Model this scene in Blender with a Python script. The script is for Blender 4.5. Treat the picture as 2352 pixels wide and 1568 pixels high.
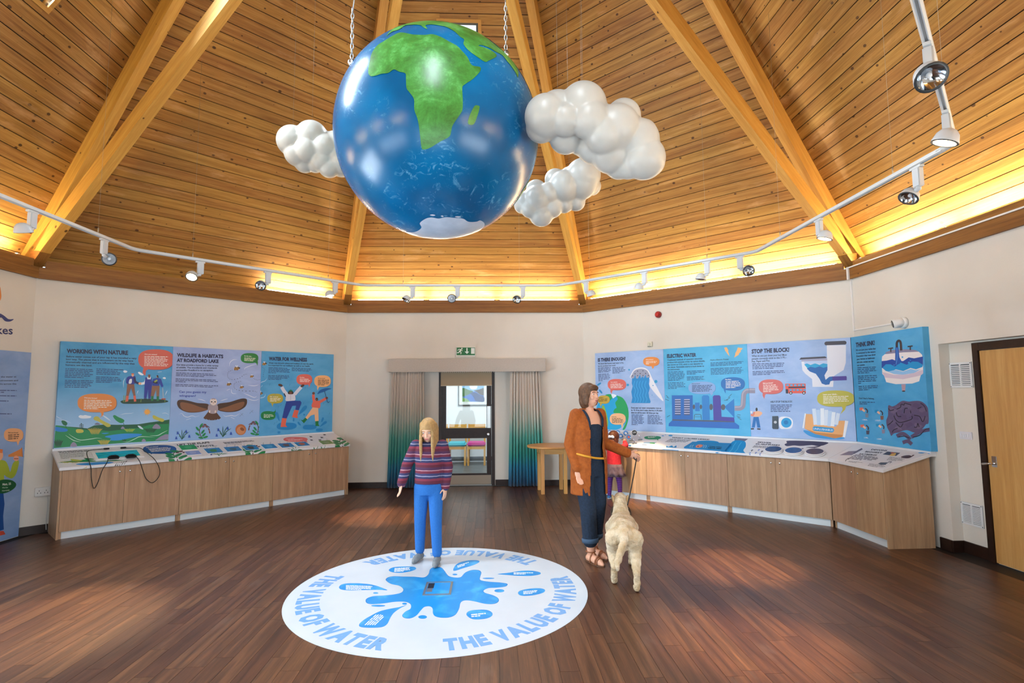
import bpy, bmesh, math, random
from mathutils import Vector, Matrix
from mathutils.geometry import tessellate_polygon, delaunay_2d_cdt

for o in list(bpy.data.objects): bpy.data.objects.remove(o)
SC = bpy.context.scene
COL = SC.collection
rnd = random.Random(7)

# ------------------------------------------------------------------ camera
FPX, PIT, ROL, YAW = 1270.21, .0905, -.0070, .0407
CAM = Vector((.4147, -4.6829, 1.6168))
_fw = Vector((math.sin(YAW), math.cos(YAW), 0)); _rt = Vector((math.cos(YAW), -math.sin(YAW), 0)); _up = Vector((0, 0, 1))
CF = _fw*math.cos(PIT) + _up*math.sin(PIT); _u = -_fw*math.sin(PIT) + _up*math.cos(PIT)
CR = _rt*math.cos(ROL) + _u*math.sin(ROL); CU = -_rt*math.sin(ROL) + _u*math.cos(ROL)
cd = bpy.data.cameras.new('camera'); cam = bpy.data.objects.new('camera', cd); COL.objects.link(cam)
cd.sensor_width = 36; cd.lens = FPX/2352*36; cd.clip_start = .01; cd.clip_end = 100
cam.matrix_world = Matrix(((CR.x, CU.x, -CF.x, CAM.x), (CR.y, CU.y, -CF.y, CAM.y), (CR.z, CU.z, -CF.z, CAM.z), (0, 0, 0, 1)))
SC.camera = cam

# ------------------------------------------------------------------ world, exposure, daylight
SC.view_settings.view_transform = 'Standard'; SC.view_settings.look = 'None'
SC.view_settings.gamma = 1; SC.view_settings.use_curve_mapping = False
SC.view_settings.exposure = 0.12
W = bpy.data.worlds.new('world'); SC.world = W; W.use_nodes = True
W.node_tree.nodes['Background'].inputs[0].default_value = (.80, .90, 1.0, 1)
W.node_tree.nodes['Background'].inputs[1].default_value = 1.6

SIDE = 4.15; INR = SIDE/2*(1+2**.5); CIR = INR/math.cos(math.radians(22.5))
WTOP = 3.008; ZE = 3.62; MS = 1.35
def corner(i):
    a = math.radians(112.5-45*i); return Vector((CIR*math.cos(a), CIR*math.sin(a), 0))
def wallM(i):
    A, B = corner(i), corner(i+1); u = (B-A).normalized(); o = Vector((-u.y, u.x, 0))   # o points out of the room
    return Matrix(((u.x, o.x, 0, A.x), (u.y, o.y, 0, A.y), (0, 0, 1, 0), (0, 0, 0, 1)))
def wp(i, t, d, z): return wallM(i) @ Vector((t, -d, z))       # d = distance into the room

def area(name, loc, target, sx, sy, power, col):
    l = bpy.data.lights.new(name, 'AREA'); l.shape = 'RECTANGLE'; l.size = sx; l.size_y = sy; l.energy = power; l.color = col
    o = bpy.data.objects.new(name, l); COL.objects.link(o); o.location = loc
    o.rotation_euler = (Vector(target)-Vector(loc)).to_track_quat('-Z', 'Y').to_euler(); return o
# lamps outside the windows: daylight at left, added fill at the three front walls
DAY = (.80, .90, 1.0)
WIN = {-2: (.35, 2.95, .12, 2.15), -3: (.6, 3.55, .85, 2.2), 4: (.5, 3.65, .3, 2.2), 3: (.6, 3.55, .85, 2.2)}  # front, front-left and front-right openings are invented to admit fill light
for i, (t0, t1, z0, z1) in WIN.items():
    area('window_daylight', wp(i, (t0+t1)/2, -.42, (z0+z1)/2), wp(i, (t0+t1)/2, 1, (z0+z1)/2-.12), t1-t0, z1-z0, {-2: 330, -3: 100, 4: 85, 3: 150}[i], DAY)

# ------------------------------------------------------------------ pixel helpers (2352 x 1568 photo frame)
def ray(x, y): return CR*((x-1176)/FPX) + CU*((784-y)/FPX) + CF
def onplane(x, y, p0, n):
    d = ray(x, y); return CAM + d*(((p0-CAM).dot(n))/d.dot(n))
def onz(x, y, z=0): return onplane(x, y, Vector((0, 0, z)), Vector((0, 0, 1)))
def PW(i, x, y, off=0):
    M = wallM(i); q = M.inverted() @ onplane(x, y, M @ Vector((0, -off, 0)), (M.to_3x3() @ Vector((0, 1, 0)))); return q.x, q.z

# ------------------------------------------------------------------ materials
def lin(h):
    h = h.lstrip('#'); c = [int(h[k:k+2], 16)/255 for k in (0, 2, 4)]
    return tuple(x/12.92 if x <= .04045 else ((x+.055)/1.055)**2.4 for x in c)+(1,)
MC = {}
def newmat(name):
    m = bpy.data.materials.new(name); m.use_nodes = True; nt = m.node_tree; return m, nt, nt.nodes['Principled BSDF']
def flat(h, rough=.5, metal=0, spec=.5, name=None, coat=0):
    k = (h, rough, metal, spec, coat)
    if k in MC: return MC[k]
    m, nt, b = newmat(name or 'paint_'+h.strip('#')); b.inputs['Base Color'].default_value = lin(h)
    b.inputs['Roughness'].default_value = rough; b.inputs['Metallic'].default_value = metal
    b.inputs['Specular IOR Level'].default_value = spec; b.inputs['Coat Weight'].default_value = coat
    MC[k] = m; return m
def emit(h, s, name='glow'):
    k = ('e', h, s)
    if k in MC: return MC[k]
    m, nt, b = newmat(name); b.inputs['Base Color'].default_value = lin(h); b.inputs['Emission Color'].default_value = lin(h); b.inputs['Emission Strength'].default_value = s
    MC[k] = m; return m
class NT:
    def __init__(s, nt): s.nt = nt
    def n(s, t, **kw):
        x = s.nt.nodes.new(t)
        for k, v in kw.items():
            if k.startswith('i_'): x.inputs[k[2:].replace('_', ' ')].default_value = v
            else: setattr(x, k, v)
        return x
    def l(s, a, b): s.nt.links.new(a, b)
    def math(s, op, a, b=None, c=None, clamp=False):
        x = s.n('ShaderNodeMath', operation=op, use_clamp=clamp)
        for i, v in enumerate((a, b, c)):
            if v is None: continue
            if isinstance(v, (int, float)): x.inputs[i].default_value = v
            else: s.l(v, x.inputs[i])
        return x.outputs[0]
    def ramp(s, f, stops):
        x = s.n('ShaderNodeValToRGB'); e = x.color_ramp.elements
        while len(e) < len(stops): e.new(.5)
        for k, (p, c) in enumerate(stops): e[k].position = p; e[k].color = lin(c) if isinstance(c, str) else (c, c, c, 1)
        s.l(f, x.inputs[0]); return x.outputs[0]
    def mix(s, f, a, b, blend='MIX'):
        x = s.n('ShaderNodeMix', data_type='RGBA', blend_type=blend)
        for i, v in ((0, f), (6, a), (7, b)):
            if isinstance(v, (int, float)): x.inputs[i].default_value = v
            elif isinstance(v, str): x.inputs[i].default_value = lin(v)
            elif isinstance(v, tuple): x.inputs[i].default_value = v
            else: s.l(v, x.inputs[i])
        return x.outputs[2]
    def noise(s, vec, scale, detail=3, rough=.5, dist=0):
        x = s.n('ShaderNodeTexNoise'); x.inputs['Scale'].default_value = scale; x.inputs['Detail'].default_value = detail
        x.inputs['Roughness'].default_value = rough; x.inputs['Distortion'].default_value = dist; s.l(vec, x.inputs['Vector']); return x.outputs[0]
    def mapping(s, vec, sc=(1, 1, 1), rot=(0, 0, 0)):
        x = s.n('ShaderNodeMapping'); x.inputs['Scale'].default_value = sc; x.inputs['Rotation'].default_value = rot; s.l(vec, x.inputs['Vector']); return x.outputs[0]
    def bump(s, h, strength, dist, bsdf):
        x = s.n('ShaderNodeBump'); x.inputs['Strength'].default_value = strength; x.inputs['Distance'].default_value = dist
        s.l(h, x.inputs['Height']); s.l(x.outputs[0], bsdf.inputs['Normal'])
def wood(name, c_dark, c_mid, c_light, knots=0, tint=.35, rough=.5, grain=1.0, stretch=.06, spec=.4, knotcol='#3a1c08', bumpy=.15, stains=None):
    """plank wood; UV.x runs along the grain in metres, every piece has its own UV offset"""
    m, nt, b = newmat(name); N = NT(nt)
    uv = N.n('ShaderNodeUVMap').outputs[0]
    v1 = N.mapping(uv, (stretch*18*grain, 18*grain, 1)); g1 = N.noise(v1, 1.0, 5, .6, .8)
    v2 = N.mapping(uv, (stretch*140*grain, 140*grain, 1)); g2 = N.noise(v2, 1.0, 2, .5, 0)
    f = N.math('ADD', N.math('MULTIPLY', g1, .72), N.math('MULTIPLY', g2, .28))
    col = N.ramp(f, [(.30, c_dark), (.50, c_mid), (.70, c_light)])
    isl = N.n('ShaderNodeNewGeometry').outputs['Random Per Island']; obr = N.n('ShaderNodeObjectInfo').outputs['Random']
    r = N.math('FRACT', N.math('ADD', isl, N.math('MULTIPLY', obr, 7.31)))
    br = N.math('ADD', N.math('MULTIPLY', r, tint), 1-tint/2)
    hs = N.n('ShaderNodeHueSaturation'); N.l(col, hs.inputs['Color']); N.l(br, hs.inputs['Value'])
    N.l(N.math('ADD', N.math('MULTIPLY', r, .012), .494), hs.inputs['Hue']); col = hs.outputs[0]
    if knots:
        vk = N.mapping(uv, (1.0, 1.35, 1)); vo = N.n('ShaderNodeTexVoronoi', voronoi_dimensions='2D'); vo.inputs['Scale'].default_value = knots; vo.inputs['Randomness'].default_value = 1; N.l(vk, vo.inputs['Vector'])
        sp = N.n('ShaderNodeSeparateColor'); N.l(vo.outputs['Color'], sp.inputs[0])
        rad = N.math('MULTIPLY', N.math('POWER', sp.outputs[0], 2.0), .095*knots/4)
        k = N.math('SUBTRACT', rad, vo.outputs['Distance']); kk = N.math('MULTIPLY', k, 60/knots*4, clamp=True)
        halo = N.math('MULTIPLY', N.math('ADD', k, .05), 7, clamp=True)
        col = N.mix(N.math('MULTIPLY', halo, .35), col, c_dark); col = N.mix(N.math('MULTIPLY', kk, .85), col, knotcol)
    if stains:
        sv = N.mapping(uv, (1.1, 5, 1)); sn = N.noise(sv, 1.0, 6, .65, .3)
        col = N.mix(N.math('MULTIPLY', N.ramp(sn, [(.58, 0.0), (.72, 1.0)]), .5), col, stains)
    N.l(col, b.inputs['Base Color']); b.inputs['Roughness'].default_value = rough; b.inputs['Specular IOR Level'].default_value = spec
    if bumpy: N.bump(f, bumpy, .003, b)
    return m
def noisy(name, c1, c2, scale=3, rough=.7, bump=0, bscale=60, spec=.4, coat=0):
    m, nt, b = newmat(name); N = NT(nt); p = N.n('ShaderNodeTexCoord').outputs['Object']
    N.l(N.mix(N.ramp(N.noise(p, scale, 4, .55), [(.3, 0.0), (.7, 1.0)]), c1, c2), b.inputs['Base Color']); b.inputs['Roughness'].default_value = rough; b.inputs['Specular IOR Level'].default_value = spec
    b.inputs['Coat Weight'].default_value = coat
    if bump: N.bump(N.noise(p, bscale, 3, .5), bump, .01, b)
    return m
def glassmat():
    m = bpy.data.materials.new('clear_glass'); m.use_nodes = True; nt = m.node_tree; nt.nodes.clear(); N = NT(nt)
    o = N.n('ShaderNodeOutputMaterial'); mx = N.n('ShaderNodeMixShader'); fr = N.n('ShaderNodeFresnel'); fr.inputs[0].default_value = 1.45
    tr = N.n('ShaderNodeBsdfTransparent'); tr.inputs[0].default_value = (.96, .98, .98, 1); gl = N.n('ShaderNodeBsdfGlossy'); gl.inputs['Roughness'].default_value = .02
    N.l(fr.outputs[0], mx.inputs[0]); N.l(tr.outputs[0], mx.inputs[1]); N.l(gl.outputs[0], mx.inputs[2]); N.l(mx.outputs[0], o.inputs[0]); return m
GLASS = glassmat()
PINE = wood('pine_boarding', '#754d20', '#9c7035', '#b88f4e', knots=4.4, tint=.20, rough=.55, stretch=.035, stains='#d2a877')
BEAM = wood('pine_beam', '#a97a38', '#c08f42', '#d2a658', knots=2.2, tint=.12, rough=.55, stretch=.05)
PLATE = wood('pine_wall_plate', '#6d451b', '#875a25', '#9e7034', knots=2.2, tint=.12, rough=.55, stretch=.05)
FLOORW = wood('floor_vinyl_plank', '#2c1910', '#4f3120', '#70482f', knots=0, tint=.5, rough=.36, stretch=.05, spec=.5, bumpy=.25, stains='#6d5a50')
OAK = wood('oak_laminate', '#96765a', '#ae8c6c', '#c4a482', knots=0, tint=.05, rough=.5, stretch=.045, bumpy=.05)
BEECH = wood('beech_table', '#b98545', '#cf9a58', '#dbad6c', tint=.06, rough=.4, stretch=.05, bumpy=.03)
DOORW = wood('door_maple_veneer', '#b98a4c', '#c89a59', '#d6ab6b', tint=.05, rough=.4, stretch=.05, bumpy=.03)
PLASTER = noisy('wall_plaster', '#d9d3c8', '#e1dbd1', 1.3, .85, .12, 40, .3)
DARKW = noisy('dark_stained_wood', '#1f0f0a', '#2e1a12', 20, .4, 0)
WHITE = flat('#e6e6e4', .4, name='white_paint'); STEEL = flat('#b9b9b6', .3, 1, name='steel'); BLACK = flat('#0b0b0c', .45, name='black_plastic')
CHROME = flat('#d5d5d5', .12, 1, name='chrome')

# ------------------------------------------------------------------ mesh helpers
def link(o, parent=None):
    COL.objects.link(o)
    if parent is not None: o.parent = parent
    return o
def mk(name, bm, mats, parent=None, M=None, smooth=False, weld=False):
    me = bpy.data.meshes.new(name)
    if weld: bmesh.ops.remove_doubles(bm, verts=bm.verts, dist=1e-5)
    if smooth:
        for f in bm.faces: f.smooth = True
    bm.to_mesh(me); bm.free()
    for m in (mats if isinstance(mats, (list, tuple)) else [mats]): me.materials.append(m)
    o = bpy.data.objects.new(name, me); link(o, parent)
    if M is not None: o.matrix_local = M
    return o
def tag(o, label=None, cat=None, group=None, kind=None):
    if label: o['label'] = label
    if cat: o['category'] = cat
    if group: o['group'] = group
    if kind: o['kind'] = kind
    return o
def thing(name, label, cat, M=None, group=None):
    o = bpy.data.objects.new(name, None); o.empty_display_size = .1; link(o)
    if M is not None: o.matrix_world = M
    return tag(o, label, cat, group)
def T(x, y=None, z=None): return Matrix.Translation(Vector((x, y, z)) if y is not None else Vector(x))
def RZ(a): return Matrix.Rotation(a, 4, 'Z')
def B(): return bmesh.new()
def setuv(bm, f, axis=0, off=(0, 0)):
    uv = bm.loops.layers.uv.verify(); o = [k for k in range(3) if k != axis]; n = f.normal
    w = o[0] if abs(n[o[0]]) < abs(n[o[1]]) else o[1]
    if abs(n[axis]) > .8: w = o[0]; ax = o[1]
    else: ax = axis
    for l in f.loops: l[uv].uv = (l.vert.co[ax]+off[0], l.vert.co[w]+off[1])
def box(bm, a, b, mat=0, grain=None, M=None, bev=0):
    x0, y0, z0 = [min(p, q) for p, q in zip(a, b)]; x1, y1, z1 = [max(p, q) for p, q in zip(a, b)]
    P = [(x0, y0, z0), (x1, y0, z0), (x1, y1, z0), (x0, y1, z0), (x0, y0, z1), (x1, y0, z1), (x1, y1, z1), (x0, y1, z1)]
    return hexa(bm, P, mat, grain, M, bev)
def hexa(bm, P, mat=0, grain=None, M=None, bev=0, off=None):
    v = [bm.verts.new(p) for p in P]
    fs = [bm.faces.new([v[k] for k in q]) for q in ((3, 2, 1, 0), (4, 5, 6, 7), (0, 1, 5, 4), (1, 2, 6, 5), (2, 3, 7, 6), (3, 0, 4, 7))]
    for f in fs: f.material_index = mat; f.normal_update()
    if grain is not None:
        off = off or (rnd.random()*40, rnd.random()*40)
        for f in fs: setuv(bm, f, grain, off)
    if bev:
        es = list({e for f in fs for e in f.edges}); r = bmesh.ops.bevel(bm, geom=es, offset=bev, segments=2, affect='EDGES', clamp_overlap=True)
        v = list({x for f in r['faces'] for x in f.verts} | {x for x in v if x.is_valid})
    if M is not None:
        for x in v: x.co = M @ x.co
    return v
def tube(bm, pts, r, seg=8, mat=0, caps=True, closed=False):
    pts = [Vector(p) for p in pts]; n = len(pts); rs = r if isinstance(r, (list, tuple)) else [r]*n
    rings = []; prev = None
    for k in range(n):
        if closed: t = (pts[(k+1) % n]-pts[k-1]).normalized()
        else: t = (pts[min(k+1, n-1)]-pts[max(k-1, 0)]).normalized()
        if prev is None:
            a = Vector((0, 0, 1)) if abs(t.z) < .9 else Vector((1, 0, 0)); prev = t.cross(a).normalized()
        s = (prev-t*prev.dot(t)).normalized(); prev = s; q = t.cross(s)
        rings.append([bm.verts.new(pts[k]+(s*math.cos(2*math.pi*j/seg)+q*math.sin(2*math.pi*j/seg))*rs[k]) for j in range(seg)])
    for k in range(n if closed else n-1):
        a, b = rings[k], rings[(k+1) % n]
        for j in range(seg):
            f = bm.faces.new((a[j], a[(j+1) % seg], b[(j+1) % seg], b[j])); f.smooth = True; f.material_index = mat
    if caps and not closed:
        f = bm.faces.new(rings[0][::-1]); f.material_index = mat; f = bm.faces.new(rings[-1]); f.material_index = mat
    return rings
def lathe(bm, prof, seg=20, M=None, mat=0, capb=True, capt=True):
    rings = []
    for (r, z) in prof:
        rings.append([bm.verts.new((r*math.cos(2*math.pi*j/seg), r*math.sin(2*math.pi*j/seg), z)) for j in range(seg)])
    for a, b in zip(rings, rings[1:]):
        for j in range(seg):
            f = bm.faces.new((a[j], a[(j+1) % seg], b[(j+1) % seg], b[j])); f.material_index = mat; f.smooth = True
    if capb: f = bm.faces.new(rings[0][::-1]); f.material_index = mat
    if capt: f = bm.faces.new(rings[-1]); f.material_index = mat
    if M is not None:
        for R in rings:
            for v in R: v.co = M @ v.co
    return rings
def crom(pts, closed=False, n=5):
    P = [Vector(p) for p in pts]; L = len(P); out = []
    if L < 3: return P
    for k in range(L if closed else L-1):
        if closed: a, b, c, d = P[k-1], P[k], P[(k+1) % L], P[(k+2) % L]
        else: a, b, c, d = P[max(k-1, 0)], P[k], P[k+1], P[min(k+2, L-1)]
        for j in range(n):
            t = j/n; out.append(.5*((2*b)+(c-a)*t+(2*a-5*b+4*c-d)*t*t+(3*b-a-3*c+d)*t**3))
    if not closed: out.append(P[-1])
    return out
def poly3(bm, loops, mat=0, thick=None):
    """fill planar 3D loops (first outer, others holes)"""
    flatp = [p for l in loops for p in l]; vs = [bm.verts.new(p) for p in flatp]
    for t in tessellate_polygon([[Vector(p) for p in l] for l in loops]):
        try: f = bm.faces.new([vs[k] for k in t]); f.material_index = mat
        except ValueError: pass
# ================================================================== STRUCTURE
SIDES = {0: 'back', 1: 'back_right', 2: 'right', 3: 'front_right', 4: 'front', -3: 'front_left', -2: 'left', -1: 'back_left'}
GLBM = {}
# recess of the back wall (door niche) and of the right wall (store door)
REC0 = .11
BT0, BT1 = 1.12, 3.02
RDEP = .11
RT0 = PW(2, 2155, 790)[0]; RZT = PW(2, 2155, 790)[1]; RT1 = 3.3
OPEN = {0: [(BT0, BT1, 0, 2.08)], 2: [(RT0, RT1, 0, RZT)]}
for i, w in WIN.items(): OPEN[i] = [w]
WTH = .3
def wallmesh(bm, L, H, openings, y0=0, y1=WTH):
    ov = math.tan(math.radians(22.5))*y1
    ts = sorted({-ov, L+ov} | {t for o in openings for t in o[:2]})
    for a, b in zip(ts, ts[1:]):
        m = (a+b)/2; op = [o for o in openings if o[0] < m < o[1]]
        if not op: box(bm, (a, y0, 0), (b, y1, H)); continue
        o = op[0]
        if o[2] > 0: box(bm, (a, y0, 0), (b, y1, o[2]))
        box(bm, (a, y0, o[3]), (b, y1, H))
WALL = {}
for i, s in SIDES.items():
    bm = B(); wallmesh(bm, SIDE, 3.138, OPEN.get(i, []))
    if i == 0:   # back of the door niche, with the doorway cut out
        DT0, DT1 = PW(0, 1007.5, 1000, -REC0)[0], PW(0, 1136.3, 1000, -REC0)[0]; DZ = 2.06
        box(bm, (BT0-.05, REC0, 0), (DT0, REC0+.1, 2.08)); box(bm, (DT1, REC0, 0), (BT1+.05, REC0+.1, 2.08)); box(bm, (DT0, REC0, DZ), (DT1, REC0+.1, 2.08))
    if i == 2:   # back of the store-door niche
        FT0 = PW(2, 2236, 800, -RDEP)[0]
        box(bm, (RT0-.05, RDEP, 0), (RT1+.05, RDEP+.1, RZT))
    w = mk('wall_'+s, bm, PLASTER, None, wallM(i)); tag(w, kind='structure'); WALL[i] = w
    # timber wall plates on top of each wall
    bm = B(); box(bm, (.0146, -.035, WTOP), (SIDE-.0146, .10, 3.143), grain=0); mk('wall_plate', bm, PLATE, w)
    bm = B(); box(bm, (.075, -.015, 3.1435), (SIDE-.075, .03, 3.232), grain=0); mk('upper_wall_plate', bm, PLATE, w)
    if i in WIN:  # left window is inferred; those in the front walls are added for fill
        t0, t1, z0, z1 = WIN[i]; k = {-2: 1, -3: 2, 4: 3, 3: 4}[i]
        bm = B(); fw = .07
        for a, b in (((t0, .05, z0), (t0+fw, .13, z1)), ((t1-fw, .05, z0), (t1, .13, z1)), ((t0+fw, .05, z0), (t1-fw, .13, z0+fw)), ((t0+fw, .05, z1-fw), (t1-fw, .13, z1))): box(bm, a, b)
        wd = mk('window_%d' % k, bm, DARKW, None, wallM(i)); tag(wd, kind='structure')
        nb = 3; st = (t1-t0)/nb
        for q in range(1, nb): bm = B(); box(bm, (t0+st*q-.03, .055, z0+fw), (t0+st*q+.03, .125, z1-fw)); mk('mullion', bm, DARKW, wd)
        for q in range(nb):
            bm = B(); box(bm, (t0+st*q+(.07 if q == 0 else .03), .088, z0+fw), (t0+st*(q+1)-(.07 if q == nb-1 else .03), .094, z1-fw)); mk('pane', bm, GLASS, wd)

# ------------------------------------------------------------------ baseboards
def baseb(i, segs):
    bm = B()
    for (t0, t1, y) in segs: box(bm, (t0, y-.018, 0), (t1, y, .098), bev=.003)
    tag(mk('baseboard_'+SIDES[i], bm, DARKW, None, wallM(i)), kind='structure')
baseb(0, [(0, BT0-.02, 0), (BT1+.02, SIDE, 0), (BT0, DT0-.01, REC0), (DT1+.01, BT1, REC0)])
baseb(-1, [(0, .26, 0), (3.93, SIDE, 0)]); baseb(1, [(0, .26, 0)])
bm = B(); box(bm, (1.14, -.018, 0), (RT0, 0, .115), bev=.003); box(bm, (RT0, RDEP-.018, 0), (FT0, RDEP, .115), bev=.003); box(bm, (RT0-.001, -.018, 0), (RT0+.018, RDEP-.018, .115), bev=.003)
tag(mk('baseboard_right', bm, DARKW, None, wallM(2)), kind='structure')
baseb(-2, [(2.95, 3.2, 0)]); baseb(3, [(0, SIDE, 0)]); baseb(-3, [(0, SIDE, 0)])

# ------------------------------------------------------------------ floor of vinyl planks
bm = B(); poly3(bm, [[corner(i)*1.03+Vector((0, 0, -.006)) for i in range(8)]][:1])
for f in bm.faces: f.normal_update()
floor = tag(mk('floor', bm, flat('#1c110b', .6, name='floor_joint')), kind='structure')
PWD, PLN = .1165, .914
planks = []
def inoct(x, y): return max(abs(x), abs(y), (abs(x)+abs(y))/2**.5) < INR+.02
k0 = int(5.1/PWD)+1
for c in range(-k0, k0+1):
    x0 = c*PWD; oy = rnd.random()*PLN
    n = int(10.4/PLN)+2
    for r in range(-1, n):
        y0 = -5.2+r*PLN-oy; y1 = y0+PLN
        ym = lambda x: INR if abs(x) < SIDE/2 else INR*2**.5-abs(x)
        lim = min(ym(x0), ym(x0+PWD))
        if max(abs(x0), abs(x0+PWD)) > INR: continue
        a, b = max(y0, -lim), min(y1, lim)
        if b-a < .03: continue
        planks.append((x0, a, b))
def pixsize(p):
    x, a, b = p; c = Vector((x+PWD/2, (a+b)/2, 0)); d = c-CAM; z = d.dot(CF)
    if z < .3: return 0
    px, py = 1176+FPX*d.dot(CR)/z, 784-FPX*d.dot(CU)/z
    if not (-60 < px < 2412 and 850 < py < 1640): return 0
    return (b-a)/z**3
planks.sort(key=pixsize, reverse=True)
pm = {}
def plank_geo(bm, x0, a, b, off):
    g = .0009; dz = 0
    hexa(bm, [(x0+g, a+g, -.005), (x0+PWD-g, a+g, -.005), (x0+PWD-g, b-g, -.005), (x0+g, b-g, -.005), (x0+g, a+g, dz), (x0+PWD-g, a+g, dz), (x0+PWD-g, b-g, dz), (x0+g, b-g, dz)], grain=1, off=off)
for k, (x0, a, b) in enumerate(planks[:298]):
    ln = round(b-a, 3)
    key = (ln, k % 12)
    if key not in pm:
        bm = B(); plank_geo(bm, 0, 0, ln, (rnd.random()*60, rnd.random()*60)); me = bpy.data.meshes.new('plank'); bm.to_mesh(me); bm.free(); me.materials.append(FLOORW); pm[key] = me
    o = bpy.data.objects.new('plank', pm[key]); link(o, floor); o.location = (x0, a, 0)
bm = B()
for (x0, a, b) in planks[298:]: plank_geo(bm, x0, a, b, (rnd.random()*60, rnd.random()*60))
tag(mk('distant_planks', bm, FLOORW, floor), kind='stuff')

# ------------------------------------------------------------------ timber roof: an eight-sided spire lined with pine boards
APEXV = INR*math.sqrt(1+MS*MS)/1.0
def facetM(i):
    A = corner(i); u = (corner(i+1)-A).normalized(); n = Vector((u.y, -u.x, 0)); L = math.sqrt(1+MS*MS)
    V = (n+Vector((0, 0, MS)))/L; N = u.cross(V); O = A+u*(SIDE/2)+Vector((0, 0, ZE))
    return Matrix(((u.x, V.x, N.x, O.x), (u.y, V.y, N.y, O.y), (u.z, V.z, N.z, O.z), (0, 0, 0, 1)))
def PF(i, x, y):
    M = facetM(i); q = M.inverted() @ onplane(x, y, M.translation, M.to_3x3() @ Vector((0, 0, 1))); return q.x, q.y
def halfw(v): return SIDE/2*(1-v/APEXV)
V0 = -.51
sa = PF(-2, 107, 15); sb = PF(0, 1098, 53)
SKW = abs(sb[0]); SKV0 = sa[1]; SKV1 = sb[1]
print('skylight', sa, sb, SKV0, SKV1)
SKY = {-2: (sa[0]-2*SKW, sa[0]), 0: (-SKW, SKW), 4: (-SKW, SKW)}
bm = B(); ceiling = None
for i in SIDES:
    M = facetM(i); L = [(-halfw(V0), V0), (halfw(V0), V0), (0, APEXV)]
    loops = [[M @ Vector((x, y, -.022)) for x, y in L]]
    if i in SKY: a, b = SKY[i]; loops.append([M @ Vector(p) for p in ((a, SKV0, -.022), (a, SKV1, -.022), (b, SKV1, -.022), (b, SKV0, -.022))])
    poly3(bm, loops)
ceiling = tag(mk('ceiling', bm, flat('#2a1608', .8, name='roof_sheathing')), kind='structure')
BW = .138
def board(bm, M, s0, s1, s2, s3, v0, v1):
    """s0,s1 = ends at the lower edge, s2,s3 = ends at the upper edge"""
    g = .0042; h = .02
    P = [(s0, v0+g, -h), (s1, v0+g, -h), (s3, v1-g, -h), (s2, v1-g, -h), (s0, v0+g, 0), (s1, v0+g, 0), (s3, v1-g, 0), (s2, v1-g, 0)]
    vs = hexa(bm, P, 0, 0); 
    return vs
rest = B(); nb = int((APEXV-V0)/BW); single = 0
for i in SIDES:
    M = facetM(i)
    for k in range(nb):
        v0 = V0+k*BW; v1 = v0+BW; w0, w1 = halfw(v0), halfw(v1)
        if w1 < .03: continue
        pieces = [(-w0, w0, -w1, w1)]; edge = []
        if i in SKY and v1 > SKV0 and v0 < SKV1: a, b = SKY[i]; pieces = [(-w0, a, -w1, a), (b, w0, b, w1)]; edge = [(a, b, a, b, v0, SKV0)] if v0 < SKV0 else [(a, b, a, b, SKV1, v1)] if v1 > SKV1 else []
        seen = i in (-2, -1, 0, 1, 2) and v0 < {0: 5.3, -1: 5.6, 1: 5.6, -2: 4.6, 2: 4.6}[i]
        for p in [q+(v0, v1) for q in pieces]+edge:
            if seen and single < 297:
                q = B(); board(q, M, *p); mk('board', q, PINE, ceiling, M); single += 1
            else:
                vs = board(rest, M, *p)
                for v in vs: v.co = M @ v.co
tag(mk('upper_boarding', rest, PINE, ceiling), kind='stuff'); print('boards', single)
# skylights
for n, i in enumerate((-2, 0, 4)):
    M = facetM(i); a, b = SKY[i]; fw = .045
    bm = B()
    for p, q in (((a-fw, SKV0-fw, -.10), (b+fw, SKV0, .018)), ((a-fw, SKV1, -.10), (b+fw, SKV1+fw, .018)), ((a-fw, SKV0, -.10), (a, SKV1, .018)), ((b, SKV0, -.10), (b+fw, SKV1, .018))): box(bm, p, q, grain=0)
    wd = tag(mk('window_%d' % (5+n), bm, BEAM, None, M), kind='structure')
    bm = B()
    for p, q in (((a, SKV0, -.11), (b, SKV0+.03, -.06)), ((a, SKV1-.03, -.11), (b, SKV1, -.06)), ((a, SKV0+.03, -.11), (a+.03, SKV1-.03, -.06)), ((b-.03, SKV0+.03, -.11), (b, SKV1-.03, -.06))): box(bm, p, q)
    mk('sash', bm, flat('#55595b', .5), wd)
    bm = B(); box(bm, (a+.03, SKV0+.03, -.09), (b-.03, SKV1-.03, -.084)); mk('pane', bm, GLASS, wd)
    cpos = M @ Vector(((a+b)/2, (SKV0+SKV1)/2, -.22))
    area('skylight_daylight', cpos, M @ Vector(((a+b)/2, (SKV0+SKV1)/2, 2)), b-a, SKV1-SKV0, {-2: 330, 0: 260, 4: 170}[i], DAY)
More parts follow.
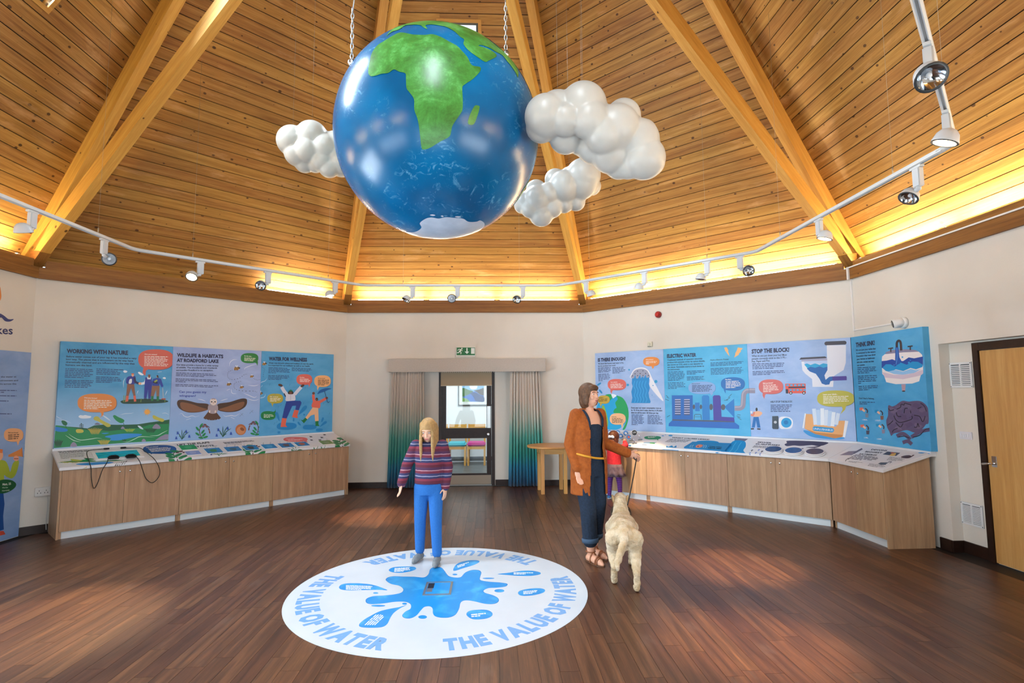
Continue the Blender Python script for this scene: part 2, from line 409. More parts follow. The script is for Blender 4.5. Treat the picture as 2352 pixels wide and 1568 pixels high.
# hip rafters and the shallower chords below them
RW = .115
for i in range(-3, 5):
    c = corner(i); u = c.normalized(); s = Vector((-u.y, u.x, 0)); al = math.radians(22.5)
    hz = lambda r: ZE+(CIR-r)*MS*math.cos(al)
    dv = Vector((-1, 0, 0))
    def member(name, r0, z0, r1, z1, dep):
        d = Vector((r1-r0, 0, z1-z0)); L = d.length; d.normalize(); up = Vector((-d.z, 0, d.x)) if d.x > 0 else Vector((d.z, 0, -d.x))
        R = Matrix(((u.x, s.x, 0), (u.y, s.y, 0), (0, 0, 1))); ex = R @ d; ez = R @ up; ey = ez.cross(ex); o = u*r0+Vector((0, 0, z0))
        MM = Matrix(((ex.x, ey.x, ez.x, o.x), (ex.y, ey.y, ez.y, o.y), (ex.z, ey.z, ez.z, o.z), (0, 0, 0, 1)))
        q = B(); box(q, (0, -RW/2, 0), (L, RW/2, dep), grain=0); mk(name, q, BEAM, ceiling, MM)
    drop = .20*math.sqrt(1+(MS*math.cos(al))**2)
    member('hip_rafter', CIR+.10, hz(CIR+.10)-drop, .12, hz(.12)-drop, .20)
    member('chord_rafter', CIR+.06, 3.145, .12, 3.145+(CIR-.06)*.862, .17)
    q = B(); bo = u*(CIR-.05); sgn = 1
    MM = Matrix(((u.x, s.x, 0, 0), (u.y, s.y, 0, 0), (0, 0, 1, 0), (0, 0, 0, 1)))
    hexa(q, [(CIR-.135, -RW/2-.004, 3.30), (CIR+.02, -RW/2-.004, 3.15), (CIR+.02, RW/2+.004, 3.15), (CIR-.135, RW/2+.004, 3.30), (CIR-.12, -RW/2-.004, 3.32), (CIR+.06, -RW/2-.004, 3.34), (CIR+.06, RW/2+.004, 3.34), (CIR-.12, RW/2+.004, 3.32)], grain=0)
    mk('rafter_foot', q, PLATE, ceiling, MM)
q = B(); lathe(q, [(.16, 6.6), (.16, 9.3)], 8); mk('king_post', q, BEAM, ceiling)

# ------------------------------------------------------------------ cove lights on top of the wall plates
TUBE = emit('#ffe8b8', 170, 'warm_tube_glow')
GL = {0: [(.15, 1.35), (1.4, 2.6), (2.65, 3.95)], 1: [(.12, 1.35), (1.4, 2.65), (2.7, 4.0)], 2: [(.1, 1.35), (1.4, 2.65), (2.7, 4.0)], -1: [(2.75, 3.92)], -2: [(.3, 1.5), (2.9, 3.95)], 3: [(.3, 1.5), (2.5, 3.7)], -3: [(.3, 1.5), (2.5, 3.7)]}
wn = {0: 'back', 1: 'right-hand display', 2: 'store-door', -1: 'left-hand display', -2: 'left', 3: 'front right', -3: 'front left'}
ordn = ['first', 'second', 'third']
for i, L in GL.items():
    for k, (a, b) in enumerate(L):
        t = thing('cove_light', '%s warm strip light from the left along the %s wall timber plate' % (ordn[k] if len(L) > 1 else 'only', wn[i]), 'strip light', wallM(i) @ T(a, .075, 3.145), 'warm strip lights behind the wall plates')
        bm = B(); box(bm, (0, -.02, 0), (b-a, .03, .035)); box(bm, (0, -.025, 0), (.03, .035, .115)); box(bm, (b-a-.03, -.025, 0), (b-a, .035, .115)); mk('batten', bm, WHITE, t)
        bm = B(); tube(bm, [(.03, .005, .095), (b-a-.03, .005, .095)], .017, 8); mk('tube_lamp', bm, TUBE, t)
# ================================================================== GLOBE
GC = Vector((-.03, 0, 3.842)); GR = .8787
def onglobe(x, y, r=GR):
    d = ray(x, y).normalized(); oc = CAM-GC; b = oc.dot(d); q = b*b-(oc.dot(oc)-r*r)
    if q < 0: t = -b; p = CAM+d*t; return GC+(p-GC).normalized()*r
    return CAM+d*(-b-math.sqrt(q))
globe = thing('hanging_globe', 'large painted earth globe with green continents hanging from chains over the floor graphic', 'globe', T(GC))
def ocean():
    m, nt, b = newmat('ocean_paint'); N = NT(nt); p = N.n('ShaderNodeTexCoord').outputs['Object']
    big = N.noise(p, 1.6, 3, .5); c = N.mix(N.ramp(big, [(.35, 0.0), (.65, 1.0)]), '#004f7e', '#0069a0')
    w = N.noise(N.mapping(p, (2.2, 2.2, 3.0), (.4, .5, .3)), 4.5, 9, .72, 1.2)
    wr = N.noise(p, 2.3, 2, .5)
    f = N.math('MULTIPLY', N.ramp(w, [(.55, 0.0), (.72, 1.0)]), N.ramp(wr, [(.42, 0.0), (.62, .75)]))
    c = N.mix(f, c, '#7cc4ec'); N.l(c, b.inputs['Base Color']); b.inputs['Roughness'].default_value = .25; b.inputs['Coat Weight'].default_value = 0; b.inputs['Specular IOR Level'].default_value = .42; b.inputs['Coat Roughness'].default_value = .06
    return m
def landmat(name, c1, c2, c3):
    m, nt, b = newmat(name); N = NT(nt); p = N.n('ShaderNodeTexCoord').outputs['Object']
    f = N.noise(p, 5.5, 9, .75, .3); c = N.ramp(f, [(.32, c1), (.52, c2), (.68, c3)])
    N.l(c, b.inputs['Base Color']); b.inputs['Roughness'].default_value = .3; b.inputs['Specular IOR Level'].default_value = .4; return m
bm = B(); bmesh.ops.create_uvsphere(bm, u_segments=96, v_segments=56, radius=GR); mk('ocean_ball', bm, ocean(), globe, smooth=True)
LAND = landmat('land_paint', '#355c20', '#46893b', '#6bb868'); ICE = noisy('ice_paint', '#a9b8cc', '#c9d4e4', 6, .3, coat=.3)
def gz(pts): return [(620+x/2.502, 20+y/2.502) for x, y in pts]
def patch(name, pts, mat, smooth=True, lift=.0025, world=None):
    """a painted land mass: outline on the ball, filled with small triangles that follow the curvature"""
    W3 = world or [onglobe(x, y) for x, y in gz(pts)]
    W3 = [(p-GC).normalized() for p in W3]
    c = Vector((0, 0, 0))
    for p in W3: c += p
    c.normalize(); a = c.cross(Vector((.3, .1, .95))).normalized(); b = c.cross(a)
    def fl(p):
        k = 1/(1+p.dot(c)); return Vector((p.dot(a)*k, p.dot(b)*k))
    def un(q):
        s = q.x*q.x+q.y*q.y; return (a*2*q.x+b*2*q.y+c*(1-s))/(1+s)
    L = [fl(p) for p in W3]
    if smooth: L = [Vector((v.x, v.y)) for v in crom([Vector((q.x, q.y, 0)) for q in L], True, 4)]
    x0, x1 = min(q.x for q in L), max(q.x for q in L); y0, y1 = min(q.y for q in L), max(q.y for q in L); st = .022
    pts2 = list(L); n = len(L); edges = [(k, (k+1) % n) for k in range(n)]
    x = x0
    while x < x1:
        y = y0
        while y < y1: pts2.append(Vector((x, y))); y += st
        x += st
    v, e, f, *_ = delaunay_2d_cdt(pts2, edges, [list(range(n))], 1, 1e-6)
    bm = B(); vs = [bm.verts.new(un(Vector((q[0], q[1])))*(GR+lift)) for q in v]
    for q in f:
        try: bm.faces.new([vs[k] for k in q])
        except ValueError: pass
    for fc in bm.faces:
        fc.normal_update()
        if fc.normal.dot(fc.calc_center_median()) < 0: fc.normal_flip()
    return mk(name, bm, mat, globe, smooth=True)
patch('africa', [(566, 365), (580, 388), (610, 385), (640, 375), (680, 370), (712, 350), (742, 362), (778, 372), (782, 400), (785, 455), (800, 478), (828, 520), (830, 580), (850, 640), (862, 720), (870, 790), (880, 808), (918, 800), (975, 765), (1030, 735), (1042, 700), (1050, 670), (1090, 610), (1106, 580), (1108, 520), (1105, 455), (1120, 435), (1165, 405), (1200, 370), (1211, 350), (1205, 335), (1160, 325), (1135, 280), (1100, 240), (1075, 215), (1030, 190), (985, 165), (935, 148), (890, 152), (830, 150), (800, 145), (760, 138), (735, 142), (700, 160), (655, 188), (620, 210), (590, 250), (575, 300)], LAND)
patch('madagascar', [(1137, 655), (1150, 667), (1172, 662), (1190, 620), (1204, 570), (1200, 558), (1180, 556), (1165, 575), (1145, 620)], LAND)
patch('europe', [(668, 162), (700, 135), (740, 122), (775, 100), (790, 96), (860, 95), (880, 108), (905, 118), (895, 96), (935, 92), (985, 100), (1010, 105), (1060, 132), (1090, 160), (1115, 178), (1112, 205), (1140, 240), (1180, 270), (1232, 305), (1255, 300), (1296, 280), (1298, 262), (1260, 235), (1200, 215), (1215, 210), (1265, 228), (1300, 250), (1335, 268), (1360, 300), (1385, 330), (1410, 368), (1424, 395), (1420, 345), (1380, 290), (1330, 240), (1270, 190), (1200, 140), (1120, 100), (1040, 76), (950, 66), (860, 70), (780, 88), (720, 110), (685, 138)], LAND)
# masses on the far side of the ball, placed from the same painted earth (axis tilted towards the door)
AX = (onglobe(*gz([(905, 340)])[0])-GC).normalized(); 
def ll(pts):
    # local frame: the point of Africa facing us is lat 5N lon 20E; north is up
    e = Vector((0, 0, 1)).cross(AX).normalized(); n = AX.cross(e); o = []
    for lat, lon in pts:
        la, lo = math.radians(lat), math.radians(lon-20); v = AX*(math.cos(la)*math.cos(lo))+e*(math.cos(la)*math.sin(lo))+n*(math.sin(la)-.06); o.append(GC+v.normalized()*GR)
    return o
patch('asia', [], LAND, world=ll([(28, 82), (22, 88), (16, 96), (2, 103), (10, 108), (22, 112), (34, 122), (45, 135), (58, 150), (66, 175), (72, 140), (74, 105), (70, 80), (60, 66), (45, 62), (35, 68)]))
patch('australia', [], LAND, world=ll([(-14, 127), (-12, 136), (-18, 142), (-12, 143), (-25, 153), (-38, 147), (-34, 136), (-33, 116), (-22, 114)]))
patch('south_america', [], LAND, world=ll([(10, -104), (4, -82), (-6, -66), (-22, -72), (-38, -88), (-53, -99), (-36, -103), (-18, -101), (-4, -111)]))
patch('north_america', [], LAND, world=ll([(66, -165), (70, -130), (72, -85), (58, -64), (45, -62), (30, -81), (26, -98), (16, -92), (22, -106), (34, -120), (50, -126), (60, -148)]))
patch('antarctica', [(780, 1282), (830, 1282), (870, 1258), (862, 1230), (895, 1205), (930, 1198), (970, 1204), (1010, 1196), (1060, 1200), (1110, 1205), (1140, 1222), (1185, 1222), (1210, 1215), (1232, 1232), (1225, 1255), (1180, 1290), (1100, 1315), (1000, 1326), (900, 1322), (830, 1308)], ICE)
for k, (x, y, r) in enumerate(((935, 1184, 16), (990, 1190, 8), (1080, 1194, 18))): patch('ice_floe', [(x-r, y), (x, y-4), (x+r, y+1), (x+3, y+5)], ICE)
# chains with shackles up to the roof
def chain(x, y):
    p = onglobe(x, y); d = (p-GC).normalized(); base = p-GC; topz = 7.6
    q = B(); z = base.z-.01; k = 0
    bmesh.ops.create_uvsphere(q, u_segments=12, v_segments=8, radius=.03, matrix=T(base))
    while z < base.z+.42:                                            # open links
        L = .045; c = Vector((base.x, base.y, z+L*.5)); pts = []
        for j in range(10):
            a = 2*math.pi*j/10; off = Vector((math.cos(a)*.011, 0, math.sin(a)*L*.62)) if k % 2 else Vector((0, math.cos(a)*.011, math.sin(a)*L*.62)); pts.append(c+off)
        tube(q, pts, .0045, 5, closed=True); z += L*.95; k += 1
    tube(q, [(base.x, base.y, z-.02), (base.x*.6, base.y*.6, topz-GC.z)], .004, 6)
    mk('hanging_chain', q, STEEL, globe)
chain(765, 108); chain(1165, 120); 
def wire(parent, p, q, r=.0018): bm = B(); tube(bm, [p, q], r, 5); return mk('suspension_wire', bm, flat('#8c8478', .4, .6, name='wire'), parent)

# ------------------------------------------------------------------ clouds: lumpy white castings
CLOUD = noisy('cloud_plaster', '#b0aea8', '#bebcb6', 3, .38, .10, 25)
def roofz(x, y):
    return ZE+MS*(INR-max(x*math.cos(k*math.pi/4)+y*math.sin(k*math.pi/4) for k in range(8)))
def remeshed(bm, voxel, smooth_it=6, fac=.5):
    me = bpy.data.meshes.new('tmp'); bm.to_mesh(me); bm.free(); o = bpy.data.objects.new('tmp', me); COL.objects.link(o)
    r = o.modifiers.new('r', 'REMESH'); r.mode = 'VOXEL'; r.voxel_size = voxel
    if smooth_it: s = o.modifiers.new('s', 'SMOOTH'); s.iterations = smooth_it; s.factor = fac
    dg = bpy.context.evaluated_depsgraph_get(); dg.update(); out = bpy.data.meshes.new_from_object(o.evaluated_get(dg)); bpy.data.objects.remove(o); bpy.data.meshes.remove(me)
    for p in out.polygons: p.use_smooth = True
    return out
def cloud(label, depth, blobs, sc=2.502, ox=620, oy=20):
    """blobs: zoom px x, y, radius, extra depth in m; depth along the view so that it hangs clear of the ball"""
    bm = B(); pos = []
    for (x, y, r, dd) in blobs:
        d = ray(ox+x/sc, oy+y/sc); p = CAM+d*(depth+dd); R = 1.06*r/sc/FPX*(depth+dd); pos.append((p, R))
    c = sum((p for p, R in pos), Vector())/len(pos)
    for p, R in pos: bmesh.ops.create_icosphere(bm, subdivisions=4, radius=R, matrix=T(p-c))
    me = remeshed(bm, .013, 2); me.materials.append(CLOUD)
    t = thing('hanging_cloud', label, 'cloud', T(c)); o = bpy.data.objects.new('cloud_body', me); link(o, t)
    hi = sorted(pos, key=lambda q: -q[0].z)[:3]
    for p, R in hi[:2]: a = p-c+Vector((0, 0, R*.7)); wire(t, a, Vector((a.x, a.y, roofz(p.x, p.y)-c.z+.01)), .001)
    return t
cloud('large white lumpy cloud hanging right of the globe', 4.25, [(1590, 620, 120, 0), (1655, 600, 120, .05), (1800, 560, 128, 0), (1840, 640, 105, -.06), (1990, 690, 130, 0), (2030, 620, 95, .08), (2110, 760, 120, .05), (2150, 860, 115, .05), (2185, 880, 80, .1), (1700, 740, 90, .12), (1860, 790, 95, .14), (1960, 830, 110, .1), (2010, 890, 85, .15), (1560, 680, 85, .05), (1700, 640, 90, -.05), (1925, 720, 110, -.03), (2060, 900, 75, .1), (2140, 720, 80, .05), (1790, 770, 70, .16)])
cloud('small white lumpy cloud hanging right of the globe below the large cloud', 6.0, [(1800, 960, 95, 0), (1790, 1000, 90, .02), (1850, 1020, 50, .1), (1690, 1020, 85, 0), (1640, 980, 58, .08), (1720, 960, 50, .05), (1540, 1090, 75, 0), (1530, 1040, 55, .05), (1470, 1110, 58, .05), (1560, 1180, 68, .06), (1500, 1140, 60, .03), (1760, 1110, 50, .1), (1690, 1120, 52, .08), (1620, 1140, 60, .05), (1600, 1060, 60, -.02), (1450, 1130, 45, .08)])
cloud('white lumpy cloud hanging behind the left side of the globe', 6.1, [(130, 760, 84, 0), (240, 735, 86, 0), (160, 830, 72, 0), (215, 810, 66, -.06), (310, 800, 78, 0), (300, 870, 62, 0), (200, 885, 55, .05), (340, 910, 58, .03), (380, 800, 90, .1), (410, 870, 90, .1), (260, 890, 50, .06), (460, 820, 100, .2)])

# ================================================================== LIGHTING TRACK
TK, TZ = .694, 3.2
TV = [corner(i)*TK+Vector((0, 0, TZ)) for i in range(8)]
TV[3] = onz(2192, 328, TZ); TV[4] = TV[3]+(onz(2105, 0, TZ)-TV[3]).normalized()*2.8
track = thing('lighting_track', 'white eight-sided lighting track hung on thin wires below the timber ceiling', 'light track', T(0, 0, TZ))
TRW = flat('#c9ccce', .35, name='track_enamel')
for i in range(8):
    a, b = TV[i]-Vector((0, 0, TZ)), TV[(i+1) % 8]-Vector((0, 0, TZ)); u = (b-a).normalized(); L = (b-a).length
    ey = Vector((-u.y, u.x, 0)); MM = Matrix(((u.x, ey.x, 0, a.x), (u.y, ey.y, 0, a.y), (0, 0, 1, 0), (0, 0, 0, 1)))
    q = B(); pts = []
    prof = [(-.019, -.012), (-.011, -.018), (-.006, -.018), (-.006, -.006), (.006, -.006), (.006, -.018), (.011, -.018), (.019, -.012), (.019, .012), (.010, .018), (-.010, .018), (-.019, .012)]
    r0 = [q.verts.new((.09, y, z)) for y, z in prof]; r1 = [q.verts.new((L-.09, y, z)) for y, z in prof]
    for k in range(len(prof)): q.faces.new((r0[k], r0[(k+1) % 12], r1[(k+1) % 12], r1[k]))
    mk('track_bar', q, TRW, track, MM)
    q = B(); j0 = TV[(i+1) % 8]-Vector((0, 0, TZ)); c = TV[(i+2) % 8]-Vector((0, 0, TZ)); u2 = (c-j0).normalized()
    tube(q, [j0-u*.13, j0-u*.06, j0-u*.02+u2*.02-Vector((0, 0, 0)), j0+u2*.06, j0+u2*.13], .0205, 10); mk('corner_joint', q, TRW, track)
    for f in (.2, .8):
        p = a+u*L*f; q = B(); zt = roofz(p.x, p.y)-TZ-.005; tube(q, [p+Vector((0, 0, .015)), p+Vector((0, 0, .07))], .006, 6); tube(q, [p+Vector((0, 0, .07)), (p.x, p.y, zt)], .0014, 4)
        mk('suspension_wire', q, flat('#a79a86', .4, .5, name='wire_bright'), track)
LAMP_ON = emit('#ffd9a0', 14, 'lamp_glow'); REFL = flat('#cfd3d8', .12, 1, name='lamp_reflector'); RIM = flat('#3a3c3e', .4, name='lamp_rim')
def spot(px, py, wallside, aim, on, label, flip=1):
    """px,py = where its box hangs on the track in the photo; aim = point in the room its lamp faces"""
    A, Bv = TV[wallside % 8], TV[(wallside+1) % 8]; u = (Bv-A).normalized(); n = Vector((-u.y, u.x, 0))
    p = onz(px, py, TZ) if wallside == 3 else onplane(px, py, A, n); s = max(.18, min((Bv-A).length-.18, (p-A).dot(u))); P = A+u*s
    MM = Matrix(((u.x, n.x, 0, P.x), (u.y, n.y, 0, P.y), (0, 0, 1, P.z-.0215), (0, 0, 0, 1)))
    t = thing('track_spotlight', label, 'spotlight', MM, 'white spotlights on the lighting track')
    q = B(); box(q, (-.055, -.016, -.016), (.045, .016, 0)); mk('track_adapter', q, TRW, t)
    q = B(); box(q, (-.034, -.02, -.15), (.034, .02, -.014), bev=.006); mk('transformer_box', q, TRW, t)
    q = B(); tube(q, [(0, 0, -.135), (0, 0, -.16), (flip*.045, 0, -.168)], .017, 10); mk('swivel_arm', q, TRW, t)
    c = Vector((flip*.085, 0, -.178)); d = (MM.inverted() @ Vector(aim)-c).normalized()
    H = T(c) @ (-d).to_track_quat('Z', 'Y').to_matrix().to_4x4() @ Matrix.Scale(.95, 4)      # lamp looks along local -Z
    h = B(); lathe(h, [(.018, .052), (.040, .042), (.058, .018), (.066, -.012), (.069, -.020), (.069, -.030)], 22, H, capt=False); hd = mk('lamp_head', h, TRW, t)
    h = B(); lathe(h, [(.069, -.030), (.0705, -.033), (.058, -.033)], 22, H, capb=False, capt=False); mk('lamp_rim', h, RIM, hd)
    h = B(); lathe(h, [(.058, -.031), (.045, -.010), (.018, .010)], 22, H, capb=False); mk('reflector', h, LAMP_ON if on else REFL, hd)
    h = B(); bmesh.ops.create_icosphere(h, subdivisions=2, radius=.014, matrix=H @ T(0, 0, -.004)); mk('bulb', h, LAMP_ON if on else flat('#e8e8e8', .1), hd)
    if on:
        l = bpy.data.lights.new('spot_beam', 'SPOT'); l.energy = 950; l.color = (1, .68, .38); l.spot_size = math.radians(26); l.spot_blend = .9; l.shadow_soft_size = .05
        lo = bpy.data.objects.new('spot_beam', l); link(lo, t); lo.matrix_local = H @ T(0, 0, -.05)
    return t
SP = [  # px, py, track side, aim, lit, label
 (75, 490, -2, (-3.6, 1.2, 0), 0, 'spotlight at the far left edge of the view in front of the left rafter foot', -1),
 (240, 552, -2, (-.5, -3.5, 1.4), 0, 'spotlight with dark lens just left of the first bend of the track', 1),
 (461, 603, -1, (-2.7, -.4, 0), 1, 'lit spotlight on the left of the track above the title panel about nature', -1),
 (616, 630, -1, (-2, -1, .5), 0, 'unlit spotlight in the middle of the left-hand track side, glow beginning behind it', -1),
 (770, 652, -1, (-1.05, 2.83, 0), 1, 'lit spotlight beside the back left rafter', -1),
 (948, 658, 0, (-2.2, 2.6, .4), 0, 'spotlight left of the three on the track side along the back wall', -1),
 (1051, 658, 0, (.0, -4.0, 2.4), 0, 'spotlight with its round face towards us in the middle of the back track side', -1),
 (1201, 658, 0, (-.6, 0, 0), 0, 'spotlight right of the three on the track side along the back wall', -1),
 (1346, 645, 1, (2.7, 3.45, 0), 1, 'lit spotlight beside the back right rafter', 1),
 (1480, 624, 1, (2.3, 3.6, 0), 0, 'spotlight above the right-hand wall near the red alarm', -1),
 (1624, 602, 1, (2.6, 2.2, 0), 0, 'spotlight on the right-hand track side left of the bend', -1),
 (1745, 575, 1, (2.6, -2.0, 1.0), 0, 'spotlight close to the right bend of the track', 1),
 (1881, 508, 2, (2.68, .5, 0), 1, 'lit spotlight in front of the big right rafter', 1),
 (2108, 400, 2, (1.6, -1.2, .4), 0, 'spotlight with domed back hanging left of its box on the right track side', -1),
 (2172, 250, 3, (2.1, -1.06, 0), 1, 'lit spotlight at the sharp right corner of the track', 1),
 (2131, 95, 3, (1.9, -4.2, 1.0), 0, 'large near spotlight with mirror lens at the top right of the view', 1)]
for a in SP: spot(*a)
# ================================================================== PRINTED ART (flat print laid on real boards)
GLY = {}
def glyphs(s, bold=.0):
    k = (s, bold)
    if k not in GLY:
        c = bpy.data.curves.new('txt', 'FONT'); c.body = s; c.size = 1; c.resolution_u = 2; c.offset = bold; c.fill_mode = 'BOTH'; c.extrude = 0
        o = bpy.data.objects.new('txt', c); me = o.to_mesh(); vs = [v.co.copy() for v in me.vertices]; fs = [tuple(p.vertices) for p in me.polygons]
        o.to_mesh_clear(); bpy.data.objects.remove(o); bpy.data.curves.remove(c)
        x0 = min(v.x for v in vs); x1 = max(v.x for v in vs); GLY[k] = ([(v.x-x0, v.y) for v in vs], fs, x1-x0)
    return GLY[k]
class Art:
    """draws in pixels of an enlarged photo crop and lays the result on the plane (p0, n) of a real surface"""
    def __init__(s, M, p0, n, ox=0, oy=0, sc=1.0, lift=.0005, step=.00003):
        s.Mi = M.inverted(); s.p0 = p0; s.n = n.normalized(); s.ox, s.oy, s.sc = ox, oy, sc; s.main = s.bm = B(); s.txt = B(); s.bubs = []; s.mats = []; s.k = lift; s.step = step
    def zoom(s, ox, oy, sc): s.ox, s.oy, s.sc = ox, oy, sc; return s
    wrap = None
    def P(s, x, y):
        p = onplane(s.ox+x/s.sc, s.oy+y/s.sc, s.p0, s.n)
        if s.wrap: return s.Mi @ s.wrap(p, s.k)
        return s.Mi @ (p+s.n*s.k)
    def mi(s, col, rough=.45):
        m = flat(col, rough) if isinstance(col, str) else col
        if m not in s.mats: s.mats.append(m)
        s.k += s.step; return s.mats.index(m)
    def poly(s, col, pts, smooth=True, holes=()):
        m = s.mi(col); q = [(v.x, v.y) for v in crom([Vector((x, y, 0)) for x, y in pts], True, 4)] if smooth else pts
        poly3(s.bm, [[s.P(*p) for p in q]]+[[s.P(*p) for p in h] for h in holes], m)
    def ell(s, col, x, y, rx, ry, rot=0, n=28):
        c, d = math.cos(rot), math.sin(rot); s.poly(col, [(x+rx*math.cos(a)*c-ry*math.sin(a)*d, y+rx*math.cos(a)*d+ry*math.sin(a)*c) for a in (2*math.pi*j/n for j in range(n))], False)
    def line(s, col, pts, w, smooth=True, taper=False, closed=False):
        m = s.mi(col); q = crom([Vector((x, y, 0)) for x, y in pts], closed, 5) if smooth else [Vector((x, y, 0)) for x, y in pts]
        if closed: q.append(q[0])
        n = len(q); L = []; R = []
        for k in range(n):
            t = (q[min(k+1, n-1)]-q[max(k-1, 0)]); t = t.normalized() if t.length > 1e-6 else Vector((1, 0, 0)); ww = w/2*(1 if not taper else max(.12, math.sin(math.pi*(k+.3)/(n-.4)))); o = Vector((-t.y, t.x, 0))*ww
            L.append(s.bm.verts.new(s.P(q[k].x+o.x, q[k].y+o.y))); R.append(s.bm.verts.new(s.P(q[k].x-o.x, q[k].y-o.y)))
        for k in range(n-1): f = s.bm.faces.new((L[k], L[k+1], R[k+1], R[k])); f.material_index = m
    def text(s, col, txt, x0, y0, x1, y1, h, up=(0, -1), bold=.0):
        m = s.mi(col); vs, fs, w = glyphs(txt, bold); kx = 1/w; ky = h/.73
        V = [s.txt.verts.new(s.P(x0+(x1-x0)*x*kx+up[0]*ky*y, y0+(y1-y0)*x*kx+up[1]*ky*y)) for x, y in vs]
        for f in fs:
            try: s.txt.faces.new([V[k] for k in f]).material_index = m
            except ValueError: pass
    def para(s, col, x0, y0, x1, y1, n, dx, dy, fr=None, h=.42, seed=1):
        """n lines too small to read: word-length strokes from (x0,y0) to (x1,y1), next line at +(dx,dy)"""
        m = s.mi(col); g = random.Random(seed+int(x0)); L = math.hypot(x1-x0, y1-y0); up = (-dx*h, -dy*h); ch = math.hypot(dx, dy)*.5
        for k in range(n):
            f = (fr[k] if fr else (.82+.18*g.random() if k < n-1 else .55)); t = 0
            if f <= 0: continue
            while t < f:
                w = ch*g.choice((2, 3, 3, 4, 5, 6, 7))/L; e = min(t+w, f)
                a = (x0+dx*k+(x1-x0)*t, y0+dy*k+(y1-y0)*t); b = (x0+dx*k+(x1-x0)*e, y0+dy*k+(y1-y0)*e)
                v = [s.txt.verts.new(s.P(*p)) for p in (a, b, (b[0]+up[0], b[1]+up[1]), (a[0]+up[0], a[1]+up[1]))]; s.txt.faces.new(v).material_index = m
                t = e+ch*.75/L
    def bubble(s, col, x, y, rx, ry, tail, shade='#2d3c66'):
        pts = []
        for j in range(40):
            a = 2*math.pi*j/40; c, d = math.cos(a), math.sin(a); e = .78
            pts.append((x+rx*math.copysign(abs(c)**e, c), y+ry*math.copysign(abs(d)**e, d)))
        s.bm = B()
        if shade: s.poly(shade, [(p+rx*.02, q+ry*.03) for p, q in pts], False)
        s.poly(col, tail, False); s.poly(col, pts, False); s.bubs.append(s.bm); s.bm = s.main
    def done(s, name, parent, kind=None):
        o = mk(name, s.main, s.mats, parent)
        for b in s.bubs: mk('speech_bubble', b, s.mats, parent)
        if len(s.txt.faces): mk('lettering', s.txt, s.mats, parent or o)
        else: s.txt.free()
        return o
def boardbg(name, c1, c2, c3=None):
    m, nt, b = newmat(name); N = NT(nt); p = N.n('ShaderNodeTexCoord').outputs['Object']
    f = N.noise(N.mapping(p, (1.2, 1, 2.2), (0, .5, 0)), 2.2, 5, .6, .4); c = N.mix(N.ramp(f, [(.35, 0.0), (.7, 1.0)]), c1, c2)
    if c3:   # printed sky that pales towards the horizon
        g = N.n('ShaderNodeTexCoord').outputs['Generated']; sp = N.n('ShaderNodeSeparateXYZ'); N.l(g, sp.inputs[0]); c = N.mix(N.ramp(sp.outputs[2], [(.12, 1.0), (.6, 0.0)]), c, c3)
    N.l(c, b.inputs['Base Color']); b.inputs['Roughness'].default_value = .5; return m
NAVY = '#171a44'; SALMON = '#df6a5e'; ORNG = '#e58a3a'; CREAM = '#f2b47c'; GRN = '#0c7d42'; OLIVE = '#c3b23a'; TXW = '#f6efe6'; WATER = '#1291d8'; DEEP = '#0b56a8'; BRN = '#6b4433'; SKIN = '#f0b48e'
PD = .07
def panel(i, t0, t1, z0, z1, mat, label, d=PD, side=None):
    M = wallM(i) @ T(t0, 0, z0); t = thing('display_board', label, 'display board', M)
    bm = B(); box(bm, (0, -d, 0), (t1-t0, -.001, z1-z0)); mk('backing_board', bm, mat, t)
    n = wallM(i).to_3x3() @ Vector((0, -1, 0)); A_ = Art(M, wp(i, t0, d, 0), n); Mi_ = M.inverted(); w_, h_ = t1-t0-.0005, z1-z0-.0005
    def wrap(p, k): q = Mi_ @ p; return M @ Vector((min(max(q.x, .0005), w_), -d-k, min(max(q.z, .0005), h_)))     # ink ends at the board's edge
    A_.wrap = wrap; return t, A_
SKYB = boardbg('print_sky_blue', '#3b93c8', '#55a8d8', '#a9cdf0'); LAVB = boardbg('print_lavender', '#93a6d8', '#a9bde6', '#8fb6e6'); BLUB = boardbg('print_blue', '#4399cf', '#5aabdb'); PALB = boardbg('print_pale_blue', '#93b4e4', '#abc6ee'); CYAB = boardbg('print_cyan', '#43abdc', '#5cbcea'); SNKB = boardbg('print_sink_blue', '#3b9cd6', '#55b0e2')
PZ0, PZ1 = .975, 2.265
def bub_txt(a, col, head, hx0, hy0, hx1, hy1, h, px0, py0, px1, py1, n, dx, dy, fr=None):
    a.text(col, head, hx0, hy0, hx1, hy1, h, bold=.025); a.para(col, px0, py0, px1, py1, n, dx, dy, fr)

# ---- 1 working with nature
t, a = panel(-1, .258, 1.464, PZ0, PZ1, SKYB, 'sky blue display board about nature with three farmers shaking hands over green fields'); a.zoom(120, 770, 5.807)
a.text(NAVY, 'WORKING WITH NATURE', 193, 232, 1012, 258, 54, bold=.05)
for k, (s_, x1, y1) in enumerate((('Before water comes out of your tap it has travelled a very', 1125, 318), ('long way. The places that it encounters on its way have', 1080, 352), ('dramatically changed and are influenced by the way that', 1100, 390), ('humans use the land.', 530, 414))):
    a.text(NAVY, s_, 188-3*k, 288+37.5*k+2, x1, y1-2, 22, bold=.03)
a.para('#2a3a70', 175, 449, 555, 462, 6, -2, 22, [.95, 1, .85, .98, .9, .66]); a.para('#2a3a70', 168, 604, 550, 612, 5, -1, 22, [1, 1, .9, .95, .82]); a.para('#2a3a70', 588, 452, 946, 464, 4, -1, 22, [1, .82, .9, .88]); a.para('#2a3a70', 583, 560, 925, 568, 4, -1, 22, [.9, .95, 1, .62])
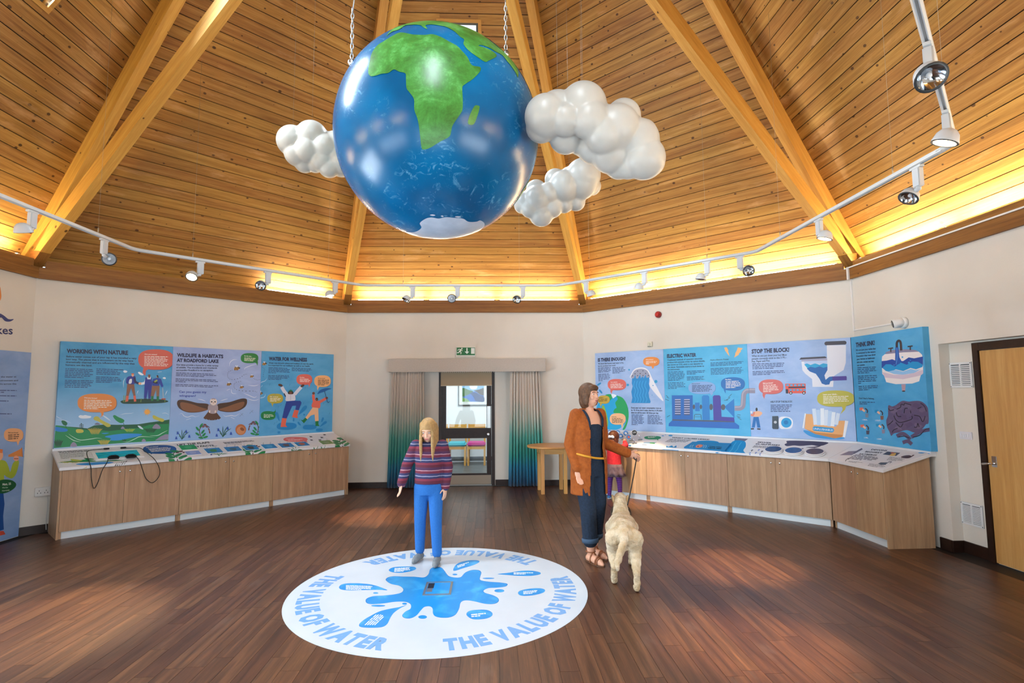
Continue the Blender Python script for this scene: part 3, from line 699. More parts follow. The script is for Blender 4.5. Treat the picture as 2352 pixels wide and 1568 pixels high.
a.bubble('#d2604f', 1383, 322, 236, 136, [(1215, 430), (1205, 500), (1240, 540), (1250, 470), (1300, 440)]); bub_txt(a, TXW, 'Are you aware?', 1230, 256, 1398, 262, 16, 1228, 285, 1545, 290, 7, 0, 20, [1, .9, 1, .95, .85, 1, .95])
a.bubble(ORNG, 598, 900, 260, 124, [(620, 1010), (655, 1040), (655, 1075), (620, 1105), (680, 1070), (690, 1000)]); bub_txt(a, TXW, 'Did you know?', 428, 838, 598, 846, 16, 425, 870, 795, 876, 6, -1, 22, [.95, 1, .95, 1, .85, .52])
# hills, pond, bushes
a.poly('#0b5a34', [(45, 1200), (200, 1215), (330, 1225), (470, 1240), (560, 1200), (700, 1188), (860, 1192), (1000, 1190), (1150, 1185), (1300, 1160), (1450, 1140), (1562, 1122), (1552, 1300), (40, 1330)], False)
a.poly('#12894e', [(45, 1198), (160, 1208), (330, 1240), (470, 1262), (620, 1262), (760, 1275), (900, 1260), (1050, 1240), (1160, 1235), (1300, 1190), (1560, 1178), (1545, 1400), (1000, 1430), (600, 1458), (300, 1480), (22, 1502)], False)
a.poly('#1b7fd6', [(42, 1222), (110, 1228), (200, 1250), (190, 1280), (100, 1285), (40, 1268)]); a.poly('#2a92e2', [(700, 1350), (840, 1320), (1000, 1308), (1190, 1315), (1150, 1345), (1010, 1375), (880, 1400), (770, 1398), (780, 1372)]); a.poly('#2a92e2', [(655, 1305), (720, 1298), (755, 1303), (700, 1314)])
for x, y, rx, ry, c in ((285, 1455, 42, 34, '#8f8aa6'), (1390, 1215, 50, 34, '#8f8aa6'), (940, 1232, 24, 18, '#8f8aa6'), (1220, 1398, 26, 20, '#8f8aa6'), (600, 1178, 34, 14, '#7d7a95')): a.poly(c, [(x-rx, y+ry*.8), (x-rx*.7, y-ry*.4), (x, y-ry), (x+rx*.8, y-ry*.3), (x+rx, y+ry*.8)])
a.poly('#8f8aa6', [(1370, 1400), (1440, 1350), (1510, 1318), (1550, 1318), (1546, 1390)], False)
a.poly('#c2bc4c', [(550, 1105), (575, 1080), (615, 1085), (640, 1115), (700, 1150), (770, 1185), (775, 1212), (735, 1222), (690, 1195), (620, 1150), (565, 1130)]); a.poly('#c2bc4c', [(1338, 1075), (1360, 1065), (1420, 1095), (1485, 1115), (1490, 1140), (1460, 1152), (1400, 1130), (1350, 1110)])
a.poly('#138a4c', [(810, 1075), (835, 1063), (880, 1088), (935, 1112), (962, 1135), (945, 1162), (910, 1168), (865, 1145), (830, 1112)]); a.line('#153a2a', [(945, 1160), (958, 1190)], 6)
a.poly('#14693f', [(122, 1145), (150, 1132), (190, 1155), (202, 1180), (180, 1202), (145, 1190)]); a.line('#153a2a', [(178, 1198), (188, 1232)], 6)
a.poly('#c2bc4c', [(315, 1265), (340, 1250), (400, 1255), (418, 1280), (395, 1298), (330, 1298)])
a.line('#16332f', [(385, 1168), (395, 1245)], 7)
for y in (1185, 1205, 1225): a.line('#16332f', [(362, y+16), (388, y-8), (418, y+14)], 7, False)
for bx, by, c, n, hh in ((570, 1320, '#b7a63c', 9, 95), (690, 1462, '#c0ae42', 8, 80), (1310, 1300, '#0b4f30', 8, 70), (1030, 1288, '#9dbb3c', 7, 50), (80, 1490, '#143c2a', 6, 110), (960, 1420, '#0b4f30', 3, 40)):
    for k in range(n): xx = (k-(n-1)/2)*18; a.line(c, [(bx+xx*.6, by), (bx+xx*1.0, by-hh*.6), (bx+xx*1.4, by-hh*(1-.25*abs(k-(n-1)/2)/n*2))], 13, True, True)
for p in ([(175, 1330), (250, 1380), (300, 1405), (380, 1420)], [(215, 1310), (270, 1350), (370, 1395), (520, 1380), (600, 1368), (665, 1378)], [(940, 1412), (1010, 1418), (1090, 1385), (1160, 1352), (1250, 1350), (1365, 1358)], [(1300, 1335), (1400, 1335), (1470, 1300), (1540, 1265)]): a.line('#bfe3d2', p, 9, True, True)
for p in ([(50, 1072), (90, 1100), (130, 1108)], [(50, 1128), (130, 1128), (200, 1145), (255, 1172)], [(905, 1060), (960, 1045), (1040, 1040), (1085, 1030)], [(1460, 1040), (1510, 1035), (1555, 1058)]): a.line('#dfeaf8', p, 6, True, True)
a.poly('#e9eff8', [(350, 1085), (370, 1064), (410, 1068), (440, 1062), (480, 1072), (518, 1078), (505, 1100), (440, 1108), (380, 1105)]); a.poly('#d6e6f6', [(668, 1066), (720, 1085), (780, 1140), (730, 1115)]); a.poly('#d6e6f6', [(1138, 1205), (1175, 1210), (1215, 1252), (1170, 1240)])
a.ell('#f2b04e', 1265, 1020, 38, 34)
for k in range(9): a.line('#f2b04e', [(1265+40*math.cos(k*.7), 1020+36*math.sin(k*.7)), (1265+56*math.cos(k*.7), 1020+50*math.sin(k*.7))], 6, False)
# three farmers
a.poly('#0c4030', [(925, 870), (1100, 848), (1400, 850), (1530, 868), (1530, 890), (1380, 905), (1000, 912), (925, 900)])
for x in (950, 970, 1180, 1500): a.line('#7f9a3c', [(x, 890), (x+6, 800 if x < 1000 else 840)], 14, True, True)
a.poly('#8a5a44', [(1000, 645), (1090, 645), (1110, 800), (1082, 806), (1050, 700), (1018, 806), (985, 806)], False); a.poly('#e2684f', [(985, 806), (1020, 806), (1012, 878), (975, 886)], False); a.poly('#e2684f', [(1080, 806), (1112, 800), (1120, 880), (1090, 884)], False)
a.poly('#24349a', [(1005, 552), (1090, 540), (1110, 560), (1100, 645), (1000, 645), (982, 610)]); a.line('#1a1d52', [(1095, 560), (1110, 620), (1170, 645)], 30); a.ell(SKIN, 1072, 530, 17, 20); a.line('#dd6a35', [(1055, 512), (1090, 514)], 14); a.poly('#e8ecf0', [(1030, 588), (1060, 582), (1056, 636), (1020, 640)])
a.line('#e9edf2', [(1255, 575), (1235, 630), (1180, 645)], 32); a.ell(SKIN, 1168, 642, 20, 17); a.poly('#24349a', [(1240, 560), (1325, 560), (1330, 650), (1310, 840), (1280, 840), (1276, 720), (1256, 840), (1222, 835), (1232, 640)], False); a.poly('#e9edf2', [(1262, 552), (1316, 552), (1312, 585), (1268, 585)], False); a.ell('#7d4a35', 1292, 545, 15, 22); a.line('#6b4a3a', [(1276, 528), (1308, 528)], 10); a.line('#1c2340', [(1222, 846), (1260, 850)], 16); a.line('#1c2340', [(1280, 850), (1310, 852)], 16)
a.poly('#2743a6', [(1345, 580), (1400, 565), (1450, 580), (1482, 680), (1455, 690), (1430, 640), (1425, 672), (1335, 672), (1328, 620)], False); a.poly('#93684d', [(1330, 672), (1432, 672), (1425, 812), (1390, 812), (1384, 720), (1352, 812), (1312, 808)], False); a.poly('#1e7a44', [(1318, 808), (1352, 812), (1346, 872), (1316, 874)], False); a.poly('#1e7a44', [(1390, 812), (1424, 812), (1422, 872), (1390, 874)], False); a.ell('#caa07c', 1402, 548, 14, 18); a.poly('#3a2418', [(1388, 535), (1410, 528), (1418, 560), (1408, 568)], False); a.line('#1b2026', [(1345, 620), (1385, 632), (1405, 630)], 22); a.line('#9db04a', [(1362, 620), (1400, 596)], 22); a.line('#c9c3bb', [(1472, 700), (1480, 840)], 7, False); a.line('#b8472f', [(1455, 848), (1510, 848)], 16)
a.poly('#eef2fa', [(945, 480), (965, 465), (1000, 478), (990, 494), (962, 497)]); a.poly('#eef2fa', [(1142, 495), (1165, 488), (1215, 522), (1200, 532), (1165, 522)]); a.poly('#eef2fa', [(1470, 570), (1495, 555), (1515, 570), (1500, 582)])
for p in ([(950, 700), (950, 620), (975, 560)], [(1130, 780), (1138, 750), (1150, 735)], [(1505, 800), (1520, 760), (1535, 735)], [(1405, 490), (1460, 484)]): a.line('#e4effa', p, 7, True, True)
a.done('illustration', t)

# ---- 2 wildlife & habitats
t, a = panel(-1, 1.466, 2.668, PZ0, PZ1, LAVB, 'lavender display board about wildlife with an owl spreading its brown wings'); a.zoom(380, 780, 6.533)
a.text(NAVY, 'WILDLIFE & HABITATS', 172, 252, 868, 276, 52, bold=.05); a.text(NAVY, 'AT ROADFORD LAKE', 170, 330, 798, 346, 50, bold=.05)
for k, (s_, x1, y1) in enumerate((('Our lakes provide a home for a wide variety', 795, 400), ('of wildlife. The woodlands and grasslands', 775, 434), ('surrounding Roadford is no exception.', 716, 470))): a.text(NAVY, s_, 163-k, 385+41*k, x1, y1, 23, bold=.03)
a.para('#2a3566', 158, 500, 770, 522, 3, -1, 21, [.93, 1, .7]); a.para('#2a3566', 152, 588, 792, 612, 3, -1, 21, [.95, 1, .25]); a.para('#2a3566', 150, 676, 790, 696, 2, -1, 21, [1, .88])
a.text('#2238a4', 'Can you guess my', 205, 795, 615, 802, 34, bold=.02); a.text('#2238a4', 'wingspan?', 205, 852, 458, 856, 32, bold=.02)
a.bubble('#1f7f3c', 1262, 276, 132, 76, [(1330, 335), (1365, 355), (1380, 392), (1388, 340), (1380, 300)], None); bub_txt(a, TXW, 'By the way...', 1185, 250, 1300, 256, 15, 1182, 276, 1350, 284, 3, 0, 19, [1, .95, .8])
WD, WL = '#4a3226', '#84583c'
a.poly(WD, [(175, 935), (200, 905), (260, 900), (360, 918), (480, 948), (640, 965), (640, 1040), (560, 1075), (440, 1092), (320, 1085), (220, 1040), (180, 985)]); a.poly(WL, [(230, 940), (380, 960), (520, 1010), (635, 1045), (560, 1070), (430, 1084), (320, 1075), (240, 1030)])
a.poly(WD, [(1225, 930), (1215, 890), (1160, 880), (1080, 898), (960, 935), (785, 965), (785, 1050), (880, 1080), (980, 1085), (1090, 1068), (1180, 1020), (1215, 975)]); a.poly(WL, [(1180, 930), (1060, 955), (920, 1005), (800, 1045), (890, 1070), (990, 1074), (1090, 1050), (1165, 1000)])
for k in range(6): x = 600+k*42; a.line('#5b3c2b', [(700-(5-2*k)*8, 1090), (x-15+k*4, 1185+math.sin(k/5*3.14)*22)], 42)
a.poly('#a79aa2', [(650, 975), (710, 960), (775, 975), (790, 1040), (765, 1095), (712, 1110), (660, 1095), (636, 1040)]); a.poly('#e3d3cc', [(668, 910), (690, 885), (720, 882), (752, 888), (772, 915), (765, 960), (720, 985), (676, 960)]); a.ell('#14100e', 693, 931, 12, 9); a.ell('#14100e', 744, 931, 12, 9); a.line('#b98a68', [(718, 935), (718, 955)], 10); a.line('#9a6a52', [(690, 892), (718, 884), (748, 892)], 8)
for x in (665, 752): a.line('#e9d8cc', [(x, 1060), (x-6, 1095)], 18)
for p in ([(480, 890), (545, 900), (605, 925)], [(820, 920), (880, 900), (938, 885)], [(200, 1120), (245, 1105), (275, 1140), (330, 1160), (400, 1140), (450, 1155), (512, 1138)], [(310, 1200), (380, 1182)], [(870, 1125), (900, 1150), (985, 1135), (1050, 1142), (1120, 1100)], [(980, 1160), (1035, 1188)], [(960, 400), (970, 340), (1020, 300), (1080, 298)], [(1185, 450), (1200, 420), (1290, 385), (1370, 365)], [(1240, 682), (1330, 690), (1400, 675)], [(985, 735), (1000, 800), (1065, 808)], [(1170, 800), (1230, 825), (1330, 865), (1370, 845)], [(1200, 870), (1280, 900), (1340, 910), (1405, 890)], [(920, 760), (965, 738)]): a.line('#e6ecf8', p, 8, True, True)
def bee(a, x, y, r=42, s=1):
    a.ell('#e8b05c', x, y, r, r*.62, -.2); 
    for k in (-.55, -.05, .45): a.line('#23160f', [(x+r*k+4, y-r*.62), (x+r*k-6, y+r*.62)], r*.28, False)
    a.ell('#23160f', x+r*.95*s, y-r*.2, r*.28, r*.28); a.ell('#d9e2f2', x-r*.2, y-r*.85, r*.18, r*.4, -.3); a.ell('#d9e2f2', x+r*.25, y-r*.85, r*.18, r*.4, .3)
bee(a, 1068, 432); bee(a, 1294, 550, 26); bee(a, 950, 668, 32); bee(a, 1142, 712, 28)
def dashes(a, pts, col='#3c3a52', w=7):
    q = crom([Vector((x, y, 0)) for x, y in pts], False, 8)
    for k in range(0, len(q)-1, 3): a.line(col, [(q[k].x, q[k].y), (q[k+1].x, q[k+1].y)], w, False)
dashes(a, [(1000, 455), (940, 490), (935, 560), (990, 597), (1100, 580), (1180, 525), (1225, 516)]); dashes(a, [(1130, 625), (1050, 645), (1025, 695), (1060, 745), (1180, 768), (1320, 770), (1375, 790)]); dashes(a, [(1320, 580), (1370, 603), (1420, 598)])
for x, y in ((1290, 1075), (1140, 1120)): a.line('#5a6590', [(x-30, y+30), (x+25, y-20)], 6, False, True); a.line('#7f8cb8', [(x-20, y-25), (x+10, y+5), (x+30, y+25)], 5, False, True)
def bluebell(a, x, y, k=1):
    for dx, dy in ((-85, -120), (0, -150), (70, -150), (115, -120), (-45, -60), (55, -50)): a.line('#1d5c40', [(x, y), (x+dx*.4*k, y+dy*.6*k), (x+dx*k, y+dy*k)], 10*k, True, True)
    for dx, dy in ((-62, -100), (65, -120), (110, -50), (-85, -25)): a.poly('#2f57b8', [(x+dx*k-6, y+dy*k-22), (x+dx*k+8, y+dy*k-22), (x+dx*k+20, y+dy*k+20), (x+dx*k-18, y+dy*k+20)], False)
def sprig(a, x, y, k=1, s=1):
    a.line('#5a2c2e', [(x+45*s*k, y+110*k), (x+5*s*k, y+30*k), (x+10*s*k, y-50*k), (x+80*s*k, y-95*k), (x+150*s*k, y-60*k)], 10*k)
    for dx, dy, r in ((-30, -40, .9), (-30, 40, .6), (20, 95, .15), (50, 5, -.9), (65, 50, -.8), (90, 85, -.3), (25, -90, -.9)): a.ell('#13884a', x+dx*s*k, y+dy*k, 38*k, 15*k, r*s)
    for dx, dy, r in ((105, -70, .5), (140, -30, 1.2), (150, 10, 1.4), (80, -105, .1), (60, -70, -.5)): a.ell('#7d4a45', x+dx*s*k, y+dy*k, 24*k, 9*k, r*s)
bluebell(a, 245, 1498); bluebell(a, 860, 1460, 1.1); sprig(a, 510, 1375); a.ell('#b0683f', 1128, 1348, 80, 82); a.ell('#c98a60', 1130, 1360, 62, 60); a.ell('#8e5230', 1150, 1340, 34, 24, .6); sprig(a, 1392, 1330, .95, -1)
a.done('illustration', t)

# ---- 3 water for wellness
t, a = panel(-1, 2.670, 3.876, PZ0, PZ1, BLUB, 'blue display board about wellness with two figures in boots jumping in puddles'); a.zoom(580, 800, 7.467)
a.text(NAVY, 'WATER FOR WELLNESS', 280, 202, 935, 222, 60, bold=.05); a.text(NAVY, 'Water runs through culture and tradition of over the earth.', 278, 258, 1048, 278, 24, bold=.03); a.text(NAVY, 'It is important for our wellbeing as well as our health.', 276, 298, 985, 314, 24, bold=.03)
a.para('#22386e', 274, 332, 640, 346, 5, -1, 22, [.88, 1, .95, 1, .36]); a.para('#22386e', 672, 340, 1018, 352, 3, 0, 22, [.95, 1, .85]); a.para('#22386e', 270, 466, 630, 474, 4, -1, 22, [.98, 1, .92, .64])
a.bubble(SALMON, 888, 532, 135, 92, [(940, 600), (968, 640), (962, 680), (990, 620), (985, 580)]); bub_txt(a, TXW, 'Fun fact...', 812, 503, 900, 506, 17, 812, 528, 985, 532, 3, 0, 22, [.9, 1, .9])
a.bubble(CREAM, 1200, 560, 142, 100, [(1105, 620), (1108, 690), (1115, 722), (1130, 680), (1160, 640)]); bub_txt(a, '#3a2414', 'Did you know?', 1122, 518, 1245, 522, 17, 1120, 545, 1312, 548, 5, 0, 21, [1, .95, 1, .98, .6])
a.bubble('#b9aa3e', 388, 858, 135, 84, [(310, 920), (330, 965), (345, 1005), (352, 960), (380, 930)]); bub_txt(a, TXW, 'Did you know?', 300, 832, 440, 838, 17, 300, 860, 482, 864, 3, 0, 23, [1, .92, .6])
a.bubble('#0c7d42', 268, 1150, 126, 76, [(340, 1090), (385, 1075), (390, 1038), (398, 1080), (390, 1130)], None); bub_txt(a, TXW, 'Are you aware...', 192, 1138, 352, 1142, 17, 192, 1162, 360, 1164, 2, 0, 23, [1, .62])
for k in range(34): x = 300+(k*97) % 1040; y = 600+(k*173) % 720; a.line('#2f7fae', [(x, y), (x-14, y+36)], 5, False)
for x, y, rx, ry in ((585, 1333, 172, 62), (980, 1350, 118, 42), (1145, 1397, 60, 26), (452, 1438, 24, 20)): a.poly('#1584c6', [(x-rx, y), (x-rx*.7, y-ry*.9), (x+rx*.1, y-ry), (x+rx*.8, y-ry*.8), (x+rx, y-ry*.1), (x+rx*.8, y+ry*.6), (x+rx*.1, y+ry), (x-rx*.8, y+ry*.8)])
for p in ([(790, 1135), (850, 1020), (905, 978), (935, 1000), (900, 1060)], [(462, 1250), (400, 1150), (385, 1105), (420, 1090), (450, 1140)], [(1150, 1345), (1220, 1260), (1262, 1245), (1272, 1275), (1220, 1310)], [(1175, 1260), (1190, 1200), (1212, 1180), (1222, 1205), (1200, 1250)], [(770, 1262), (800, 1265), (830, 1320), (790, 1305)], [(690, 1235), (705, 1185), (716, 1235), (704, 1252)]): a.poly('#1584c6', p)
a.ell('#1584c6', 884, 1135, 16, 15)
a.line('#d7d9e6', [(600, 800), (540, 730), (500, 660)], 58); a.line('#d7d9e6', [(720, 790), (790, 710), (835, 660)], 56); a.ell('#5a3a2e', 478, 630, 40, 22, .3); a.ell('#5a3a2e', 855, 640, 36, 20, -.5); a.poly('#d7d9e6', [(585, 775), (650, 770), (715, 780), (732, 830), (722, 892), (575, 900), (570, 840)]); a.line('#8f93b0', [(652, 790), (652, 890)], 5, False); a.line('#1d2440', [(540, 770), (565, 825)], 18)
a.poly('#1e1812', [(610, 780), (620, 730), (655, 712), (690, 735), (695, 780)]); a.ell('#7a4a34', 652, 762, 26, 24); a.line('#1b7a4a', [(625, 735), (655, 716), (682, 735)], 20)
a.poly('#1f3f96', [(580, 905), (700, 895), (820, 898), (840, 930), (792, 1058), (732, 1050), (745, 980), (680, 985), (585, 1200), (508, 1190), (540, 1040)], False)
a.poly('#e2684f', [(505, 1192), (585, 1200), (565, 1310), (595, 1345), (480, 1345), (488, 1290)], False); a.poly('#e2684f', [(715, 1052), (792, 1062), (765, 1160), (778, 1190), (750, 1192), (676, 1175)], False)
a.line('#e26a58', [(1060, 930), (1045, 850), (1042, 790)], 46); a.line('#e26a58', [(1130, 930), (1200, 890), (1260, 855)], 46); a.ell('#6a4030', 1045, 768, 24, 22); a.ell('#6a4030', 1272, 848, 22, 20); a.poly('#e26a58', [(1040, 905), (1100, 895), (1155, 910), (1148, 1022), (1015, 1005)]); a.ell('#2a1a14', 1100, 872, 22, 28); a.ell('#7a4a34', 1096, 880, 16, 18)
a.poly('#ecb98e', [(1030, 1010), (1125, 1020), (1132, 1240), (1072, 1248), (1062, 1130), (1000, 1150), (935, 1215), (905, 1185), (975, 1090)], False); a.poly('#147a3c', [(905, 1185), (938, 1215), (880, 1282), (825, 1222), (860, 1230)], False); a.poly('#147a3c', [(1078, 1248), (1130, 1242), (1128, 1300), (1148, 1330), (1078, 1328)], False)
a.poly('#155fa6', [(1112, 782), (1150, 720), (1230, 685), (1300, 680), (1352, 692), (1290, 712), (1235, 740), (1170, 760)]); a.line('#14305e', [(1235, 735), (1265, 850), (1290, 925), (1318, 910)], 9)
bee(a, 200, 265, 36); bee(a, 130, 772, 38)
for p in ([(0, 632), (90, 632), (150, 580), (215, 555), (245, 510)], [(110, 668), (170, 630)], [(0, 840), (90, 855), (200, 830), (218, 780)]): a.line('#cfe2f2', p, 9, True, True)
dashes(a, [(150, 310), (200, 350), (190, 420), (180, 500)], '#2c3a5a')
a.done('illustration', t)

# ---- 4 is there enough
RP = [.285, 1.565, 2.848, 4.15-PD*math.tan(math.radians(22.5))]
t, a = panel(1, RP[0], RP[1]-.001, PZ0, PZ1, PALB, 'pale blue display board with a shower head and a printed globe'); a.zoom(1360, 790, 7.127)
a.text(NAVY, 'IS THERE ENOUGH?', 95, 285, 548, 262, 54, bold=.05); a.text(NAVY, 'We know that humans need water to live,', 97, 332, 517, 314, 22, bold=.03); a.text(NAVY, 'but do you know how much?', 98, 370, 384, 358, 22, bold=.03)
a.para('#22386e', 97, 398, 306, 388, 4, 1, 22, [1, .95, 1, .9]); a.para('#22386e', 100, 500, 290, 490, 6, 1, 21, [.9, 1, .95, 1, .9, .35]); a.para('#22386e', 332, 390, 545, 380, 5, 0, 22, [.9, .85, 1, .95, .6])
a.bubble(ORNG, 968, 285, 132, 76, [(960, 345), (975, 370), (990, 405), (1010, 390), (1020, 345)]); bub_txt(a, TXW, 'Did you know?', 882, 262, 1002, 258, 16, 882, 290, 1058, 286, 3, 0, 20, [1, .92, .3])
a.bubble(SALMON, 405, 662, 150, 92, [(300, 720), (300, 780), (320, 818), (330, 770), (370, 740)]); bub_txt(a, TXW, 'Great catalogue?' if 0 else 'Your weekend...', 302, 632, 420, 628, 16, 302, 660, 500, 654, 4, 0, 20, [.85, 1, .95, 1])
a.ell('#11a6dd', 330, 1120, 268, 295); a.poly('#12a35a', [(400, 845), (500, 880), (570, 990), (598, 1120), (590, 1250), (545, 1380), (500, 1400), (530, 1330), (560, 1250), (520, 1180), (430, 1140), (350, 1120), (370, 1060), (400, 1040), (380, 960), (420, 900)]); a.poly('#12a35a', [(220, 832), (310, 822), (330, 880), (280, 930), (240, 900)]); a.poly('#8db23c', [(180, 990), (260, 1240), (240, 1380), (160, 1390), (130, 1250)]); a.poly('#eef4fb', [(315, 822), (350, 818), (400, 842), (370, 870), (340, 885)])
a.bubble('#c9a63a', 190, 908, 98, 68, [(125, 960), (140, 1030), (165, 970)]); a.para('#5a431a', 105, 890, 250, 880, 3, 0, 24, [.6, 1, 1]); a.bubble('#f6bd8c', 420, 1225, 130, 94, [(470, 1300), (490, 1385), (515, 1300)]); bub_txt(a, '#3a2414', 'By the way...', 325, 1198, 405, 1196, 16, 325, 1225, 512, 1220, 4, 0, 21, [.8, .95, 1, .95])
for x, y, r in ((115, 655, 40), (140, 775, 42)): a.ell('#2a8cc8', x, y, r, 16, -.6 if y < 700 else .9)
a.poly('#e9eaf2', [(640, 560), (645, 480), (690, 415), (760, 385), (840, 384), (900, 410), (940, 460), (985, 560), (1165, 910), (1100, 880), (945, 690), (930, 560)]); a.poly('#9aa0b8', [(650, 560), (660, 490), (700, 430), (780, 405), (860, 412), (915, 455), (932, 560)])
for x, y in ((745, 442), (832, 437), (703, 485), (788, 482), (876, 480), (662, 520), (745, 516), (833, 513), (922, 513), (706, 550), (877, 550)): a.ell('#1c1b34', x, y, 8, 8)
a.poly('#0e8ad0', [(655, 565), (690, 555), (705, 500), (720, 560), (750, 565), (785, 500), (800, 560), (830, 520), (845, 560), (876, 500), (890, 550), (938, 545), (930, 650), (945, 720), (925, 800), (935, 870), (958, 940), (950, 966), (642, 964), (660, 880), (642, 780), (665, 690), (650, 640)], False)
for x in (700, 745, 790, 835, 885): a.line('#45b4ea', [(x, 600), (x-20, 680), (x+10, 760), (x-8, 840), (x+12, 900), (x-6, 955)], 7)
for x, y, r in ((607, 420, 14), (585, 668, 20), (1045, 612, 26), (998, 677, 9), (982, 836, 6)): a.ell('#1f9ad0', x, y, r, r)
for k, (s_, x1, y1) in enumerate((('Every year our water consumption goes up', 1130, 1058), ('by 1%. If we don\'t make changes, in 20 years', 1150, 1098), ('time we will be using 183 litres per day.', 1090, 1140))): a.text(NAVY, s_, 640, 1052+40*k, x1, y1, 24, bold=.03)
a.para('#22386e', 645, 1162, 850, 1168, 8, 0, 22.5, [.95, .9, 1, .98, .92, 1, .9, .5]); a.para('#22386e', 908, 1168, 1160, 1176, 7, 0, 22.5, [.75, .85, .8, .95, .7, .96, 1])
a.done('illustration', t)

# ---- 5 electric water
t, a = panel(1, RP[1]+.001, RP[2]-.001, PZ0, PZ1, CYAB, 'cyan display board about electricity with a blue turbine engine and two lightning bolts'); a.zoom(1510, 780, 6.817)
a.text(NAVY, 'ELECTRIC WATER', 150, 282, 608, 262, 56, bold=.05)
for k, (s_, x1, y1) in enumerate((('Traditional methods of generating electricity', 705, 304), ('produce high amounts of the gas carbon dioxide,', 745, 342), ('also known as CO2, which is very damaging to', 710, 384), ('our planet. Renewable energy is much kinder to', 730, 422), ('the environment.', 352, 472))): a.text(NAVY, s_, 154+k, 330+37*k, x1, y1, 24, bold=.03)
a.text(NAVY, 'Hydro-Electric Power', 828, 328, 1118, 314, 22, bold=.02)
for x0, y0, x1, y1, n, fr in ((158, 510, 428, 500, 7, [.92, .95, 1, .97, .95, .9, .7]), (164, 680, 432, 672, 5, [.9, 1, .95, 1, .5]), (458, 498, 745, 488, 3, [1, .95, .5]), (460, 590, 740, 578, 3, [.95, .9, 1]), (830, 368, 1345, 345, 3, [1, .95, .8]), (834, 458, 1342, 436, 5, [.98, .93, 1, .95, .92])): a.para('#123a70', x0, y0, x1, y1, n, 1, 22, fr)
a.poly('#f2b878', [(1045, 125), (1085, 116), (1112, 165), (1105, 180), (1118, 215), (1130, 262), (1085, 205), (1078, 190), (1065, 180)], False); a.poly('#f2b878', [(1260, 120), (1338, 132), (1300, 175), (1312, 180), (1270, 225), (1280, 232), (1200, 280), (1222, 225), (1215, 220), (1245, 165)], False)
a.bubble('#86abdf', 698, 752, 212, 98, [(810, 830), (840, 860), (830, 885), (870, 850), (870, 800)], '#3f7ab8'); bub_txt(a, '#14224e', 'Did you know?', 540, 698, 665, 694, 16, 542, 724, 858, 716, 5, 0, 22, [1, .97, .9, .98, .85])
a.bubble('#0d6cb8', 1180, 690, 186, 104, [(1030, 750), (1045, 800), (1068, 845), (1070, 790), (1110, 770)]); bub_txt(a, TXW, 'Fun fact...', 1065, 634, 1165, 630, 20, 1070, 660, 1305, 652, 5, 0, 24, [.85, .95, 1, .97, .66])
a.poly('#0a66bd', [(225, 870), (552, 868), (558, 1250), (232, 1250)], False)
for x in (275, 418):
    for k in range(14): a.line('#c6c3ce' if k % 2 == 0 else '#4b4a58', [(x, 938+k*18), (x+90, 936+k*18.2)], 12, False)
a.ell('#4d5260', 572, 1050, 18, 38); a.ell('#4d5260', 682, 1050, 18, 36); a.ell('#4d5260', 842, 1052, 28, 48); a.ell('#4d5260', 1030, 1055, 34, 46); a.poly('#1377c8', [(588, 985), (660, 982), (664, 1118), (594, 1118)], False)
a.poly('#0f7fcc', [(696, 890), (720, 868), (790, 868), (812, 890), (822, 1255), (708, 1255)], False); a.poly('#4037a0', [(868, 890), (890, 868), (970, 868), (990, 890), (1004, 1205), (1200, 1215), (1210, 1285), (880, 1270)], False); a.poly('#0f78c6', [(1062, 1040), (1202, 922), (1206, 1222), (1068, 1072)], False)
a.line('#3d4a5c', [(575, 1250), (582, 1175), (600, 1168), (670, 1168), (685, 1180), (690, 1250)], 8, False); a.line('#3d4a5c', [(590, 1205), (680, 1205)], 5, False)
a.poly('#4a5264', [(232, 1245), (870, 1260), (1205, 1280), (1210, 1292), (232, 1264)], False); a.poly('#0b64bd', [(230, 1264), (1212, 1292), (1282, 1345), (1280, 1395), (176, 1352), (180, 1310)], False)
PIPE = '#8e8ba0'; a.line(PIPE, [(1210, 1072), (1290, 1070), (1335, 1040), (1345, 960), (1355, 850), (1395, 805), (1440, 800)], 78); a.line('#aaa6b8', [(1210, 1055), (1290, 1050), (1318, 1025), (1328, 950), (1338, 840), (1385, 788), (1440, 782)], 20)
for p in ([(1165, 850), (1108, 905), (1140, 905), (1075, 945), (1110, 942), (1045, 950)], [(135, 868), (168, 895), (148, 900), (185, 915)], [(125, 930), (180, 950)], [(150, 1210), (200, 1182)], [(1250, 1170), (1302, 1178)], [(1240, 1192), (1298, 1215), (1255, 1215), (1315, 1252)]): a.line('#26304a', p, 6, False)
a.done('illustration', t)

# ---- 6 stop the block
t, a = panel(1, RP[2]+.001, RP[3]-.004, PZ0, PZ1, PALB, 'pale blue display board with a cutaway toilet and a red double-decker bus'); a.zoom(1700, 760, 5.807)
a.text(NAVY, 'STOP THE BLOCK!', 153, 298, 655, 272, 54, bold=.05)
for k, (s_, x1, y1) in enumerate((('What do you put down your loo? Most', 622, 328), ("people correctly stick to the 3 'P's -", 622, 364), ('Pee, Paper and Poo.', 400, 406))): a.text(NAVY, s_, 156+k, 345+37*k, x1, y1, 26, bold=.02)
a.para('#2a3a70', 162, 444, 588, 432, 4, 1, 21, [1, .97, .95, .66]); a.para('#2a3a70', 166, 545, 592, 534, 3, 1, 21, [.98, 1, .55])
a.bubble('#d56a66', 410, 742, 162, 98, [(300, 800), (300, 860), (322, 905), (335, 850), (370, 820)]); bub_txt(a, TXW, 'Did you know?', 305, 706, 438, 698, 18, 308, 728, 512, 722, 5, 0, 21, [.85, .95, .93, 1, .55])
a.poly('#df5a4a', [(600, 702), (872, 700), (878, 830), (610, 830)], False)
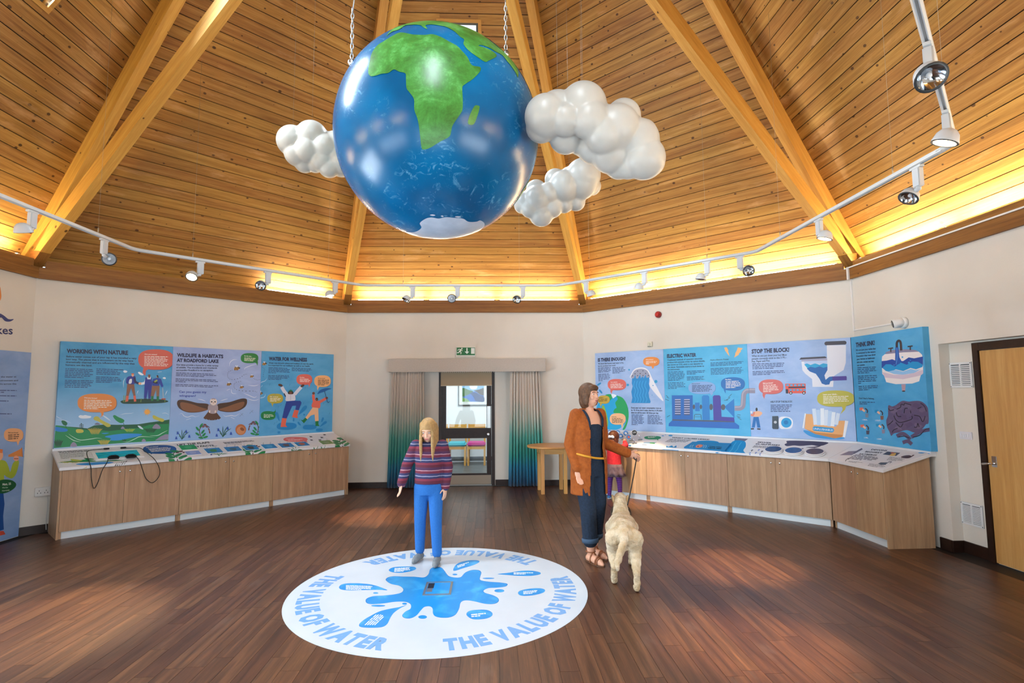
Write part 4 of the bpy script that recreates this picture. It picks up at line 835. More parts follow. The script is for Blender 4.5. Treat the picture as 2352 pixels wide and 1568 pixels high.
for k in range(5): a.poly('#3fa4d6', [(614+52*k, 712), (648+52*k, 710), (650+52*k, 732), (616+52*k, 732)], False)
a.poly('#27304c', [(644, 742), (868, 738), (868, 758), (644, 762)], False)
for k in range(5): a.poly('#3fa4d6', [(660+46*k, 775), (690+46*k, 774), (690+46*k, 796), (660+46*k, 796)], False)
a.poly('#2a2c40', [(606, 775), (640, 775), (642, 832), (610, 832)], False)
for x in (676, 850): a.ell('#1c1c26', x, 826, 20, 20); a.ell('#e8e8ea', x, 826, 10, 10)
# toilet
a.poly('#e4e6f0', [(1155, 190), (1412, 186), (1410, 420), (1380, 520), (1250, 600), (1240, 745), (965, 745), (960, 640), (870, 570), (830, 520), (818, 405), (1160, 390)], False); a.line('#3f3f4c', [(1150, 165), (1395, 155)], 50, False); a.ell('#3f3f4c', 1150, 166, 25, 25); a.ell('#3f3f4c', 1394, 156, 25, 25)
a.poly('#3f3f4c', [(790, 382), (810, 355), (1130, 338), (1158, 352), (1140, 362), (880, 376)], False); a.poly('#a6a8c6', [(815, 385), (1160, 362), (1162, 392), (820, 408)], False); a.poly('#b9cdee', [(850, 405), (1162, 392), (1162, 440), (860, 440)], False)
a.poly('#12a2d6', [(855, 445), (890, 432), (940, 450), (1000, 432), (1060, 450), (1110, 430), (1165, 440), (1165, 500), (900, 500)], False); a.poly('#0b62b0', [(890, 500), (940, 475), (1000, 490), (1060, 470), (1110, 490), (1165, 475), (1165, 520), (1125, 590), (1140, 650), (1190, 610), (1240, 604), (1240, 660), (1205, 670), (1190, 712), (1140, 718), (1090, 700), (1060, 640), (1010, 570), (930, 540)], False); a.poly('#45349a', [(1230, 606), (1415, 600), (1422, 612), (1422, 655), (1232, 662)], False)
a.bubble('#bfb944', 1275, 900, 248, 108, [(1345, 985), (1370, 1040), (1338, 1108), (1400, 1050), (1420, 980)]); bub_txt(a, TXW, 'Learn your labels...', 1105, 856, 1302, 850, 20, 1108, 880, 1448, 874, 5, 0, 21, [.99, .9, .95, 1, .42])
a.text(NAVY, 'HELP STOP THE BLOCK!', 405, 955, 695, 950, 24, bold=.025); a.para('#2a3a70', 408, 992, 698, 990, 5, 0, 21, [1, .95, .85, .8, .9])
a.ell('#1e1a1c', 220, 1045, 14, 24); a.poly('#f0b48e', [(180, 1075), (250, 1065), (290, 1090), (255, 1140), (180, 1145)], False); a.line('#e2826c', [(190, 1080), (170, 1125), (145, 1110)], 26); a.line('#f0b48e', [(255, 1080), (285, 1095), (255, 1125)], 22); a.poly('#eceef4', [(136, 1066), (165, 1070), (160, 1100), (140, 1098)], False); a.poly('#0f6cb6', [(180, 1145), (246, 1145), (272, 1288), (230, 1288), (212, 1190), (196, 1286), (155, 1288)], False); a.line('#2d2f3a', [(145, 1305), (185, 1303)], 18); a.line('#2d2f3a', [(228, 1305), (272, 1308)], 18)
a.poly('#3e4c5a', [(428, 1135), (505, 1132), (512, 1145), (515, 1300), (505, 1308), (438, 1306), (428, 1290)], False); a.ell('#c4cad2', 470, 1215, 20, 18); a.poly('#e9edf6', [(525, 1155), (640, 1145), (695, 1180), (705, 1235), (680, 1295), (600, 1305), (530, 1290)]); a.ell('#1a9ad6', 617, 1222, 70, 66); a.ell('#0b78bc', 612, 1218, 30, 28)
a.poly('#2f93d6', [(860, 1320), (1120, 1390), (1390, 1420), (1300, 1445), (1000, 1420), (880, 1370)]); a.poly('#e8ab6c', [(876, 1105), (960, 1108), (985, 1225), (1280, 1275), (1320, 1195), (1395, 1195), (1420, 1300), (1370, 1410), (1270, 1430), (1000, 1370), (860, 1300)], False); a.poly('#c9843f', [(862, 1300), (1010, 1350), (1372, 1385), (1350, 1415), (1260, 1430), (1000, 1372)], False)
for k, (x, y, hh) in enumerate(((985, 1060, 190), (1040, 1075, 180), (1095, 1055, 200), (1150, 1075, 185), (1200, 1090, 180), (1250, 1105, 165), (1310, 1120, 130))): a.line(('#d9e6f6', '#bcd6f2', '#e8f0fa')[k % 3], [(x+(1120-x)*.15, y+hh), (x, y-25)], 50, False)
a.poly('#e9ecf2', [(862, 1095), (880, 1100), (850, 1295), (832, 1292)], False); a.poly('#e9ecf2', [(1400, 1192), (1445, 1200), (1400, 1420), (1370, 1412)], False); a.line('#1293cf', [(1000, 1300), (1220, 1322)], 62, False); a.ell('#1293cf', 998, 1300, 32, 31); a.ell('#1293cf', 1222, 1322, 32, 31); a.text('#f2f6fb', 'UNFLUSHABLE!', 975, 1312, 1240, 1336, 26, bold=.0)
a.line(PIPE, [(100, 795), (150, 795), (200, 795)], 66, False); a.line('#aaa6b8', [(110, 780), (200, 780)], 18, False)
a.done('illustration', t)

# ---- 7 think sink (on the right-hand wall, round the corner)
T7 = 1.183
M = wallM(2) @ T(PD*math.tan(math.radians(22.5)), 0, PZ0)
t, a = panel(2, PD*math.tan(math.radians(22.5))+.004, T7, PZ0, PZ1, SNKB, 'blue display board round the corner with a wash basin above a purple fatberg'); a.zoom(1940, 730, 4.752)
a.text(NAVY, 'THINK SINK!', 122, 318, 328, 292, 48, bold=.05)
for k, (s_, x1, y1) in enumerate((("It's not just your toilet that", 340, 342), ('is connected to the sewers.', 340, 376), ('Everything that goes down', 338, 408), ('your kitchen or bathroom', 328, 444), ('sink also comes out into', 320, 480), ('our system.', 222, 518))): a.text(NAVY, s_, 126+2*k, 360+33*k, x1, y1, 19, bold=.03)
for y0, n, fr in ((548, 4, [1, .95, 1, .6]), (640, 5, [.98, 1, .95, .93, .15]), (752, 3, [1, .97, .55])): a.para('#173a70', 140+(y0-548)*.06, y0, 350+(y0-548)*.06, y0-9, n, .8, 19, fr)
a.text(NAVY, "Don't feed a Fatberg...", 158, 884, 330, 888, 19, bold=.02); a.para('#173a70', 163, 922, 330, 924, 2, 0, 18, [1, .5])
# basin
a.poly('#8c86a4', [(450, 390), (500, 355), (640, 342), (760, 348), (815, 372), (820, 395), (640, 400)]); a.poly('#efe8e8', [(405, 480), (410, 420), (440, 395), (640, 375), (810, 368), (845, 400), (856, 450), (858, 600), (832, 625), (815, 690), (740, 715), (560, 722), (455, 700), (432, 630), (412, 610)], False); a.poly('#d6c6d6', [(412, 590), (540, 620), (700, 612), (858, 565), (858, 605), (830, 628), (640, 668), (440, 650)], False)
a.poly('#1d49a6', [(405, 470), (460, 465), (520, 450), (570, 470), (640, 470), (700, 430), (760, 440), (855, 420), (856, 520), (405, 545)], False); a.poly('#1396d6', [(412, 545), (450, 505), (500, 505), (550, 530), (610, 485), (680, 510), (740, 475), (800, 478), (856, 510), (850, 535), (780, 560), (720, 545), (640, 580), (560, 560), (500, 590), (450, 578)], False); a.poly('#8fc4ee', [(470, 585), (560, 565), (640, 585), (720, 555), (780, 570), (830, 560), (760, 600), (640, 618), (540, 612)], False)
a.poly('#1c57b0', [(555, 320), (588, 320), (600, 430), (622, 470), (600, 500), (560, 515), (552, 450)], False); a.line('#6aa8e6', [(572, 330), (575, 430), (560, 510)], 5); a.line('#3b3338', [(571, 320), (572, 270), (592, 248), (612, 270), (618, 355)], 26)
for x, y in ((503, 330), (716, 308)): a.line('#3b3338', [(x-28, y+5), (x+28, y-3)], 14, False); a.line('#3b3338', [(x+2, y), (x+2, y+42)], 14, False)
a.poly('#b79aa8', [(620, 724), (668, 722), (662, 795), (628, 798)], False); a.ell('#2a2026', 645, 798, 18, 7)
for x, y, r in ((785, 320, 8), (632, 427, 9), (703, 487, 11), (718, 462, 6), (542, 512, 6)): a.ell('#2f9fe0', x, y, r, r)
# fatberg
FB = '#5d5074'; a.poly(FB, [(478, 955), (520, 965), (560, 950), (600, 920), (640, 903), (700, 912), (760, 905), (830, 908), (880, 940), (910, 985), (920, 1070), (915, 1150), (890, 1160), (860, 1200), (810, 1240), (760, 1250), (690, 1225), (640, 1230), (590, 1250), (540, 1260), (510, 1285), (490, 1240), (465, 1190), (455, 1120), (475, 1060)]); 
for x, y, r in ((530, 1010, 50), (600, 980, 55), (690, 960, 52), (790, 960, 50), (860, 1000, 46), (870, 1100, 44), (800, 1180, 50), (700, 1170, 48), (590, 1200, 48), (510, 1130, 44), (640, 1080, 60), (760, 1080, 58)): a.poly(('#655878', '#57496e', '#6b5c7c')[x % 3], [(x+r*(.8+.3*math.sin(w*3+x))*math.cos(w), y+r*.8*(.8+.3*math.cos(w*2+y))*math.sin(w)) for w in [2*math.pi*k/9 for k in range(9)]])
for p in ((570, 1290, 640, 1262, 720, 1325), (730, 1300, 830, 1240, 940, 1215), (635, 1360, 690, 1345, 735, 1378)): a.line(FB, [(p[0], p[1]), (p[2], p[3]), (p[4], p[5])], 40)
for p in ([(480, 985), (500, 1010), (540, 1000)], [(570, 995), (610, 975), (620, 940), (650, 950), (660, 930), (730, 950)], [(650, 1040), (660, 990), (690, 985)], [(565, 1030), (580, 1070), (620, 1075)], [(540, 1065), (560, 1110), (610, 1140), (720, 1110), (740, 1090), (735, 1070)], [(830, 930), (870, 960), (895, 1020)], [(760, 1060), (820, 1075), (850, 1130), (870, 1110), (880, 1070)], [(470, 1170), (500, 1150), (530, 1120)], [(560, 1140), (610, 1190), (640, 1150)], [(520, 1250), (540, 1220), (580, 1205)], [(760, 1190), (790, 1190), (800, 1150), (815, 1190)], [(800, 990), (840, 970)], [(720, 1010), (725, 1040)], [(590, 1300), (650, 1290), (710, 1310)], [(750, 1300), (820, 1280), (880, 1220), (930, 1210)]): a.line('#231c30', p, 9)
for x, y, c1, c2 in ((165, 985, '#e2725e', '#7f8ba0'), (330, 1010, '#1293cf', '#8a5a44'), (175, 1170, '#e2725e', '#4b4a5c'), (345, 1160, '#1293cf', '#8f8aa6')):
    a.line(c1, [(x, y+10), (x+40, y+5)], 30, False); a.line('#f0c0a4', [(x+30, y+12), (x+58, y+34)], 22); a.line('#34303e', [(x+62, y), (x+85, y+25), (x+82, y+50)], 12); a.poly(c2, [(x+62, y+58), (x+98, y+58), (x+94, y+100), (x+66, y+100)], False)
for s_, x0, y0, x1 in (('1. DRAIN...', 195, 1116, 255), ('2. COLLECT...', 335, 1124, 400), ('3. WIPE...', 215, 1312, 262), ('4. SCRAPE...', 355, 1326, 412)): a.text('#f2f6fa', s_, x0, y0, x1, y0+2, 14, bold=.02)
a.done('illustration', t)

# ---- panel on the left wall and the logo painted above it
t, a = panel(-2, 3.02, 4.115, .015, 2.115, boardbg('print_soft_blue', '#7d9fd2', '#96b3de'), 'tall blue display board standing on the floor with a figure calling through a megaphone', .03); a.zoom(0, 640, 2.571)
for k, (s_, x0, x1, y) in enumerate((('responsible for the water at', -110, 96, 580), ('looking after the environment and', -140, 106, 602), ('lakes and reservoirs across the', -130, 96, 622))): a.text(NAVY, s_, x0, y+4, x1, y+2, 9, bold=.02)
for y, x1, n in ((662, 98, 2), (694, 96, 1), (724, 50, 1), (800, 68, 1)): a.para('#3a4a80', -150, y-3, x1, y, n, 0, 11, [1, .7][:n])
a.bubble('#f0b27e', 80, 922, 57, 40, [(96, 955), (106, 985), (118, 950)]); bub_txt(a, '#3a2414', 'Did you know?', 48, 912, 107, 912, 8, 47, 926, 112, 922, 3, 0, 11, [1, 1, .9])
a.poly('#9fb53a', [(-90, 1090), (-20, 1070), (30, 1075), (50, 1110), (60, 1140), (75, 1090), (100, 1070), (112, 1085), (95, 1150), (70, 1178), (40, 1170), (24, 1160), (22, 1200), (-10, 1260), (-95, 1260)]); a.ell('#f0b48e', -8, 1040, 26, 34); a.line('#e07a3c', [(-34, 1012), (15, 1018)], 22); a.poly('#d98a48', [(48, 1040), (110, 1010), (128, 998), (132, 1050), (110, 1048), (50, 1052)], False); a.line('#b86e34', [(128, 996), (133, 1052)], 5, False); a.ell('#f0a98e', 95, 1060, 16, 16); a.line('#8a3a3a', [(82, 1062), (108, 1062)], 4)
for p in ([(140, 1005), (155, 985)], [(145, 1025), (162, 1022)], [(140, 1045), (150, 1062)], [(144, 1015), (160, 1003)]): a.line('#1d9bd6', p, 4, False)
a.poly('#145a32', [(-60, 1220), (-30, 1200), (20, 1185), (70, 1190), (95, 1212), (80, 1240), (30, 1265), (-40, 1268)]); a.text('#f2f6ef', 'Matt, 25', 14, 1220, 64, 1215, 13, bold=.02); a.text('#d8ecd8', 'Warden', 12, 1238, 46, 1235, 9); a.text('#d8ecd8', 'Newquay', 12, 1256, 56, 1250, 9)
a.poly('#154f9a', [(-90, 1262), (20, 1268), (26, 1330), (18, 1400), (22, 1480), (-8, 1490), (-30, 1340), (-60, 1490), (-95, 1490)], False); a.poly('#d2503c', [(-15, 1490), (20, 1488), (32, 1508), (-15, 1520)], False)
a.done('illustration', t)
M = wallM(-2) @ T(3.35, 0, 2.3); a = Art(M, wp(-2, 3.4, .002, 2.3), wallM(-2).to_3x3() @ Vector((0, -1, 0))); a.zoom(0, 640, 2.571)
a.text('#1f2c66', 'Lakes', -88, 322, 75, 328, 50, bold=.015); a.poly('#2a3d7c', [(-40, 240), (-10, 205), (20, 215), (50, 238), (81, 238), (60, 252), (30, 250), (5, 228), (-20, 248)]); a.poly('#d9813c', [(-60, 150), (-40, 60), (-5, 40), (6, 80), (5, 120), (-20, 150)])
lo = a.done('wall_logo', None); lo.matrix_world = M; tag(lo, 'navy and orange logo painted on the wall above the left board', 'logo')
# ================================================================== DISPLAY CABINETS
WKB, WKF, WZB, WZF, WTK = .055, .578, .955, .797, .034       # worktop: back/front distance from wall, heights, thickness
LAM = flat('#e2e3e6', .32, name='white_laminate'); PLN_ = flat('#d9e3e8', .4, name='white_plinth')
def cabinet(i, t0, t1, label, lock_mid=True, endL=False, endR=False, angL=0, angR=0):
    """low unit with two doors; angL/angR skew the ends where two runs meet at the room corner"""
    M = wallM(i) @ T(t0, 0, 0); w = t1-t0; t = thing('display_cabinet', label, 'cabinet', M, 'oak cabinets under the display boards')
    zf, zb = WZF-WTK-.004, WZB-WTK-.004
    def zat(d): return zb+(zf-zb)*(d-WKB)/(WKF-WKB)
    bm = B(); d0, d1 = .062, .536
    k = lambda d, s: (angL if s == 0 else -angR)*(d-d1)           # skewed ends
    hexa(bm, [(0+k(d1, 0)+.002, -d1, .078), (w+k(d1, 1)-.002, -d1, .078), (w+k(d0, 1)-.002, -d0, .078), (0+k(d0, 0)+.002, -d0, .078), (0+k(d1, 0)+.002, -d1, zat(d1)), (w+k(d1, 1)-.002, -d1, zat(d1)), (w+k(d0, 1)-.002, -d0, zat(d0)), (0+k(d0, 0)+.002, -d0, zat(d0))], grain=2); mk('carcass', bm, OAK, t)
    bm = B(); box(bm, (.03, -.528, 0), (w-.03, -.45, .078)); mk('plinth', bm, PLN_, t)
    for s, x in ((0, 0), (1, w-.028)): bm = B(); box(bm, (x+.001, -.533, 0), (x+.027, -.40, .0775), grain=2); mk('plinth_post', bm, OAK, t)
    h = w/2
    for s in (0, 1):
        bm = B(); x0, x1 = (.002, h-.0015) if s == 0 else (h+.0015, w-.002); box(bm, (x0, -.556, .084), (x1, -.538, zat(.556)-.006), grain=2, bev=.0012); dr = mk('door', bm, OAK, t)
        bm = B(); xk = h-.052 if s == 0 else h+.052; lathe(bm, [(.012, 0), (.012, .004), (.009, .007), (.004, .0075)], 14, T(xk, -.556, .695) @ Matrix.Rotation(math.pi/2, 4, 'X')); mk('lock', bm, CHROME, dr)
    for s, on in ((0, endL), (1, endR)):
        if on:
            x0, x1 = (-.02, -.0005) if s == 0 else (w+.0005, w+.02); bm = B()
            hexa(bm, [(x0, -.552, 0), (x1, -.552, 0), (x1, -.062, 0), (x0, -.062, 0), (x0, -.552, zat(.552)), (x1, -.552, zat(.552)), (x1, -.062, zat(.062)), (x0, -.062, zat(.062))], grain=2); mk('end_panel', bm, OAK, t)
    return t
LT = [.278, 1.480, 2.682, 3.884]
cabinet(-1, LT[0], LT[1], 'oak cabinet at the left end of the left-hand run, black cords hanging in front', endL=True)
cabinet(-1, LT[1], LT[2], 'oak cabinet in the middle of the left-hand run'); cabinet(-1, LT[2], LT[3], 'oak cabinet at the right end of the left-hand run nearest the curtain', endR=True)
TA = math.tan(math.radians(22.5)); XC = 4.15-.556*TA
RT = [.29, 1.488, 2.693, XC-.004]
cabinet(1, RT[0], RT[1], 'oak cabinet of the right-hand run behind the child in the red top', endL=True); cabinet(1, RT[1], RT[2], 'oak cabinet of the right-hand run below the words about leaks'); cabinet(1, RT[2], RT[3], 'oak cabinet of the right-hand run below the three round dials', angR=TA)
cabinet(2, .556*TA+.004, 1.118, 'oak cabinet turned round the corner at the right end, next to the vents', angL=TA, endR=True)

def wtop(i, ts, te, skL=0, skR=0):
    """8 corners of a sloping worktop"""
    f = lambda t, d, z: wp(i, t, d, z)
    def q(d, z): return [f(ts+skL*d, d, z), f(te-skR*d, d, z)]
    a, b = q(WKF, WZF-WTK); c, e = q(WKB, WZB-WTK); a2, b2 = q(WKF, WZF); c2, e2 = q(WKB, WZB)
    return [a, b, e, c, a2, b2, e2, c2]
def upstand(i, ts, te, skL=0, skR=0):
    P = []
    for z in (WZB-WTK, PZ0-.002):
        for d, s in ((WKB+.004, 0), (WKB+.004, 1), (.003, 1), (.003, 0)): P.append(wp(i, ts+skL*d if s == 0 else te-skR*d, d, z))
    return P
TN = {}
for i in (-1, 1, 2):
    n = (wp(i, 0, WKB, WZB)-wp(i, 0, WKF, WZF)).cross(wallM(i).to_3x3() @ Vector((1, 0, 0))).normalized(); TN[i] = n if n.z > 0 else -n
def PT(i, x, y, lift=0): return onplane(x, y, wp(i, 0, WKF, WZF)+TN[i]*lift, TN[i])
def topM(i, p):
    """frame lying in the worktop: x along the wall, z out of the surface"""
    x = wallM(i).to_3x3() @ Vector((1, 0, 0)); z = TN[i]; y = z.cross(x)
    return Matrix(((x.x, y.x, z.x, p.x), (x.y, y.y, z.y, p.y), (x.z, y.z, z.z, p.z), (0, 0, 0, 1)))
def topthing(label, parts):
    o = thing('display_worktop', label, 'worktop', topM(parts[0][0], wp(parts[0][0], parts[0][1], WKF, WZF)))
    Mi = o.matrix_world.inverted()
    for p in parts:
        bm = B(); hexa(bm, [Mi @ v for v in wtop(*p)], bev=.003); mk('worktop_slab', bm, LAM, o)
        bm = B(); hexa(bm, [Mi @ v for v in upstand(*p)]); mk('upstand', bm, LAM, o)
    return o
def topart(i, o): 
    n = (wp(i, 0, WKB, WZB)-wp(i, 0, WKF, WZF)).cross(wallM(i).to_3x3() @ Vector((1, 0, 0))); n = n if n.z > 0 else -n
    A_ = Art(o.matrix_world, wp(i, 0, WKF, WZF), n.normalized(), 0, 0, 1, .0001, .000004); Wi = wallM(i).inverted(); n = n.normalized(); t0, t1 = {-1: (LT[0]-.028, LT[3]+.028), 1: (RT[0]-.028, 4.15), 2: (0, 1.158)}[i]
    def wrap(p, k):   # print runs over the rounded front edge and down it
        q = Wi @ p; t = min(max(q.x, t0), t1); d_ = -q.y
        if d_ <= WKF: return wp(i, t, max(d_, WKB), WZF+(WZB-WZF)*(WKF-max(d_, WKB))/(WKF-WKB))+n*k
        return wp(i, t, WKF+k, max(WZF-(d_-WKF)*1.05, WZF-WTK+.002))
    A_.wrap = wrap; return A_
WL_ = topthing('long white sloping worktop on the left-hand cabinets with printed leaves and grass', [(-1, LT[0]-.03, LT[3]+.03)])
WR_ = topthing('white sloping worktop on the right-hand cabinets that bends round the corner', [(1, RT[0]-.03, 4.15, 0, TA), (2, 0, 1.16, TA, 0)])
# ---- print on the left worktop
a = topart(-1, WL_); a.zoom(110, 990, 6.272)
a.para('#15171c', 150, 300, 600, 275, 2, 18, 12, [1, .95], h=.6); a.para('#6b6f78', 165, 325, 560, 302, 7, 4, 12, [.9, .88, .9, .86, .88, .84, .3])
a.poly('#0f8a4c', [(135, 455), (330, 425), (560, 405), (700, 432), (980, 415), (1120, 425), (990, 470), (850, 500), (600, 520), (380, 530), (160, 548)], False); a.poly('#2a92e2', [(400, 475), (560, 455), (800, 440), (950, 450), (800, 475), (560, 490)]); a.poly('#b4c04a', [(330, 400), (420, 408), (500, 420), (440, 432), (350, 425)]); a.poly('#0d7a44', [(520, 385), (640, 395), (660, 408), (560, 408)])
for bx, by in ((490, 520), (260, 455), (380, 455)):
    for k in range(7): a.line('#bcae44', [(bx+(k-3)*6, by), (bx+(k-3)*26, by-34+abs(k-3)*6)], 9, True, True)
for k in range(5): a.line('#2a3a30', [(960+k*35, 500-k*8), (985+k*35, 470-k*8), (1000+k*36, 455-k*8)], 10, True, True)
a.bubble('#0c4f9e', 1610, 262, 242, 64, [(1480, 310), (1485, 335), (1530, 308)], None); bub_txt(a, TXW, 'Did you know?', 1415, 238, 1590, 225, 11, 1445, 255, 1760, 232, 5, 12, 11, [.9, 1, .95, .9, .85])
a.text('#15171c', 'LIFT THE FLAPS', 1868, 210, 2335, 170, 26, up=(-.5, -.85), bold=.045)
def leafsprig(a, x, y, k=1.0, c='#0e8446'):
    a.line('#5a2430', [(x, y), (x-40*k, y-50*k), (x-90*k, y-85*k), (x-60*k, y-125*k), (x+40*k, y-140*k)], 12*k)
    for dx, dy, r in ((-95, -20, .25), (-130, -60, .2), (-140, -95, .15), (-30, -80, -.4), (45, -60, -.3), (110, -30, -.25), (-70, -135, .1)): a.ell(c, x+dx*k, y+dy*k, 66*k, 17*k, r)
    for dx, dy in ((-30, -118), (20, -132), (60, -120)): a.ell('#6b3038', x+dx*k, y+dy*k, 26*k, 9*k, -.2)
leafsprig(a, 1900, 430, 1.05)
a.zoom(450, 980, 6.533)
a.text('#15171c', 'FUN FACTS...', -90, 312, 320, 286, 24, up=(-.45, -.9), bold=.045)
a.para('#15171c', 410, 236, 870, 206, 3, 12, 10, [.95, 1, .55], h=.6); a.para('#5b606a', 450, 274, 880, 252, 1, 0, 10)
a.bubble(SALMON, 1495, 188, 182, 36, [(1610, 215), (1680, 232), (1660, 205)], None); bub_txt(a, TXW, 'Are you aware?', 1355, 186, 1475, 176, 10, 1380, 200, 1600, 186, 2, 10, 10, [1, .8])
for x, y in ((1725, 148), (1890, 160), (1735, 198), (1930, 118), (1860, 197)): a.ell('#35323c', x, y, 18, 8); a.line('#35323c', [(x-24, y-8), (x+24, y+6)], 5, False)
leafsprig(a, 885, 412, .95); leafsprig(a, 2240, 305, .95, '#0f7a44')
for bx, by, c in ((350, 425, '#2f7a4c'), (1495, 350, '#3b7a55'), (1830, 345, '#2f8a62'), (1940, 335, '#2f8a62')):
    for k in range(5): a.line(c, [(bx, by), (bx+(k-2)*30, by-35+abs(k-2)*8), (bx+(k-2)*62, by-62+abs(k-2)*20)], 10, True, True)
a.poly('#2d3f9a', [(215, 410), (240, 405), (245, 425), (220, 425)], False)
a.done('illustration', WL_)
# ---- print on the right worktop
a = topart(1, WR_); a.zoom(1370, 970, 7.35)
a.bubble('#178a52', 948, 256, 142, 30, [(1010, 280), (1045, 305), (1040, 270)], None); a.para(TXW, 868, 246, 1010, 238, 2, 4, 14, [1, .8])
a.text('#15162a', 'WHAT CAUSES LEAKS?', 1265, 262, 1900, 296, 22, up=(.75, -.75), bold=.045); a.para('#3b3f4a', 1235, 282, 1600, 300, 5, -20, 11, [1, 1, .95, .9, .5], h=.5)
for x, y, rx, ry in ((1250, 220, 36, 13), (1120, 225, 22, 7), (1165, 208, 12, 4)): a.ell('#1793d6', x, y, rx, ry)
a.poly('#178fd0', [(1055, 445), (1120, 432), (1130, 410), (1175, 420), (1180, 390), (1215, 410), (1275, 385), (1300, 415), (1350, 385), (1350, 420), (1400, 425), (1380, 450), (1340, 470), (1330, 492), (1090, 478)], False)
a.poly('#3f73ae', [(712, 398), (800, 330), (1015, 335), (925, 408)], False)
for q in ((790, 345, 900, 350, '#8fb4d8'), (900, 345, 985, 350, '#3f9a5a'), (770, 375, 850, 380, '#7a8fae'), (850, 378, 940, 382, '#dfe8f0')): a.line(q[4], [(q[0], q[1]), (q[2], q[3])], 20, False)
for x, y in ((470, 360), (530, 362), (560, 382)): a.ell('#3f8ed0', x, y, 26, 9)
a.poly('#1b93d4', [(1690, 325), (1730, 310), (1900, 305), (2040, 320), (2060, 350), (1980, 372), (1820, 368), (1720, 350)]); a.line('#1b93d4', [(2000, 355), (2130, 354)], 10, True, True)
a.poly('#6f6c86', [(2330, 262), (2560, 275), (2500, 320), (2335, 305)], False); a.poly('#168fd2', [(2330, 305), (2500, 318), (2520, 400), (2480, 470), (2490, 545), (2000, 495), (2150, 480), (2220, 400)])
for x in (2300, 2390): a.line('#5cbcea', [(x+60, 330), (x+10, 400), (x-10, 450), (x-60, 500)], 9)
a.zoom(1680, 990, 6.272)
a.text('#15162a', 'SEWER', 370, 164, 575, 178, 20, up=(.6, -.8), bold=.045); a.text('#15162a', 'SURPRISE!', 340, 190, 690, 210, 20, up=(.6, -.8), bold=.045); a.para('#3b3f4a', 325, 210, 600, 226, 3, -12, 11, [1, .9, .7], h=.55)
for x, y, c in ((292, 272, '#1c1f3c'), (390, 266, '#6a7cc0'), (262, 312, '#5a8ad0'), (348, 308, '#6a7cc0'), (436, 288, '#1c1f3c'), (410, 320, '#6a88c8')): a.text(c, '?', x-18, y+14, x+16, y+16, 26, up=(.4, -.85), bold=.04)
a.poly('#3f3656', [(840, 135), (1360, 155), (1350, 195), (1250, 215), (1160, 200), (1000, 212), (900, 205), (800, 215), (765, 190), (800, 170)]); a.poly('#3f3656', [(1070, 232), (1180, 225), (1290, 212), (1200, 240)]); a.poly('#3f3656', [(1000, 248), (1040, 245), (1030, 256)])
for x, y in ((600, 226), (640, 230), (680, 228), (905, 238), (935, 240), (960, 242), (1195, 242), (1240, 262), (1270, 260)): a.line('#2a2a38', [(x-5, y-4), (x+5, y+5)], 4, False)
a.done('illustration', WR_)
a = topart(2, WR_); a.zoom(1680, 990, 6.272)
a.bubble(SALMON, 1490, 232, 190, 38, [(1545, 262), (1560, 296), (1600, 262)], None); bub_txt(a, TXW, 'Did you know?', 1380, 218, 1545, 226, 11, 1370, 236, 1600, 240, 2, 4, 12, [1, .5])
a.poly('#7b7690', [(1558, 345), (1690, 288), (1835, 282), (1735, 345)], False); a.line('#55506a', [(1760, 318), (1850, 270), (1885, 252)], 24)
a.zoom(1920, 1000, 5.6)
for k, (s_, x0, y0, x1) in enumerate((('DEVONS', 448, 186, 652), ('BIGGEST', 372, 214, 590), ('FATBERG!', 295, 244, 518))): a.text('#15162a', s_, x0, y0, x1, y0+16, 22, up=(.7, -.75), bold=.045)
a.para('#2a2d38', 240, 250, 560, 290, 5, -24, 11, [.9, 1, 1, .9, .55], h=.55); a.para('#4b4f5c', 165, 330, 345, 350, 2, -6, 9, [1, .6]); a.line('#2a2d38', [(120, 330), (140, 305), (170, 302)], 8); a.para('#4b4f5c', 690, 275, 890, 300, 5, -10, 9, [.8, 1, .9, 1, .6]); a.para('#4b4f5c', 430, 362, 640, 390, 4, -8, 9, [.9, 1, .95, .6])
a.poly('#3a3f58', [(600, 242), (662, 205), (828, 222), (775, 262)], False); a.poly('#d9b23c', [(690, 250), (740, 225), (775, 228), (750, 260), (700, 258)]); a.ell('#b5553c', 728, 222, 26, 10); a.poly('#4a2426', [(835, 275), (880, 258), (940, 252), (975, 262), (985, 250), (1010, 250), (985, 268), (940, 290), (870, 290)]); a.poly('#3f4a5c', [(540, 362), (575, 345), (660, 345), (640, 376), (580, 376)], False); a.line('#3f4a5c', [(650, 360), (690, 335), (715, 338), (690, 355)], 7)
for x, y in ((1100, 222), (1220, 230), (1160, 216)): a.ell('#2a92d8', x, y, 42, 8)
a.done('illustration', WR_)

